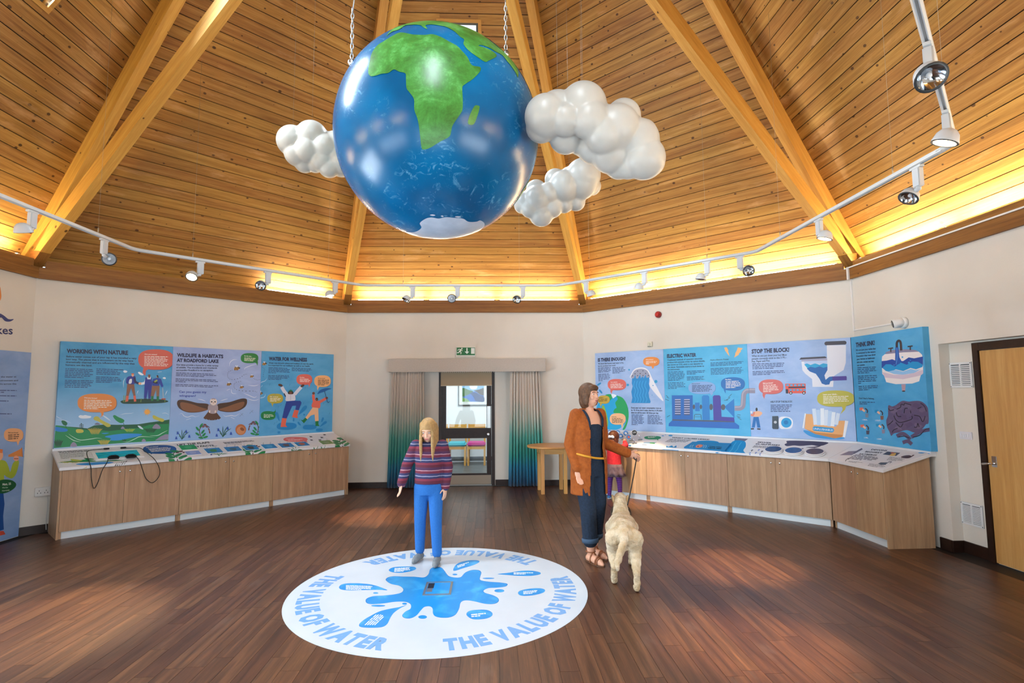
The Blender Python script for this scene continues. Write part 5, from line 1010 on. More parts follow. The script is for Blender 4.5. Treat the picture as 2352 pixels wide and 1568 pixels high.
# ---- touch screen and listening handsets on the left worktop
Z1 = lambda x, y: (110+x/6.272, 990+y/6.272)
cs = [PT(-1, *Z1(*p)) for p in ((612, 308), (1300, 264), (1402, 372), (690, 432))]; c = sum(cs, Vector())/4
M = topM(-1, c); Mi = M.inverted(); L = [Mi @ p for p in cs]; hx = (L[1].x-L[0].x+L[2].x-L[3].x)/4; hy = (L[0].y-L[3].y+L[1].y-L[2].y)/4
t = thing('touch_screen', 'white framed screen showing teal water set in the left worktop', 'screen', M)
bm = B(); box(bm, (-hx, -hy, .0008), (hx, hy, .012), bev=.003); mk('frame', bm, flat('#eceef0', .3), t)
def scr():
    m, nt, b = newmat('lit_screen'); N = NT(nt); p = N.n('ShaderNodeTexCoord').outputs['Object']; c = N.ramp(N.noise(N.mapping(p, (5, 18, 1)), 1.5, 5, .6), [(.35, '#0c5f78'), (.5, '#1a8ea0'), (.62, '#1f7f78'), (.75, '#3c8f74')])
    N.l(c, b.inputs['Base Color']); N.l(c, b.inputs['Emission Color']); b.inputs['Emission Strength'].default_value = .35; b.inputs['Roughness'].default_value = .1; return m
bm = B(); box(bm, (-hx*.86, -hy*.70, .011), (hx*.86, hy*.70, .0126)); mk('display', bm, scr(), t)
def cord(pts, n=6): return crom(pts, False, n)
HP = lambda x, y, off: wp(-1, PW(-1, *Z1(x, y), off)[0], off, PW(-1, *Z1(x, y), off)[1])
for k, (hs, con, mid, lab) in enumerate((((940, 408), (842, 262), [('t', 620, 272), ('t', 560, 310), ('t', 590, 420), ('t', 608, 480), ('h', 622, 540), ('h', 628, 690), ('h', 660, 822), ('h', 715, 745), ('h', 775, 580), ('h', 800, 530), ('t', 850, 452)], 'black listening handset left of the two on the worktop, long cord loop hanging down'), ((1190, 392), (1085, 248), [('t', 1220, 243), ('t', 1335, 246), ('t', 1440, 320), ('t', 1540, 410), ('h', 1608, 540), ('h', 1600, 650), ('h', 1510, 742), ('h', 1420, 690), ('h', 1372, 580), ('t', 1325, 440)], 'black listening handset right of the two on the worktop, round cord loop'))):
    p = PT(-1, *Z1(*hs)); M = topM(-1, p); t = thing('listening_handset', lab, 'handset', M, 'listening handsets on the left worktop'); Mi = M.inverted(); s = 1 if k == 0 else -1
    bm = B(); box(bm, (-.058, -.028, .0130), (.058, .028, .047), bev=.012); mk('ear_piece', bm, BLACK, t)
    bm = B(); box(bm, (-.05, -.034, .017), (.05, -.028, .041), bev=.002); box(bm, (-.03, -.02, .047), (.03, .02, .053), bev=.003); mk('cushion', bm, flat('#18181a', .8), t)
    q = PT(-1, *Z1(*con)); bm = B(); v = Mi @ q; box(bm, (v.x-.03, v.y-.012, .001), (v.x+.03, v.y+.012, .018), bev=.004); mk('wall_plug', bm, BLACK, t)
    pts = [v+Vector((0, 0, .008))]+[Mi @ (PT(-1, *Z1(x, y), .018) if m == 't' else HP(x, y, .600)) for m, x, y in mid]+[Vector((-.05*s, 0, .03))]
    bm = B(); tube(bm, cord(pts), .0042, 7); mk('cord', bm, BLACK, t)
# ---- flip cards
Z2 = lambda x, y: (450+x/6.533, 980+y/6.533)
CARDS = [([(115, 335), (350, 315), (405, 385), (180, 408)], '#1f7fc0', '#3c8a4a', 'blue flip card with a green plant, first of the row of blue cards'), ([(413, 310), (635, 298), (700, 362), (470, 378)], '#1f7fc0', '#2c5f78', 'blue flip card with a dark dragonfly, second of the row of blue cards'), ([(685, 290), (895, 278), (955, 345), (745, 358)], '#1f7fc0', '#4a352c', 'blue flip card with a brown bird, third of the row of blue cards'), ([(965, 272), (1165, 262), (1230, 322), (1035, 335)], '#2585c8', '#5aa8dc', 'plain blue flip card, fourth of the row of blue cards'), ([(1222, 256), (1420, 244), (1490, 305), (1290, 320)], '#1f7fc0', '#6b4a48', 'blue flip card with a brown otter shape, fifth of the row of blue cards'), ([(1465, 238), (1650, 228), (1715, 285), (1530, 297)], '#1f7fc0', '#b5603c', 'blue flip card with an orange insect, last of the row of blue cards'), ([(1840, 215), (2020, 203), (2060, 258), (1895, 270)], '#6a8a3a', '#8a9a6a', 'olive green photo flip card at the far right of the left worktop')]
def flip(Z, quad, col, blot, lab, rings=True):
    cs = [PT(-1, *Z(*p)) for p in quad]; c = sum(cs, Vector())/4; M = topM(-1, c); Mi = M.inverted(); L = [Mi @ p for p in cs]
    hx = (L[1].x-L[0].x+L[2].x-L[3].x)/4; hy = (L[0].y-L[3].y+L[1].y-L[2].y)/4; t = thing('flip_card', lab, 'card', M, 'flip cards on the left worktop')
    bm = B(); box(bm, (-hx, -hy, .0008), (hx, hy, .006)); mk('card', bm, flat('#eceef0', .4), t)
    bm = B(); box(bm, (-hx*.985, -hy*.985, .0061), (hx*.985, hy*.985, .0066)); mk('printed_face', bm, flat(col, .35), t)
    bm = B(); g = random.Random(int(hx*1e5)); poly3(bm, [[Vector((hx*(.5+.12*g.random())*math.cos(w)*(1 if j % 2 else .75), hy*(.5+.2*g.random())*math.sin(w), .0069)) for j, w in enumerate([2*math.pi*j/11 for j in range(11)])]]); mk('picture', bm, flat(blot, .4), t)
    if rings:
        for s in (-.55, .55): bm = B(); tube(bm, [Vector((hx*s, hy+.006+.014*math.cos(w), .0178+.015*math.sin(w))) for w in [2*math.pi*j/14 for j in range(14)]], .0016, 5, closed=True); mk('ring', bm, CHROME, t)
for q, c1, c2, lab in CARDS: flip(Z2, q, c1, c2, lab)
flip(Z1, [(1872, 212), (2112, 198), (2160, 262), (1932, 276)], '#14a04e', '#4ab86a', 'green flip card over the printed words on the left worktop', False); flip(Z1, [(1965, 300), (2172, 284), (2215, 335), (2010, 350)], '#7f9ad8', '#9fb2e4', 'plain lavender flip card below the green card', False)
# ---- signs on stalks, raised plaque and dials on the right worktop
Z3 = lambda x, y: (1370+x/7.35, 970+y/7.35)
STK = [((640, 172), (740, 292), '#141518', 'round black sign on a stalk furthest right of the round signs', '170'), ((545, 245), (645, 355), '#3c78b8', 'round blue sign with a red figure on a stalk in front', None), ((495, 180), (590, 300), '#3f86cc', 'round blue sign on a stalk just left of the black one', None), ((410, 228), (505, 345), '#4a90d4', 'round blue sign on a stalk beside the child\'s hair bow', None), ((360, 168), (450, 285), '#4a90d4', 'round blue sign on a stalk above the child\'s head', None), ((220, 165), (310, 285), '#5b9ad6', 'round blue sign on a stalk left of the child\'s head', None), ((140, 222), (240, 345), '#141518', 'round black sign on a stalk furthest left, beside the woman', '170')]
for k, ((x, y), (bx, by), col, lab, txt) in enumerate(STK):
    p = PT(1, *Z3(bx, by)); M = topM(1, p); Mi = M.inverted(); t = thing('stalk_sign', lab, 'sign', M, 'round signs on stalks')
    n = wallM(1).to_3x3() @ Vector((0, -1, 0)); hd = Mi @ onplane(*Z3(x, y), p+n*.03, n)
    bm = B(); lathe(bm, [(.036, .0008), (.036, .004), (.012, .007)], 18); mk('base', bm, STEEL, t)
    pts = crom([(0, 0, .005), (-.004, .004, hd.z*.45), (hd.x*.35, hd.y*.4, hd.z*.85), (hd.x*.72, hd.y*.8, hd.z)], False, 5); bm = B(); tube(bm, pts, .006, 8); mk('stalk', bm, CHROME, t)
    F = Mi.to_3x3() @ (CAM-p).normalized(); R = F.to_track_quat('Z', 'Y').to_matrix().to_4x4(); H = T(hd) @ R
    bm = B(); lathe(bm, [(.041, -.012), (.043, -.009), (.043, .002), (.040, .004)], 26, H); dk = mk('disc', bm, flat('#d9dde2', .35), t)
    bm = B(); lathe(bm, [(.038, .0042), (.038, .0052)], 26, H); mk('face', bm, flat(col, .35), dk)
    bm = B()
    if txt:
        vs, fs, w = glyphs(txt, .02); V = [bm.verts.new(H @ Vector((vx/w*.05-.025, vy*.034-.010, .0056))) for vx, vy in vs]
        for f in fs: bm.faces.new([V[j] for j in f])
        mk('lettering', bm, flat('#eef0f2', .5), dk)
    else:
        g = random.Random(k); poly3(bm, [[H @ Vector((.022*math.cos(w)*(.6+.5*g.random()), .022*math.sin(w)*(.6+.5*g.random()), .0056)) for w in [2*math.pi*j/9 for j in range(9)]]]); mk('picture', bm, flat('#c8584a' if k == 1 else '#e6edf6', .5), dk)
cs = [PT(1, *Z3(*p)) for p in ((1480, 436), (1625, 345), (2272, 372), (2172, 492))]; c = sum(cs, Vector())/4; M = topM(1, c); Mi = M.inverted()
t = thing('raised_plaque', 'blue raised plaque asking to be heard, lying on the right worktop', 'plaque', M); L = [Mi @ p for p in cs]
bm = B(); lo = [bm.verts.new((p.x, p.y, .0008)) for p in L]; hi = [bm.verts.new((p.x, p.y, .02)) for p in L]; bm.faces.new(hi[::-1]); bm.faces.new(lo)
for k in range(4): bm.faces.new((lo[k], lo[(k+1) % 4], hi[(k+1) % 4], hi[k]))
bmesh.ops.recalc_face_normals(bm, faces=bm.faces); mk('slab', bm, flat('#2a86c2', .35), t)
a = Art(M, c+TN[1]*.02, TN[1]); a.zoom(1370, 970, 7.35); a.ell('#e08a68', 1735, 398, 62, 26, -.2); a.ell('#2a1a1c', 1715, 402, 14, 7)
for p in ([(1640, 378), (1615, 405), (1620, 425)], [(1605, 378), (1580, 405), (1585, 422)], [(1805, 378), (1820, 395), (1800, 425)], [(1840, 380), (1855, 398), (1835, 428)]): a.line('#cfe6f4', p, 5)
a.text('#121428', 'CAN YOU', 1905, 412, 2110, 426, 18, up=(.35, -.9), bold=.045); a.text('#121428', 'HEAR ME?', 1882, 436, 2105, 450, 18, up=(.35, -.9), bold=.045); a.done('illustration', t)
Z4 = lambda x, y: (1680+x/6.272, 990+y/6.272)
for k, (x, y, rx, lab) in enumerate(((608, 275, 118, 'left of the three round dials with dark blue faces'), (898, 293, 122, 'middle of the three round dials with dark blue faces'), (1205, 310, 128, 'right of the three round dials with dark blue faces'))):
    i = 1; p0 = PT(i, *Z4(x, y+16), .0); r = (PT(i, *Z4(x+rx, y+16))-PT(i, *Z4(x-rx, y+16))).length/2; t = thing('round_dial', lab, 'dial', topM(i, p0), 'round dials on the right worktop')
    bm = B(); lathe(bm, [(r*1.2, .0008), (r*1.2, .012), (r*1.12, .018)], 36); mk('base_ring', bm, LAM, t)
    bm = B(); lathe(bm, [(r*1.1, .018), (r*1.1, .030), (r*1.0, .033)], 36); mk('rim', bm, LAM, t)
    bm = B(); lathe(bm, [(r*.99, .0331), (r*.99, .0337)], 36); mk('face', bm, noisy('dial_face', ('#16305e', '#173a74', '#26264a')[k], ('#28508a', '#2a5a9c', '#3c3c66')[k], 30, .3), t)

# ================================================================== BACK DOOR, CURTAINS, PELMET
Mb = wallM(0)
d1 = thing('door_1', None, None, Mb @ T(DT0, REC0, 0)); tag(d1, kind='structure'); dw = DT1-DT0
PX = lambda x: PW(0, x, 1000, -REC0)[0]-DT0
PZ = lambda y: PW(0, 1070, y, -REC0)[1]
fwid = .055
bm = B(); box(bm, (0, -.012, 0), (fwid, .10, DZ)); mk('frame_jamb', bm, DARKW, d1); bm = B(); box(bm, (dw-fwid, -.012, 0), (dw, .10, DZ)); mk('frame_jamb', bm, DARKW, d1); bm = B(); box(bm, (fwid, -.012, DZ-fwid), (dw-fwid, .10, DZ)); mk('frame_head', bm, DARKW, d1)
gx0, gx1 = PX(1024.3), PX(1118); lx0, lx1 = fwid+.003, dw-fwid-.003; y0, y1 = .02, .06
zg = [PZ(1087.3), PZ(1006.6), PZ(983)]; zt = 1.92
for nm, p, q in (('stile', (lx0, y0, .008), (gx0, y1, DZ-fwid-.003)), ('stile', (gx1, y0, .008), (lx1, y1, DZ-fwid-.003)), ('bottom_rail', (gx0, y0, .008), (gx1, y1, zg[0])), ('middle_rail', (gx0, y0, zg[1]), (gx1, y1, zg[2])), ('top_rail', (gx0, y0, zt), (gx1, y1, DZ-fwid-.003))): bm = B(); box(bm, p, q, bev=.002); mk(nm, bm, DARKW, d1)
for z0, z1 in ((zg[0], zg[1]), (zg[2], zt)): bm = B(); box(bm, (gx0, .037, z0), (gx1, .043, z1)); mk('pane', bm, GLASS, d1)
bm = B(); box(bm, (lx0+.01, y0-.004, .02), (lx1-.01, y0, zg[0]-.03)); mk('kick_plate', bm, flat('#9a8a7a', .35, .6), d1); bm = B(); box(bm, (lx0, y0-.02, .004), (lx1, y0, .018)); mk('threshold_strip', bm, STEEL, d1)
bm = B(); box(bm, (gx1+.008, y0-.004, PZ(983)), (lx1-.012, y0, PZ(933))); mk('push_plate', bm, STEEL, d1)
bm = B(); lathe(bm, [(.026, 0), (.026, .006), (.012, .012), (.012, .03), (.026, .04), (.028, .05), (.018, .06)], 18, T(PX(1121.5), y0, PZ(997)) @ Matrix.Rotation(math.pi/2, 4, 'X')); mk('door_knob', bm, CHROME, d1)
bl = thing('roller_blind', 'short beige roller blind drawn a little way down over the glazed door', 'blind', Mb @ T(PX(1012.5)+DT0, REC0-.045, PZ(886)))
bw = PX(1130)-PX(1012.5); bh = 2.03-PZ(886); bm = B(); box(bm, (0, 0, .012), (bw, .003, bh)); mk('fabric', bm, flat('#a8967c', .8), bl); bm = B(); box(bm, (0, -.006, 0), (bw, .008, .014)); mk('bottom_bar', bm, flat('#c4b49a', .5), bl); bm = B(); tube(bm, [(0, .0, bh+.01), (bw, .0, bh+.01)], .018, 10); mk('roller', bm, flat('#8f8070', .5), bl)
PDp = .15
pt0, pz1 = PW(0, 893, 824, PDp); pt1, _ = PW(0, 1253.5, 824, PDp); pz0 = PW(0, 1070, 853.5, PDp)[1]
pel = thing('curtain_pelmet', 'pale grey boxed pelmet spanning the top of the curtains', 'pelmet', Mb @ T(pt0, 0, pz0)); w = pt1-pt0; h = pz1-pz0; PEL = noisy('pelmet_fabric', '#b9b0a6', '#c6bdb2', 60, .85)
bm = B(); box(bm, (0, -PDp, 0), (w, -PDp+.018, h), bev=.004); mk('front_board', bm, PEL, pel)
for x in (0, w-.018): bm = B(); box(bm, (x, -PDp+.018, 0), (x+.018, -.001, h)); mk('side_board', bm, PEL, pel)
bm = B(); box(bm, (.018, -PDp+.018, h-.018), (w-.018, -.001, h)); mk('top_board', bm, PEL, pel)
bm = B(); box(bm, (.03, -.095, .03), (w-.03, -.075, .05)); mk('curtain_rail', bm, WHITE, pel)
bm = B()
for k in range(74): x = .05+(w-.1)*k/73; box(bm, (x-.004, -.089, -.012), (x+.004, -.081, .03))
tag(mk('rail_hooks', bm, flat('#cfc7ba', .5), pel), kind='stuff')
def curtmat():
    m, nt, b = newmat('dip_dyed_curtain'); N = NT(nt); p = N.n('ShaderNodeTexCoord').outputs['Object']; sp = N.n('ShaderNodeSeparateXYZ'); N.l(p, sp.inputs[0])
    n1 = N.noise(N.mapping(p, (30, 30, 3)), 1, 4, .6); n2 = N.noise(N.mapping(p, (6, 6, 2)), 1, 3, .5)
    z = N.math('ADD', sp.outputs[2], N.math('ADD', N.math('MULTIPLY', N.math('SUBTRACT', n1, .5), .5), N.math('MULTIPLY', N.math('SUBTRACT', n2, .5), .4)))
    c = N.ramp(N.math('MULTIPLY', z, .5), [(.02, '#0c4468'), (.16, '#137a9c'), (.27, '#249488'), (.42, '#55a496'), (.58, '#b4bdb0'), (.72, '#d0c2b4')]); N.l(c, b.inputs['Base Color']); b.inputs['Roughness'].default_value = .75; b.inputs['Sheen Weight'].default_value = .3; return m
CURT = curtmat()
def curtain(x0t, x1t, x0b, x1b, label, folds):
    """top and bottom pixel extents"""
    off = .085; a0 = PW(0, x0t, 870, off)[0]; a1 = PW(0, x1t, 870, off)[0]; b0 = PW(0, x0b, 1110, off)[0]; b1 = PW(0, x1b, 1110, off)[0]
    t = thing('curtain', label, 'curtain', Mb @ T((b0+b1)/2, -off, 0), 'curtains at the glazed door'); c = (b0+b1)/2; bm = B(); nx, nz = folds*12, 22; rows = []; zt_ = pz0+.006
    for j in range(nz+1):
        f = j/nz; z = .012+(zt_-.012)*f; row = []
        for k in range(nx+1):
            s = k/nx; x = (b0+(a0-b0)*f)*(1-s)+(b1+(a1-b1)*f)*s-c; ph = s*folds*2*math.pi
            amp = .032*(1+.25*math.sin(s*7+1))*(1-.35*f); y = amp*math.sin(ph+.5*math.sin(s*9))+.006*math.sin(ph*2.3+f*3)
            row.append(bm.verts.new((x+.012*math.sin(ph*2)*(1-f*.3), y, z)))
        rows.append(row)
    for r0, r1 in zip(rows, rows[1:]):
        for k in range(nx): bm.faces.new((r0[k], r0[k+1], r1[k+1], r1[k]))
    o = mk('drape', bm, CURT, t, smooth=True); md = o.modifiers.new('thick', 'SOLIDIFY'); md.thickness = .003
    bm = B(); box(bm, (a0-c, -.005, zt_-.004), (a1-c, .005, zt_+.02)); mk('heading_tape', bm, flat('#cfc6ba', .8), t)
curtain(899, 974, 889, 976, 'left dip-dyed curtain fading from beige to deep teal', 13); curtain(1172, 1240, 1168, 1251, 'right dip-dyed curtain fading from beige to deep teal, beside the wooden table', 11)
# exit sign
t0, z1 = PW(0, 1047.3, 796, .05); t1, z0 = PW(0, 1092.2, 818.2, .05); ex = thing('exit_sign', 'green emergency exit sign with running figure and down arrow', 'sign', Mb @ T(t0, 0, z0)); w = t1-t0; h = z1-z0
bm = B(); box(bm, (0, -.05, 0), (w, -.001, h), bev=.004); mk('housing', bm, flat('#e0e0d6', .4), ex)
a = Art(ex.matrix_world, Mb @ Vector((t0, -.05, z0)), Vector((0, -1, 0))); a.zoom(860, 780, 4.126); a.poly('#0c6a34', [(779, 73), (953, 73), (953, 147), (779, 147)], False); WH = '#e8efe8'
a.poly(WH, [(916, 78), (949, 78), (949, 133), (916, 133)], False); a.line(WH, [(877, 78), (877, 118)], 11, False); a.poly(WH, [(855, 112), (898, 112), (877, 134)], False); a.ell(WH, 829, 84, 7, 7); a.line(WH, [(820, 92), (808, 112)], 14, False); a.line(WH, [(822, 92), (800, 90), (790, 102)], 6, False); a.line(WH, [(822, 95), (834, 106)], 6, False); a.line(WH, [(808, 112), (822, 120), (818, 136)], 8, False); a.line(WH, [(806, 110), (798, 122), (782, 122)], 8, False); a.done('pictogram', ex)

# ================================================================== WAITING AREA BEYOND THE DOOR
CY0, CY1, CX0, CX1 = 5.009+WTH, 8.55, -2.4, 2.6
TILE = noisy('slate_tile', '#3e4446', '#565d5f', 4, .35, .1, 12); 
bm = B(); box(bm, (CX0, CY0-.2, -.03), (CX1, CY1, -.004)); cf = tag(mk('floor_waiting_area', bm, flat('#84898a', .7, name='grout')), kind='structure')
tm = {}
bm = B(); box(bm, (.003, .003, -.004), (.447, .447, 0)); me = bpy.data.meshes.new('tile'); bm.to_mesh(me); bm.free(); me.materials.append(TILE)
for kx in range(11):
    for ky in range(8):
        x, y = CX0+.45*kx, CY0-.19+.45*ky
        if x+.45 > CX1 or y+.45 > CY1: continue
        o = bpy.data.objects.new('tile', me); link(o, cf); o.location = (x, y, 0)
bm = B(); box(bm, (CX0, CY1, 0), (CX1, CY1+.1, 2.8)); tag(mk('wall_waiting_back', bm, flat('#e6ebec', .8)), kind='structure')
bm = B(); box(bm, (CX0-.1, CY0, 0), (CX0, CY1+.1, 2.8)); tag(mk('wall_waiting_left', bm, flat('#e6ebec', .8)), kind='structure'); bm = B(); box(bm, (CX1, CY0, 0), (CX1+.1, CY1+.1, 2.8)); tag(mk('wall_waiting_right', bm, flat('#e6ebec', .8)), kind='structure')
bm = B(); box(bm, (CX0, CY0, 2.8), (CX1, CY1+.1, 2.9)); tag(mk('ceiling_waiting_area', bm, flat('#e6ebec', .8)), kind='structure')
bm = B(); box(bm, (CX0, CY1-.012, 0), (CX1, CY1-.0005, .105)); tag(mk('baseboard_waiting_area', bm, TILE), kind='structure')
area('waiting_area_ceiling_light', (.1, 6.7, 2.77), (.1, 6.7, 0), 2.4, 1.4, 85, (.90, .97, 1.0))
CHW = wood('chair_beech', '#c08a3c', '#d29c48', '#e0b060', tint=.05, rough=.4)
def wchair(x, seatcol, label):
    y = 7.95; t = thing('waiting_chair', label, 'chair', T(x, y, 0), 'wooden chairs beyond the glazed door')
    for sx in (-1, 1):
        bm = B(); hexa(bm, [(sx*.18-.02, -.22, 0), (sx*.18+.02, -.22, 0), (sx*.18+.02, -.18, 0), (sx*.18-.02, -.18, 0), (sx*.185-.022, -.225, .42), (sx*.185+.022, -.225, .42), (sx*.185+.022, -.18, .42), (sx*.185-.022, -.18, .42)], grain=2); mk('leg', bm, CHW, t)
        bm = B(); hexa(bm, [(sx*.18-.02, .24, 0), (sx*.18+.02, .24, 0), (sx*.18+.02, .28, 0), (sx*.18-.02, .28, 0), (sx*.18-.02, .30, .88), (sx*.18+.02, .30, .88), (sx*.18+.02, .335, .88), (sx*.18-.02, .335, .88)], grain=2); mk('leg', bm, CHW, t)
        bm = B(); box(bm, (sx*.185-.012, -.18, .36), (sx*.185+.012, .25, .415), grain=1); mk('side_rail', bm, CHW, t)
    bm = B(); box(bm, (-.165, -.222, .355), (.165, -.19, .415), grain=0); mk('front_rail', bm, CHW, t)
    bm = B(); box(bm, (-.205, -.24, .418), (.205, .25, .50), bev=.03); mk('seat_cushion', bm, noisy('chair_wool', seatcol, seatcol, 30, .9), t, smooth=False)
    bm = B(); box(bm, (-.16, .295, .76), (.16, .32, .875), grain=0, bev=.006); mk('backrest', bm, CHW, t)
CXS = onplane(1118-70, 1000, Vector((0, 7.75, 0)), Vector((0, 1, 0))).x
px2x = lambda x: onplane(x, 1015, Vector((0, 7.73, 0)), Vector((0, 1, 0))).x
wchair(px2x(1049), '#4fb6c4', 'wooden chair with a turquoise seat seen through the glazed door'); wchair(px2x(1094), '#c0408a', 'wooden chair with a pink seat at the right behind the glazed door'); wchair(px2x(1049)-(px2x(1094)-px2x(1049)), '#c0408a', 'wooden chair with a pink seat just showing at the left edge of the door glass')
Zc = lambda x, y: onplane(860+x/4.126, 780+y/4.126, Vector((0, CY1-.02, 0)), Vector((0, 1, 0)))
q0 = Zc(793, 625); q1 = Zc(1120, 300); pf = thing('framed_picture', 'framed lake landscape with white mount on the wall beyond the door', 'picture', T(q0.x, CY1-.02, q0.z)); w, h = q1.x-q0.x, q1.z-q0.z
for nm, p, q in (('frame', (0, -.012, 0), (w, .018, .022)), ('frame', (0, -.012, h-.022), (w, .018, h)), ('frame', (0, -.012, .022), (.022, .018, h-.022)), ('frame', (w-.022, -.012, .022), (w, .018, h-.022))): bm = B(); box(bm, p, q); mk(nm, bm, BLACK, pf)
bm = B(); box(bm, (.022, 0, .022), (w-.022, .012, h-.022)); mk('mount', bm, flat('#dfe6e2', .7), pf)
a = Art(pf.matrix_world, Vector((0, CY1-.021, 0)), Vector((0, -1, 0))); a.zoom(860, 780, 4.126); a.poly('#7fb0d8', [(831, 380), (1037, 380), (1037, 587), (831, 587)], False); a.poly('#1f5fb4', [(831, 500), (900, 490), (1037, 490), (1037, 587), (831, 587)], False); a.poly('#3f6a34', [(831, 455), (860, 460), (900, 478), (935, 485), (925, 505), (890, 520), (831, 545)], False); a.poly('#4a3a2c', [(1037, 455), (1000, 468), (940, 482), (965, 492), (1000, 520), (1037, 530)], False); a.poly('#6f9a4a', [(831, 545), (880, 560), (905, 587), (831, 587)], False); a.poly('#12326e', [(905, 505), (960, 500), (1010, 530), (1037, 540), (1037, 587), (960, 580), (940, 540)]); a.poly('#e6eef4', [(900, 440), (930, 425), (975, 435), (965, 465), (920, 470)]); a.done('landscape_print', pf)

# ================================================================== RIGHT-HAND STORE DOOR AND WALL FITTINGS
Mr = wallM(2)
fz = PW(2, 2236, 785, -RDEP)[1]; ft0 = PW(2, 2237, 790, -RDEP)[0]; dt0 = PW(2, 2254, 800, -RDEP)[0]; dt1 = dt0+.88; fz2 = 1.995
d2 = thing('door_2', None, None, Mr @ T(ft0, RDEP, 0)); tag(d2, kind='structure'); a0 = dt0-ft0; a1 = dt1-ft0
fzt = min(RZT-.005, 2.055)
for nm, p, q in (('frame_jamb', (0, -.03, 0), (a0, -.001, fzt)), ('frame_jamb', (a1, -.03, 0), (a1+a0, -.001, fzt)), ('frame_head', (a0, -.03, fzt-a0), (a1, -.001, fzt)), ('door_stop', (a0-.02, -.042, 0), (a0, -.03, fzt-a0)), ('door_stop', (a0, -.042, fzt-a0), (a1, -.03, fzt-a0+.02))): bm = B(); box(bm, p, q, bev=.002); mk(nm, bm, DARKW, d2)
bm = B(); box(bm, (a0+.003, -.026, .012), (a1-.003, -.002, fzt-a0-.003), grain=2); lf = mk('door_leaf', bm, DOORW, d2)
hx, hz = PW(2, 2284, 1060, -RDEP+.03); bm = B(); box(bm, (hx-ft0-.026, -.033, hz-.05), (hx-ft0+.026, -.026, hz+.05), bev=.002); mk('handle_plate', bm, CHROME, lf); bm = B(); tube(bm, [(hx-ft0, -.03, hz-.015), (hx-ft0, -.075, hz-.015), (hx-ft0-.012, -.08, hz-.02), (hx-ft0-.075, -.08, hz-.028)], .010, 8); mk('lever', bm, CHROME, lf)
def vent(px0, py0, px1, py1, label):
    t0, z1 = PW(2, px0, py0, -RDEP); t1, z0 = PW(2, px1, py1, -RDEP); t = thing('wall_vent', label, 'vent', Mr @ T(t0, RDEP, z0), 'white vents beside the store door'); w, h = t1-t0, z1-z0; VM = flat('#dfe2e4', .4)
    bm = B(); box(bm, (0, -.004, 0), (w, -.001, h)); mk('back_plate', bm, flat('#5f686e', .6), t)
    for p, q in (((0, -.012, 0), (w, -.0041, .02)), ((0, -.012, h-.02), (w, -.0041, h)), ((0, -.012, .02), (.02, -.0041, h-.02)), ((w-.02, -.012, .02), (w, -.0041, h-.02)), ((w/2-.008, -.012, .02), (w/2+.008, -.0041, h-.02))): bm = B(); box(bm, p, q); mk('frame', bm, VM, t)
    n = 11
    for s in (0, 1):
        x0, x1 = (.02, w/2-.008) if s == 0 else (w/2+.008, w-.02)
        for k in range(n):
            z = .024+(h-.048)*k/n; st = (h-.048)/n; bm = B(); hexa(bm, [(x0, -.011, z), (x1, -.011, z), (x1, -.009, z), (x0, -.009, z), (x0, -.0055, z+st*.62), (x1, -.0055, z+st*.62), (x1, -.0042, z+st*.62), (x0, -.0042, z+st*.62)]); mk('slat', bm, VM, t)
    for x in (.01, w-.01):
        for z in (.01, h-.01): bm = B(); lathe(bm, [(.005, 0), (.004, .002)], 8, T(x, -.012, z) @ Matrix.Rotation(math.pi/2, 4, 'X')); mk('screw', bm, flat('#3a3a3c', .5), t)
vent(2181, 833.6, 2237, 889.5, 'upper white louvred vent beside the store door'); vent(2208, 1150, 2262, 1214, 'lower white louvred vent near the floor beside the store door')
t0, z1 = PW(2, 2205, 990, -RDEP); t1, z0 = PW(2, 2235, 1010, -RDEP); t = thing('light_switch', 'white four-gang light switch between the two vents', 'switch', Mr @ T(t0, RDEP, z0)); w, h = t1-t0, z1-z0
bm = B(); box(bm, (0, -.012, 0), (w, -.001, h), bev=.003); mk('plate', bm, flat('#d9d9e0', .35), t)
for k in range(4): bm = B(); box(bm, (w*(.2+.18*k)-.005, -.017, h*.28), (w*(.2+.18*k)+.005, -.0121, h*.72), bev=.001); mk('rocker', bm, flat('#e6e6ea', .3), t)
# CCTV and cable trunking
ct, cz = PW(2, 2066, 741, .06); t = thing('security_camera', 'white turret security camera above the corner board', 'camera', Mr @ T(ct, 0, cz)); DIR = Matrix.Rotation(math.radians(90), 4, 'X')
bm = B(); lathe(bm, [(.062, .001), (.062, .03), (.055, .04)], 24, DIR); mk('base', bm, WHITE, t)
H = T(-.01, -.065, 0) @ Vector((-.45, -.86, -.2)).to_track_quat('Z', 'Y').to_matrix().to_4x4()
bm = B(); lathe(bm, [(.02, -.055), (.045, -.04), (.053, -.01), (.052, .02), (.046, .055)], 24, H); mk('ball', bm, WHITE, t); bm = B(); lathe(bm, [(.043, .0555), (.038, .06), (.02, .058)], 24, H); mk('lens', bm, flat('#1a0f0c', .12), t)
tk = thing('cable_trunking', 'thin white cable trunking running down the right wall corner to the camera', 'trunking', Mr @ T(.012, 0, 2.36)); z2 = 3.16
bm = B(); box(bm, (-.004, -.018, -.01), (.014, -.001, .647)); mk('vertical_run', bm, WHITE, tk); bm = B(); box(bm, (.014, -.014, -.01), (ct-.075, -.001, .006)); mk('horizontal_run', bm, WHITE, tk)
bm = B(); box(bm, (-.006, -.056, .64), (.022, -.036, .80)); mk('beam_run', bm, WHITE, tk); bm = B(); box(bm, (.022, -.05, .785), (3.9, -.036, .80)); mk('plate_run', bm, WHITE, tk)
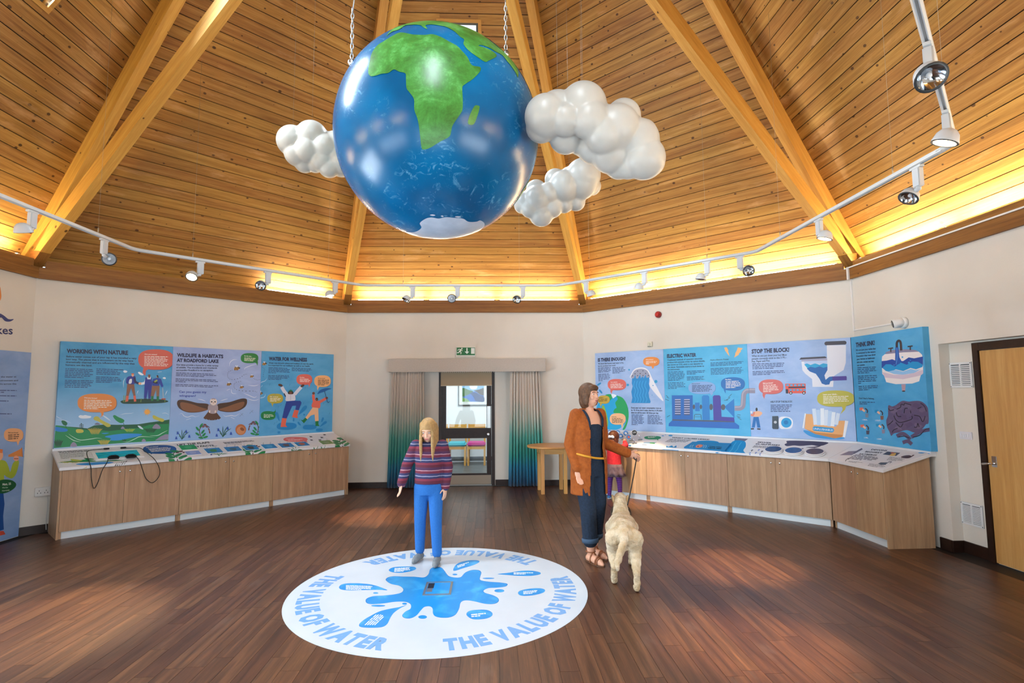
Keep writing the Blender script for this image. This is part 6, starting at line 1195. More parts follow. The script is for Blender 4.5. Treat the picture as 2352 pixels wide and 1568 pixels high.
# alarm and thermostat
t0, z0 = PW(1, 1511, 722, .03); t = thing('alarm_sounder', 'round red alarm sounder high on the right-hand wall', 'alarm', wallM(1) @ T(t0, 0, z0)); bm = B(); lathe(bm, [(.052, .001), (.052, .03), (.046, .045)], 24, DIR); mk('base', bm, flat('#8a1410', .35), t); bm = B(); lathe(bm, [(.034, .045), (.034, .06), (.02, .068)], 20, DIR); mk('horn', bm, flat('#b51e18', .3), t)
t0, z0 = PW(1, 1492.5, 790.5, .02); t = thing('thermostat', 'small cream thermostat box above the pale blue board', 'thermostat', wallM(1) @ T(t0, 0, z0)); bm = B(); box(bm, (-.042, -.03, -.042), (.042, -.001, .042), bev=.004); mk('housing', bm, flat('#d6d3c0', .45), t); bm = B(); lathe(bm, [(.026, .03), (.026, .038), (.02, .041)], 20, T(-.008, 0, 0) @ DIR); mk('dial', bm, flat('#cfcbb6', .4), t); bm = B(); box(bm, (-.036, -.0305, -.039), (.03, -.0301, -.031)); mk('slot', bm, flat('#55554a', .6), t)
# socket by the left board
t0, z1 = PW(-1, 80, 1120); t1, z0 = PW(-1, 114, 1136); t = thing('wall_socket', 'white double socket low on the wall beside the left cabinet', 'socket', wallM(-1) @ T(t0, 0, z0)); w, h = t1-t0, z1-z0
bm = B(); box(bm, (0, -.03, 0), (w, -.001, h), bev=.003); mk('box', bm, flat('#dedcd8', .4), t)
for x in (.27, .73):
    bm = B()
    for dx, dz in ((0, .62), (-.1, .36), (.1, .36)): box(bm, (w*(x+dx)-.003, -.0306, h*dz-.006), (w*(x+dx)+.003, -.0301, h*dz+.006))
    tag(mk('pin_holes', bm, BLACK, t), kind='stuff')
bm = B(); tube(bm, crom([(w*.85, -.02, 0), (w*.9, -.025, -.12), (w*.86, -.02, -.28), (w*.9, -.022, -.40)], False, 5), .004, 6); mk('cable', bm, flat('#c9c9c6', .5), t)
# ================================================================== ROUND TABLE
TT = .745
tc = (onz(1233, 1125)+onz(1243, 1135)+onz(1293, 1123)+onz(1305, 1133))/4
tl = onz(1212.5, 1027, TT-.012); rad = (Vector((tc.x, tc.y, 0))-Vector((tl.x, tc.y, 0))).length
tb = thing('round_table', 'round beech table standing beside the right curtain', 'table', T(tc.x, tc.y, 0) @ RZ(.05)); print('table', tc, rad)
bm = B(); lathe(bm, [(rad-.004, TT-.03), (rad, TT-.026), (rad, TT-.005), (rad-.005, TT)], 48)
bm.faces.ensure_lookup_table(); uvl = bm.loops.layers.uv.verify()
for f in bm.faces:
    for l in f.loops: l[uvl].uv = (l.vert.co.x, l.vert.co.y+l.vert.co.z)
mk('table_top', bm, BEECH, tb)
for sx in (-1, 1):
    for sy in (-1, 1): bm = B(); box(bm, (sx*.182-.028, sy*.195-.028, 0), (sx*.182+.028, sy*.195+.028, TT-.031), grain=2, bev=.003); mk('leg', bm, BEECH, tb)
for p, q in (((-.184, -.21, TT-.125), (.184, -.19, TT-.031)), ((-.184, .19, TT-.125), (.184, .21, TT-.031))): bm = B(); box(bm, p, q, grain=0); mk('apron', bm, BEECH, tb)
for p, q in (((-.222, -.167, TT-.125), (-.202, .167, TT-.031)), ((.202, -.167, TT-.125), (.222, .167, TT-.031))): bm = B(); box(bm, p, q, grain=1); mk('apron', bm, BEECH, tb)

# ================================================================== FLOOR GRAPHIC AND FLOOR BOX
DC = Vector((0, .07, 0)); DR = 1.208
fg = thing('floor_graphic', 'large round white floor graphic with a blue water splash and ring of blue words', 'floor sticker', T(DC))
VIN = noisy('white_vinyl', '#c0c9d3', '#c8d0d9', 3, .32)
bm = B(); lathe(bm, [(DR, .0003), (DR, .0012)], 128); mk('vinyl_disc', bm, VIN, fg)
a = Art(fg.matrix_world, Vector((0, 0, .0012)), Vector((0, 0, 1)), 600, 1220, 2.94, .0001, .000012)
def splash():
    m, nt, b = newmat('splash_blue'); N = NT(nt); p = N.n('ShaderNodeTexCoord').outputs['Object']; c = N.mix(N.ramp(N.noise(p, 5, 4, .6, .5), [(.5, 0.0), (.75, 1.0)]), '#0f8ad6', '#49b4ec'); N.l(c, b.inputs['Base Color']); b.inputs['Roughness'].default_value = .3; return m
SPL = splash(); EDG = '#0a72bc'
blob = [(845, 330), (860, 312), (900, 304), (960, 306), (1040, 308), (1100, 312), (1130, 290), (1140, 260), (1165, 244), (1210, 244), (1235, 265), (1262, 300), (1300, 312), (1345, 310), (1375, 280), (1420, 263), (1465, 264), (1483, 280), (1475, 310), (1478, 330), (1530, 340), (1600, 345), (1650, 352), (1658, 362), (1640, 374), (1590, 380), (1530, 384), (1498, 400), (1510, 415), (1560, 430), (1595, 450), (1598, 472), (1570, 488), (1510, 488), (1430, 470), (1375, 465), (1345, 480), (1335, 520), (1310, 560), (1270, 578), (1215, 580), (1175, 570), (1160, 550), (1158, 520), (1140, 505), (1105, 508), (1080, 530), (1050, 565), (1010, 584), (970, 582), (955, 565), (975, 540), (1010, 520), (1010, 490), (970, 474), (900, 475), (830, 485), (750, 490), (715, 480), (715, 455), (760, 437), (830, 432), (900, 425), (950, 412), (962, 390), (935, 368), (880, 355)]
def outlined(pts): c = (sum(p[0] for p in pts)/len(pts), sum(p[1] for p in pts)/len(pts)); a.poly(EDG, [(c[0]+(x-c[0])*1.012, c[1]+(y-c[1])*1.016) for x, y in pts]); a.poly(SPL, pts)
outlined(blob)
DROPS = [([(527, 378), (545, 358), (600, 350), (690, 352), (770, 365), (850, 396), (790, 394), (700, 396), (600, 398), (545, 393)], (572, 368, 760, 374, 4, 0, 8)), ([(862, 262), (885, 245), (940, 238), (1020, 238), (1045, 250), (1020, 266), (950, 279), (890, 276)], (900, 252, 1015, 246, 4, -1, 7)), ([(1302, 266), (1308, 235), (1340, 210), (1400, 196), (1455, 195), (1473, 205), (1440, 225), (1375, 245)], (1325, 236, 1410, 208, 2, 3, 8)), ([(1598, 288), (1680, 278), (1760, 266), (1830, 266), (1880, 276), (1880, 290), (1820, 300), (1740, 300), (1660, 294)], (1705, 282, 1850, 282, 2, 0, 8)), ([(1735, 418), (1750, 400), (1810, 387), (1880, 384), (1915, 395), (1900, 415), (1830, 432), (1760, 434)], (1770, 408, 1880, 400, 3, 0, 8)), ([(1388, 565), (1400, 540), (1450, 530), (1520, 530), (1558, 548), (1555, 572), (1510, 590), (1430, 592)], (1418, 566, 1525, 556, 2, 2, 12)), ([(982, 497), (930, 512), (860, 525), (800, 540), (740, 570), (690, 600), (662, 630), (680, 646), (750, 650), (815, 645), (850, 625), (870, 585), (895, 550), (940, 518)], None)]
for pts, pr in DROPS:
    outlined(pts)
    if pr: a.para(TXW, pr[0], pr[1], pr[2], pr[3], pr[4], pr[5], pr[6], h=.55)
a.para(TXW, 705, 632, 780, 562, 5, 16, 0, [1, 1, 1, .95, .8], h=.5)
for x, y, rx, ry in ((773, 416, 17, 5), (968, 488, 16, 6), (1090, 578, 28, 11), (1608, 401, 32, 10), (1308, 291, 16, 5), (790, 502, 45, 6), (1535, 317, 38, 4)): a.ell(EDG, x, y, rx*1.05, ry*1.08); a.ell(SPL, x, y, rx, ry)
a.done('splash_print', fg)
def ringtext(s, a_start, a_end, r0, r1, parent):
    """letters of s spread between two bearings (degrees, anticlockwise from +x), tops towards the centre side r1"""
    bm = B(); ws = []
    for ch in s: ws.append(.24 if ch == ' ' else glyphs(ch, .06)[2]+.07)
    kn = {'VA': .10, 'AL': .0, 'WA': .09, 'AT': .08}
    for k in range(len(s)-1): ws[k] -= kn.get(s[k:k+2], 0)
    tot = sum(ws); x = 0
    for ch, w in zip(s, ws):
        if ch != ' ':
            vs, fs, gw = glyphs(ch, .06)
            V = []
            for vx, vy in vs:
                f = (x+vx+.035)/tot; an = math.radians(a_start+(a_end-a_start)*f); r = r0+(r1-r0)*(vy/.73); V.append(bm.verts.new((r*math.cos(an), r*math.sin(an), .0016)))
            for f in fs:
                try: bm.faces.new([V[k] for k in f])
                except ValueError: pass
        x += w
    for f in bm.faces:
        f.normal_update()
        if f.normal.z < 0: f.normal_flip()
    mk('ring_lettering', bm, flat('#6b9fd6', .35), parent)
for a0_, a1_ in ((-84.2, 13.6), (157.2, 256.2), (37.2, 137.2)): ringtext('THE VALUE OF WATER', a0_, a1_, 1.105, .945, fg)
hc = [onz(600+x/2.94, 1220+y/2.94) for x, y in ((1118, 345), (1298, 344), (1278, 432), (1088, 432))]; x0 = (hc[0].x+hc[3].x)/2; x1 = (hc[1].x+hc[2].x)/2; y0 = (hc[2].y+hc[3].y)/2; y1 = (hc[0].y+hc[1].y)/2
fb = thing('floor_box', 'steel framed floor socket hatch in the middle of the splash', 'floor hatch', T((x0+x1)/2, (y0+y1)/2, .0018)); hx, hy = (x1-x0)/2, (y1-y0)/2; fw = .018
for p, q in (((-hx, -hy, 0), (hx, -hy+fw, .005)), ((-hx, hy-fw, 0), (hx, hy, .005)), ((-hx, -hy+fw, 0), (-hx+fw, hy-fw, .005)), ((hx-fw, -hy+fw, 0), (hx, hy-fw, .005))): bm = B(); box(bm, p, q); mk('frame', bm, flat('#9a9c9c', .35, .8), fb)
bm = B(); box(bm, (-hx+fw, -hy+fw, 0), (hx-fw, hy-fw, .0035)); mk('lid', bm, SPL, fb); bm = B(); box(bm, (-hx+fw+.005, .0, .0036), (-hx+fw+.055, hy-fw-.015, .0046)); mk('cable_flap', bm, BLACK, fb); bm = B(); box(bm, (-hx+fw+.005, -hy*.55, .0036), (-hx+fw+.05, -.003, .0052)); mk('lift_handle', bm, flat('#9a9c9c', .35, .8), fb)
# ================================================================== PEOPLE AND DOG
def V3(*a): return Vector(a)
def blobtube(bm, pts, rads, n=4, seg=14):
    pts = [Vector(p) for p in pts]; P = []; R = []
    for k in range(len(pts)-1):
        for j in range(n): f = j/n; P.append(pts[k].lerp(pts[k+1], f)); R.append(rads[k]+(rads[k+1]-rads[k])*f)
    P.append(pts[-1]); R.append(rads[-1])
    tube(bm, P, R, seg)
    for p, r in zip(pts, rads): bmesh.ops.create_icosphere(bm, subdivisions=3, radius=r*.995, matrix=T(p))
def ellips(bm, c, r, R=None, sub=3):
    M = T(Vector(c)) @ (R or Matrix()) @ Matrix.Diagonal((r[0], r[1], r[2], 1)); bmesh.ops.create_icosphere(bm, subdivisions=sub, radius=1, matrix=M)
def loft(bm, rings, seg=24, p=1.0):
    """rings: (x, y, z, rx, ry[, yaw])"""
    rs = []
    for q in rings:
        x, y, z, rx, ry = q[:5]; w = q[5] if len(q) > 5 else 0; row = []
        for j in range(seg):
            a = 2*math.pi*j/seg; u, v = rx*math.copysign(abs(math.cos(a))**p, math.cos(a)), ry*math.copysign(abs(math.sin(a))**p, math.sin(a)); row.append(bm.verts.new((x+u*math.cos(w)-v*math.sin(w), y+u*math.sin(w)+v*math.cos(w), z)))
        rs.append(row)
    for a, b in zip(rs, rs[1:]):
        for j in range(seg): bm.faces.new((a[j], a[(j+1) % seg], b[(j+1) % seg], b[j]))
    bm.faces.new(rs[0][::-1]); bm.faces.new(rs[-1])
def remesh_obj(name, bm, voxel, mat, parent, it=5, cut=None, solid=0):
    me = remeshed(bm, voxel, it)
    if cut:
        b2 = B(); b2.from_mesh(me); bmesh.ops.delete(b2, geom=[f for f in b2.faces if cut(f.calc_center_median())], context='FACES'); b2.to_mesh(me); b2.free()
    me.materials.append(mat); o = bpy.data.objects.new(name, me); link(o, parent)
    if solid: md = o.modifiers.new('thick', 'SOLIDIFY'); md.thickness = solid; md.offset = 0
    return o
def hand(bm, w, fwd, out, s=1.0, curl=.5, thumb=None):
    """palm from wrist w along fwd; out = side of the thumb"""
    fwd = fwd.normalized(); out = (out-fwd*out.dot(fwd)).normalized(); nrm = fwd.cross(out)
    R = Matrix((out, nrm, fwd)).transposed().to_4x4(); ellips(bm, w+fwd*.045*s, (.038*s, .017*s, .052*s), R)
    for k, (o, L, r) in enumerate(((.028, .072, .0092), (.010, .080, .0095), (-.009, .074, .0092), (-.026, .058, .0085))):
        b = w+fwd*.082*s+out*o*s; a = [b]; d = fwd.copy()
        for j in range(3): d = (d+nrm*curl*.55).normalized(); a.append(a[-1]+d*L*s*(.42, .33, .25)[j])
        blobtube(bm, a, [r*s, r*s*.97, r*s*.9, r*s*.78], 2, 8)
    b = w+fwd*.022*s+out*.03*s; d = (out*.8+fwd*.6+nrm*.25).normalized(); blobtube(bm, [b, b+d*.035*s, b+d*.035*s+(d+fwd*.6).normalized()*.03*s], [.012*s, .0105*s, .0085*s], 2, 8)
def skinmat(h): 
    m, nt, b = newmat('skin'); b.inputs['Base Color'].default_value = lin(h); b.inputs['Roughness'].default_value = .5; b.inputs['Subsurface Weight'].default_value = .12; b.inputs['Subsurface Radius'].default_value = (.02, .008, .004); b.inputs['Subsurface Scale'].default_value = .3; return m
def cloth(name, c1, c2, scale=40, rough=.9): return noisy(name, c1, c2, scale, rough, .25, 160)
def stripes(name, cols, period):
    m, nt, b = newmat(name); N = NT(nt); p = N.n('ShaderNodeTexCoord').outputs['Object']; sp = N.n('ShaderNodeSeparateXYZ'); N.l(p, sp.inputs[0]); n = N.noise(p, 25, 2, .5)
    f = N.math('FRACT', N.math('MULTIPLY', N.math('ADD', sp.outputs[2], N.math('MULTIPLY', n, .008)), 1/period)); x = N.n('ShaderNodeValToRGB'); x.color_ramp.interpolation = 'CONSTANT'; e = x.color_ramp.elements
    while len(e) < len(cols): e.new(.5)
    for k, (q, c) in enumerate(cols): e[k].position = q; e[k].color = lin(c)
    N.l(f, x.inputs[0]); N.l(x.outputs[0], b.inputs['Base Color']); b.inputs['Roughness'].default_value = .9; return m
def head(bm, c, s, R):
    """skull, jaw, nose, ears and neck root around centre c; R turns the head; face looks along local -Y"""
    q = lambda x, y, z: c+(R @ Vector((x, y, z)))*s
    R4 = R.to_4x4(); ellips(bm, q(0, .008, .025), (.074*s, .092*s, .092*s), R4); ellips(bm, q(0, -.012, -.045), (.056*s, .068*s, .072*s), R4); ellips(bm, q(0, -.030, -.090), (.030*s, .032*s, .028*s), R4)
    ellips(bm, q(0, -.086, -.018), (.011*s, .016*s, .024*s), R4); ellips(bm, q(0, -.094, -.034), (.014*s, .013*s, .010*s), R4); ellips(bm, q(0, -.075, -.065), (.022*s, .012*s, .012*s), R4); ellips(bm, q(0, -.07, .02), (.05*s, .02*s, .014*s), R4)
    for e in (-1, 1): ellips(bm, q(e*.075, .005, -.012), (.010*s, .020*s, .030*s), R4); ellips(bm, q(e*.035, -.062, -.035), (.022*s, .018*s, .018*s), R4)
    return q
def facebits(parent, q, s, R, iris='#3a2a1c', lip='#b5605a', brow='#4a3322'):
    R4 = R.to_4x4()
    for e in (-1, 1):
        bm = B(); ellips(bm, q(e*.030, -.072, 0), (.0115*s, .007*s, .0065*s), R4, 2); mk('eye', bm, flat('#e8e4de', .2), parent, smooth=True)
        bm = B(); ellips(bm, q(e*.030, -.0772, 0), (.0052*s, .003*s, .0058*s), R4, 2); mk('iris', bm, flat(iris, .15), parent, smooth=True)
        bm = B(); tube(bm, [q(e*.046, -.078, .018), q(e*.030, -.085, .023), q(e*.014, -.087, .020)], .0035*s, 6); mk('eyebrow', bm, flat(brow, .8), parent)
    bm = B(); ellips(bm, q(0, -.083, -.062), (.022*s, .006*s, .0045*s), R4, 2); ellips(bm, q(0, -.083, -.070), (.018*s, .006*s, .0052*s), R4, 2); mk('lips', bm, flat(lip, .4), parent, smooth=True)
def foot(bm, ank, d, s=1.0, r=(.036, .042, .036, .022)):
    d = Vector((d[0], d[1], 0)).normalized(); a = Vector(ank); g = Vector((a.x, a.y, 0))
    blobtube(bm, [a, Vector((a.x, a.y, .045*s))-d*.012*s], [r[0]*s*.9, r[1]*s], 3); blobtube(bm, [g-d*.035*s+V3(0, 0, .036*s), g+d*.06*s+V3(0, 0, .040*s), g+d*.125*s+V3(0, 0, .028*s), g+d*.165*s+V3(0, 0, .020*s)], [.034*s, .038*s, .034*s, .019*s], 3)
def figM(p, d): return T(p.x, p.y, 0) @ RZ(math.atan2(d.x, -d.y))

# ---------------------------------------------------------------- woman in a rust cardigan
A = onz(1347, 1286); Bq = onz(1394, 1306); d = (Bq-A).normalized(); fA = A.lerp(Bq, .25); fB = fA+V3(-d.y, d.x, 0)*.14-d*.14
root = Vector(((fA.x*.55+fB.x*.45), (fA.y*.55+fB.y*.45), 0))-d*.02; M = figM(root, d); Mi = M.inverted()
wo = thing('person', 'woman in a rust cardigan and navy dungarees walking with a dog lead in her hand', 'person', M)
la, lb = Mi @ fA, Mi @ fB                                  # la = her right (standing) foot, lb = her left foot
if la.x > lb.x: la, lb = lb, la
ankR = V3(la.x, la.y, .085); ankL = V3(lb.x, lb.y, .10)
hipR, hipL = V3(-.085, 0, .88), V3(.085, 0, .88); kneR = (hipR+ankR)/2+V3(0, -.02, .02); kneL = (hipL+ankL)/2+V3(0, -.05, .03)
shR, shL = V3(-.145, .01, 1.385), V3(.145, .01, 1.385)
elR, wrR = V3(-.185, .07, 1.10), V3(-.175, -.04, .87)
hp = onplane(1468, 1052, M @ V3(.3, -.1, 1.0), CF); wrL = Mi @ hp; elL = V3(.22, .05, 1.10)
v = wrL-elL
if v.length > .30: wrL = elL+v.normalized()*.27
hc = V3(0, -.025, 1.575); HR = Matrix.Rotation(math.radians(-8), 3, 'X') @ Matrix.Rotation(math.radians(12), 3, 'Z')
def base_body(bm):
    loft(bm, [(0, .005, .80, .15, .105), (0, .008, .88, .168, .118), (0, .006, .97, .150, .105), (0, 0, 1.07, .125, .090), (0, -.005, 1.17, .135, .102), (0, -.008, 1.27, .152, .110), (0, .002, 1.36, .158, .092), (0, .01, 1.42, .105, .068)])
    blobtube(bm, [V3(0, .012, 1.38), V3(0, .0, 1.50)], [.062, .052], 3)
    for s_, e_, w_ in ((shR, elR, wrR), (shL, elL, wrL)): blobtube(bm, [s_, e_, w_], [.050, .037, .026])
    for h_, k_, a_ in ((hipR, kneR, ankR), (hipL, kneL, ankL)): blobtube(bm, [h_, k_, (k_*.62+a_*.38)+V3(0, .012, 0), a_], [.088, .058, .054, .036])
LEADW = M @ (wrL+(wrL-elL).normalized()*.085)
bm = B(); base_body(bm); q = head(bm, hc, .98, HR); foot(bm, ankR, (0.0, -1), 1.0); foot(bm, ankL, (.1, -1), 1.0)
hand(bm, wrR, V3(.02, -.25, -1), V3(1, -.4, 0), .95, .45); hand(bm, wrL, (wrL-elL), V3(0, -.3, 1), .95, 1.3)
remesh_obj('body', bm, .0065, skinmat('#d9a184'), wo, 4); facebits(wo, q, .98, HR)
NAVYC = cloth('navy_denim', '#14202f', '#1d2d42', 60)
bm = B(); loft(bm, [(0, .005, .79, .150, .112), (0, .008, .88, .168, .124), (0, .006, .97, .155, .114), (0, 0, 1.07, .132, .104), (0, -.006, 1.17, .138, .116), (0, -.010, 1.26, .142, .118), (0, -.006, 1.30, .115, .108)])
for h_, k_, a_ in ((hipR, kneR, ankR), (hipL, kneL, ankL)): e = k_.lerp(a_, .72); blobtube(bm, [h_, k_, e], [.104, .080, .072])
remesh_obj('dungarees', bm, .009, NAVYC, wo, 4)
for s_ in (-1, 1): bm = B(); tube(bm, crom([V3(s_*.075, -.122, 1.27), V3(s_*.085, -.105, 1.36), V3(s_*.085, -.03, 1.425), V3(s_*.075, .07, 1.40), V3(s_*.06, .11, 1.28)], False, 5), .012, 6); mk('shoulder_strap', bm, NAVYC, wo)
for k_, a_ in ((kneR, ankR), (kneL, ankL)):
    e = k_.lerp(a_, .66); f = k_.lerp(a_, .76); bm = B(); tube(bm, [e, e.lerp(f, .5), f], [.079, .081, .079], 20, caps=False); o = mk('turn_up', bm, flat('#3a5068', .9), wo, smooth=True); o.modifiers.new('t', 'SOLIDIFY').thickness = .004
RUST = cloth('rust_knit', '#8a4312', '#a5561a', 30)
bm = B(); loft(bm, [(0, .015, .61, .186, .165), (0, .012, .70, .186, .162), (0, .01, .80, .188, .16), (0, .006, .92, .186, .156), (0, .004, 1.07, .164, .136), (0, .0, 1.2, .168, .142), (0, .0, 1.32, .170, .134), (0, .012, 1.40, .142, .095), (0, .02, 1.445, .08, .072)])
for s_, e_, w_ in ((shR, elR, wrR), (shL, elL, wrL)): blobtube(bm, [s_, e_, e_.lerp(w_, .93)], [.062, .054, .046])
remesh_obj('cardigan', bm, .010, RUST, wo, 4, cut=lambda c: (c.y < -.02 and abs(c.x) < .078+.05*max(0, 1.0-c.z) and c.z < 1.47 and (c-wrL).length > .07 and (c-wrR).length > .058) or c.z < .625 or c.z > 1.452, solid=.008)
bm = B(); tube(bm, crom([V3(-.176, .01, 1.02), V3(-.13, -.105, 1.0), V3(-.02, -.122, .975), V3(.10, -.112, .965), V3(.176, .0, .975), V3(.13, .125, .995), V3(0, .158, 1.01), V3(-.13, .125, 1.02)], True, 5), .011, 8, closed=True); mk('waist_strap', bm, flat('#d09020', .6), wo)
bm = B(); ellips(bm, q(0, .022, .035), (.088, .100, .098), HR.to_4x4()); ellips(bm, q(0, .05, -.045), (.082, .070, .10), HR.to_4x4()); ellips(bm, q(0, -.062, .066), (.062, .036, .034), HR.to_4x4())
for e in (-1, 1): ellips(bm, q(e*.072, .0, -.02), (.022, .045, .085), HR.to_4x4())
remesh_obj('hair', bm, .008, cloth('brown_hair', '#4a3020', '#6b4a30', 50, .6), wo, 3)
TAN = flat('#8a5230', .45, name='tan_leather')
for a_, dx in ((ankR, 0), (ankL, .1)):
    dd = V3(dx, -1, 0).normalized(); g = V3(a_.x, a_.y, 0); bm = B(); sd = V3(-dd.y, dd.x, 0); pts = [(-.06, .030), (0, .034), (.06, .042), (.12, .042), (.17, .026), (.185, 0)]
    lo = [g+dd*u+sd*w_ for u, w_ in pts]+[g+dd*u-sd*w_ for u, w_ in pts[::-1][1:]]; r0 = [bm.verts.new(p+V3(0, 0, .001)) for p in lo]; r1 = [bm.verts.new(p+V3(0, 0, .012)) for p in lo]; n = len(lo); bm.faces.new(r0[::-1]); bm.faces.new(r1)
    for k in range(n): bm.faces.new((r0[k], r0[(k+1) % n], r1[(k+1) % n], r1[k]))
    sh = mk('sandal', bm, flat('#5b3a24', .6), wo)
    for u, hh, ww in ((.105, .066, .042), (.125, .058, .042), (.03, .085, .040)): bm = B(); tube(bm, crom([g+dd*u+sd*ww+V3(0, 0, .012), g+dd*u+sd*ww*.8+V3(0, 0, hh*.75), g+dd*u+V3(0, 0, hh+.012), g+dd*u-sd*ww*.8+V3(0, 0, hh*.75), g+dd*u-sd*ww+V3(0, 0, .012)], False, 5), .007, 6); mk('strap', bm, TAN, sh)
    bm = B(); tube(bm, [g+V3(0, 0, .10)+V3(math.cos(w_), math.sin(w_), 0)*.043-dd*.008 for w_ in [2*math.pi*j/16 for j in range(16)]], .006, 6, closed=True); mk('ankle_strap', bm, TAN, sh)

# ---------------------------------------------------------------- girl in a striped jumper
s = 1.39/1.7
fA, fB = onz(963, 1287), onz(1003, 1296); root = (fA+fB)/2+V3(0, .03, 0); d = V3(-.12, -1, 0).normalized(); M = T(0, 0, .003) @ figM(root, d); Mi = M.inverted()
gi = thing('person', 'girl with long fair hair, striped jumper and blue jeans stepping onto the floor graphic', 'person', M)
la, lb = Mi @ fA, Mi @ fB; ankR = V3(la.x, la.y+.02, .075); ankL = V3(lb.x, lb.y+.02, .075); hipR, hipL = V3(-.068, .0, .70), V3(.068, .0, .70); kneR = (hipR+ankR)/2+V3(0, -.025, .01); kneL = (hipL+ankL)/2+V3(0, -.02, .01)
shR, shL = V3(-.13, .01, 1.095), V3(.13, .01, 1.095); elR, wrR = V3(-.215, .0, .91), V3(-.255, -.06, .735); elL, wrL = V3(.18, .03, .89), V3(.165, -.02, .70)
hc = V3(0, -.05, 1.245); HR = Matrix.Rotation(math.radians(16), 3, 'X')
bm = B(); loft(bm, [(0, .0, .64, .115, .085), (0, 0, .70, .128, .092), (0, 0, .80, .108, .080), (0, 0, .88, .104, .078), (0, 0, .98, .118, .084), (0, .004, 1.07, .122, .075), (0, .008, 1.12, .075, .055)]); blobtube(bm, [V3(0, .01, 1.10), V3(0, -.02, 1.19)], [.045, .042], 3)
for s_, e_, w_ in ((shR, elR, wrR), (shL, elL, wrL)): blobtube(bm, [s_, e_, w_], [.038, .029, .021])
for h_, k_, a_ in ((hipR, kneR, ankR), (hipL, kneL, ankL)): blobtube(bm, [h_, k_, a_], [.066, .045, .030])
q = head(bm, hc, .92, HR); foot(bm, ankR, (-.2, -1), .82); foot(bm, ankL, (.05, -1), .82); hand(bm, wrR, V3(-.1, -.2, -1), V3(.6, -1, 0), .78, .4); hand(bm, wrL, V3(0, -.1, -1), V3(-.5, -1, 0), .78, .4)
remesh_obj('body', bm, .006, skinmat('#e0ae92'), gi, 4); facebits(gi, q, .92, HR, '#3c5a78', '#c0706a', '#9a7a50')
KNIT = stripes('striped_knit', [(0, '#5a1f30'), (.16, '#7a2c3e'), (.30, '#2a2c52'), (.42, '#8a8aa0'), (.48, '#34365e'), (.62, '#6a2438'), (.78, '#b0848c'), (.83, '#4a2848')], .15)
bm = B(); loft(bm, [(0, 0, .735, .140, .108), (0, 0, .80, .136, .106), (0, 0, .90, .132, .102), (0, 0, 1.0, .138, .102), (0, .004, 1.08, .138, .09), (0, .006, 1.135, .078, .062)])
for s_, e_, w_ in ((shR, elR, wrR), (shL, elL, wrL)): blobtube(bm, [s_, e_, e_.lerp(w_, .95)], [.060, .054, .045])
remesh_obj('jumper', bm, .008, KNIT, gi, 4)
bm = B(); loft(bm, [(0, 0, .63, .122, .094), (0, 0, .70, .138, .102), (0, 0, .76, .128, .096)])
for h_, k_, a_ in ((hipR, kneR, ankR), (hipL, kneL, ankL)): blobtube(bm, [h_, k_, k_.lerp(a_, .93)], [.078, .058, .046])
remesh_obj('jeans', bm, .008, cloth('blue_denim', '#1f5ea6', '#2a6db6', 150), gi, 4)
for a_, dx in ((ankR, -.2), (ankL, .05)): bm = B(); foot(bm, V3(a_.x, a_.y, .075), (dx, -1), .88); remesh_obj('shoe', bm, .007, cloth('grey_canvas', '#6a7074', '#83898c', 40), gi, 3, cut=lambda c: c.z < .002)
bm = B(); R4 = HR.to_4x4(); ellips(bm, q(0, .02, .035), (.080, .096, .090), R4); ellips(bm, q(0, .055, -.04), (.076, .056, .10), R4)
dn = lambda p, z, y=0: V3(p.x, p.y+y, p.z-z)
for e in (-1, 1):
    for k in range(6): a_ = q(e*(.030+.010*k), -.055+.018*k, .062); b_ = q(e*(.062+.005*k), -.058+.024*k, .0); blobtube(bm, [a_, b_, dn(b_, .10, -.004), dn(b_, .20, .012), dn(b_, .29, .016)], [.015, .017, .017, .015, .006], 3, 8)
for k in range(6): x = (k-2.5)*.026; a_ = q(x, .085, 0); blobtube(bm, [a_, dn(a_, .12, .0), dn(a_, .27, -.01)], [.026, .024, .010], 3, 8)
remesh_obj('hair', bm, .0075, cloth('fair_hair', '#9a7648', '#b8925c', 50, .55), gi, 2)

# ---------------------------------------------------------------- small child at the right-hand worktop
fA, fB = onz(1399, 1144), onz(1431, 1147); wn_ = wallM(1).to_3x3() @ Vector((0, 1, 0)); c0 = (fA+fB)/2
loc = wallM(1).inverted() @ c0
c0 = wallM(1) @ Vector((loc.x, -.76, 0))
M = figM(c0, wn_); Mi = M.inverted()
ch = thing('person', 'small child in a red top and striped tights reaching over the right-hand worktop', 'person', M)
ankR, ankL = V3(-.095, .0, .055), V3(.095, .0, .055); hipR, hipL = V3(-.052, .0, .46), V3(.052, .0, .46); kneR, kneL = V3(-.085, -.005, .25), V3(.085, -.005, .25)
shR, shL = V3(-.105, 0, .755), V3(.105, 0, .755); elR, wrR = V3(-.15, -.10, .80), V3(-.085, -.165, .87); elL, wrL = V3(.15, -.10, .80), V3(.085, -.165, .87)
hc = V3(0, -.02, .905); HR = Matrix.Rotation(math.radians(10), 3, 'X')
bm = B(); loft(bm, [(0, 0, .42, .092, .075), (0, 0, .48, .10, .08), (0, 0, .58, .092, .074), (0, 0, .68, .098, .072), (0, .004, .74, .096, .062), (0, .006, .78, .055, .045)]); blobtube(bm, [V3(0, .006, .76), V3(0, -.01, .84)], [.036, .034], 3)
for s_, e_, w_ in ((shR, elR, wrR), (shL, elL, wrL)): blobtube(bm, [s_, e_, w_], [.031, .026, .019])
for h_, k_, a_ in ((hipR, kneR, ankR), (hipL, kneL, ankL)): blobtube(bm, [h_, k_, a_], [.052, .036, .025])
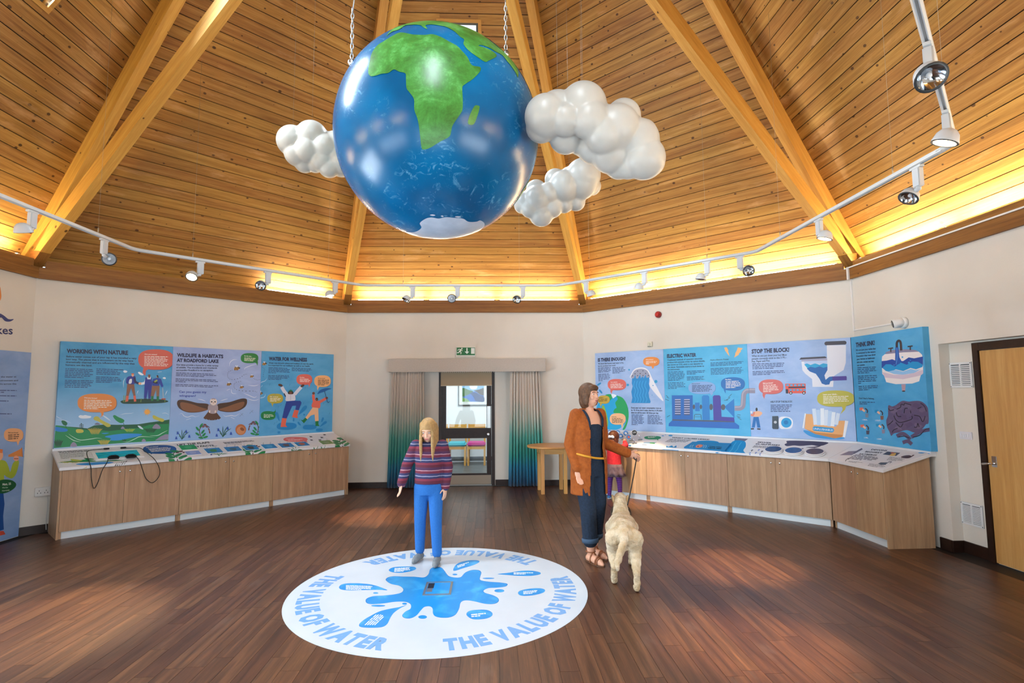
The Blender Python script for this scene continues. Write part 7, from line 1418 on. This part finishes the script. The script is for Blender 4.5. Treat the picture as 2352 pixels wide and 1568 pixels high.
q = head(bm, hc, .86, HR); foot(bm, ankR, (0, -1), .58); foot(bm, ankL, (0, -1), .58); hand(bm, wrR, V3(0, -1, .1), V3(1, 0, .3), .58, .3); hand(bm, wrL, V3(0, -1, .1), V3(-1, 0, .3), .58, .3)
remesh_obj('body', bm, .006, skinmat('#e2b092'), ch, 4); facebits(ch, q, .86, HR)
bm = B(); loft(bm, [(0, 0, .505, .118, .096), (0, 0, .60, .110, .09), (0, 0, .70, .110, .084), (0, .004, .755, .108, .072), (0, .006, .79, .06, .05)])
for s_, e_, w_ in ((shR, elR, wrR), (shL, elL, wrL)): blobtube(bm, [s_, e_, e_.lerp(w_, .55)], [.045, .04, .034])
remesh_obj('red_top', bm, .007, cloth('red_cotton', '#b3202c', '#cc2f38', 40), ch, 4)
bm = B(); n = 48; rings = []
for z, r, am in ((.525, .115, 0), (.47, .128, .005), (.40, .15, .012), (.345, .168, .018)): rings.append([bm.verts.new(((r+am*math.sin(9*w_))*math.cos(w_), (r*.85+am*math.sin(9*w_))*math.sin(w_), z)) for w_ in [2*math.pi*j/n for j in range(n)]])
for a_, b_ in zip(rings, rings[1:]):
    for j in range(n): bm.faces.new((a_[j], a_[(j+1) % n], b_[(j+1) % n], b_[j]))
o = mk('skirt', bm, cloth('grey_skirt', '#4a3a48', '#6a5a62', 20), ch, smooth=True); o.modifiers.new('t', 'SOLIDIFY').thickness = .004
bm = B(); loft(bm, [(0, 0, .41, .097, .08), (0, 0, .50, .104, .084)])
for h_, k_, a_ in ((hipR, kneR, ankR), (hipL, kneL, ankL)): blobtube(bm, [h_, k_, a_], [.056, .040, .029])
remesh_obj('tights', bm, .006, stripes('striped_tights', [(0, '#4a2060'), (.5, '#6a3a9a')], .026), ch, 3)
for a_ in (ankR, ankL):
    bm = B(); foot(bm, V3(a_.x, a_.y, .055), (0, -1), .66); so = remesh_obj('trainer', bm, .006, cloth('blue_canvas', '#2f6aa8', '#4a86c0', 40), ch, 3, cut=lambda c: c.z < .002)
    bm = B(); loft(bm, [(a_.x, -.04, .0012, .030, .078), (a_.x, -.04, .016, .031, .080)]); mk('sole', bm, flat('#e0e4e8', .5), so)
bm = B(); R4 = HR.to_4x4(); ellips(bm, q(0, .02, .03), (.080, .094, .090), R4); ellips(bm, q(0, .06, -.05), (.072, .045, .075), R4); ellips(bm, q(0, -.05, .065), (.052, .032, .028), R4)
for e in (-1, 1): ellips(bm, q(e*.06, .02, -.03), (.022, .05, .075), R4); blobtube(bm, [q(e*.045, .085, -.05), q(e*.052, .09, -.11), q(e*.045, .085, -.17)], [.030, .026, .010], 3, 8)
remesh_obj('hair', bm, .0075, cloth('chestnut_hair', '#4a2412', '#6a3a1e', 50, .5), ch, 2)
bm = B(); ctr = q(-.01, .122, .005)
for e in (-1, 1): ellips(bm, ctr+V3(e*.030, 0, .006), (.032, .012, .022), Matrix.Rotation(e*.35, 4, 'Y'))
ellips(bm, ctr, (.011, .014, .012)); remesh_obj('hair_bow', bm, .005, flat('#e9e9ee', .6), ch, 2)

# ---------------------------------------------------------------- cream dog on a lead
hR = onz(1462, 1356); d = V3(.19, .98, 0).normalized(); sd = V3(d.y, -d.x, 0)          # sd = the dog's right
root = hR+d*.36-sd*.085; M = T(root.x, root.y, 0) @ RZ(math.atan2(d.x, -d.y)); Mi = M.inverted()   # faces local -Y; its right is local -X
M = M @ Matrix.Scale(.87, 4); dg = thing('dog', 'cream long-haired dog walking away on a lead beside the woman', 'dog', M)
bm = B()
blobtube(bm, [V3(0, .33, .47), V3(0, .18, .475), V3(0, 0, .455), V3(0, -.18, .44), V3(0, -.30, .46)], [.095, .125, .130, .150, .115], 4, 18)     # trunk: deep chest, tucked belly
blobtube(bm, [V3(0, -.28, .48), V3(0, -.40, .58), V3(0, -.47, .645)], [.105, .082, .072], 4)                                                   # neck
ellips(bm, V3(0, -.50, .665), (.072, .085, .072)); blobtube(bm, [V3(0, -.55, .65), V3(0, -.635, .625), V3(0, -.665, .62)], [.052, .040, .034], 3)   # head, muzzle
HL = {(-1, 1): .06, (1, 1): -.10, (-1, -1): -.09, (1, -1): .07}            # stride: hind right back, hind left forward...
for sx in (-1, 1):
    o_ = .14 if sx < 0 else -.06
    hip = V3(sx*.085, .30, .44); knee = V3(sx*.105, .22+o_*.3, .30); hock = V3(sx*.10, .36+o_*.8, .175); paw = V3(sx*.10, .315+o_, .035)
    blobtube(bm, [hip, knee, hock, paw], [.098, .062, .034, .030], 4); blobtube(bm, [paw, paw+V3(0, -.055, -.006)], [.032, .029], 2)
    o_ = -.10 if sx < 0 else .05
    sh_ = V3(sx*.095, -.24, .42); el = V3(sx*.10, -.20+o_*.3, .27); wr = V3(sx*.098, -.235+o_*.8, .12); pw = V3(sx*.098, -.25+o_, .035)
    blobtube(bm, [sh_, el, wr, pw], [.080, .046, .034, .030], 4); blobtube(bm, [pw, pw+V3(0, -.05, -.006)], [.032, .029], 2)
tl = crom([V3(0, .38, .50), V3(.01, .50, .47), V3(.05, .60, .40), V3(.08, .66, .33)], False, 3); blobtube(bm, tl, [.045-.002*k for k in range(len(tl))], 2)
for k in range(12): f = k/11; p = V3(0, .30-.55*f, .34+.03*math.sin(f*5)); ellips(bm, p+V3(.05*math.sin(k*2.1), 0, .03), (.05, .05, .05))
for k in range(9): f = k/8; p = Vector(tl[min(len(tl)-1, int(f*(len(tl)-1)))]); ellips(bm, p+V3(0, .005, -.035), (.022, .035, .05))
FUR = noisy('cream_fur', '#b89c74', '#dccaae', 9, .9, .9, 70)
dm = remesh_obj('body', bm, .009, FUR, dg, 3)
dt = bpy.data.textures.new('fur_clumps', 'CLOUDS'); dt.noise_scale = .045; mdp = dm.modifiers.new('fur', 'DISPLACE'); mdp.texture = dt; mdp.strength = .022; mdp.mid_level = .5; mdp.texture_coords = 'LOCAL'
for e in (-1, 1): bm = B(); ellips(bm, V3(e*.072, -.485, .655), (.018, .042, .062), Matrix.Rotation(e*.25, 4, 'Y')); mk('ear', bm, noisy('ear_fur', '#a58458', '#c0a278', 20, .9), dg, smooth=True); bm = B(); ellips(bm, V3(e*.03, -.567, .685), (.009, .006, .009)); mk('eye', bm, BLACK, dg, smooth=True)
bm = B(); ellips(bm, V3(0, -.702, .63), (.017, .012, .012)); mk('nose', bm, BLACK, dg, smooth=True)
bm = B(); ncx = Matrix.Rotation(math.radians(-48), 4, 'X'); tube(bm, [V3(0, -.36, .545)+(ncx.to_3x3() @ V3(.101*math.cos(w_), .105*math.sin(w_), 0)) for w_ in [2*math.pi*j/24 for j in range(24)]], .011, 6, closed=True); mk('collar', bm, flat('#3a2a1c', .6), dg)
# lead from the woman's hand to the collar
LH = LEADW; cw = M @ V3(-.07, -.31, .635); mid = (LH+cw)/2-V3(0, 0, .02)
ld = thing('dog_lead', 'dark lead from the woman\'s hand down to the dog\'s collar', 'lead', T(LH)); bm = B(); tube(bm, crom([LH-LH, mid-LH, cw-LH], False, 10), .006, 6); mk('strap', bm, flat('#2a2622', .6), ld)
bm = B(); tube(bm, [V3(0, 0, 0)+V3(.03*math.cos(w_), 0, .03*math.sin(w_)+.0) for w_ in [2*math.pi*j/14 for j in range(14)]], .006, 6, closed=True); mk('hand_loop', bm, flat('#2a2622', .6), ld)
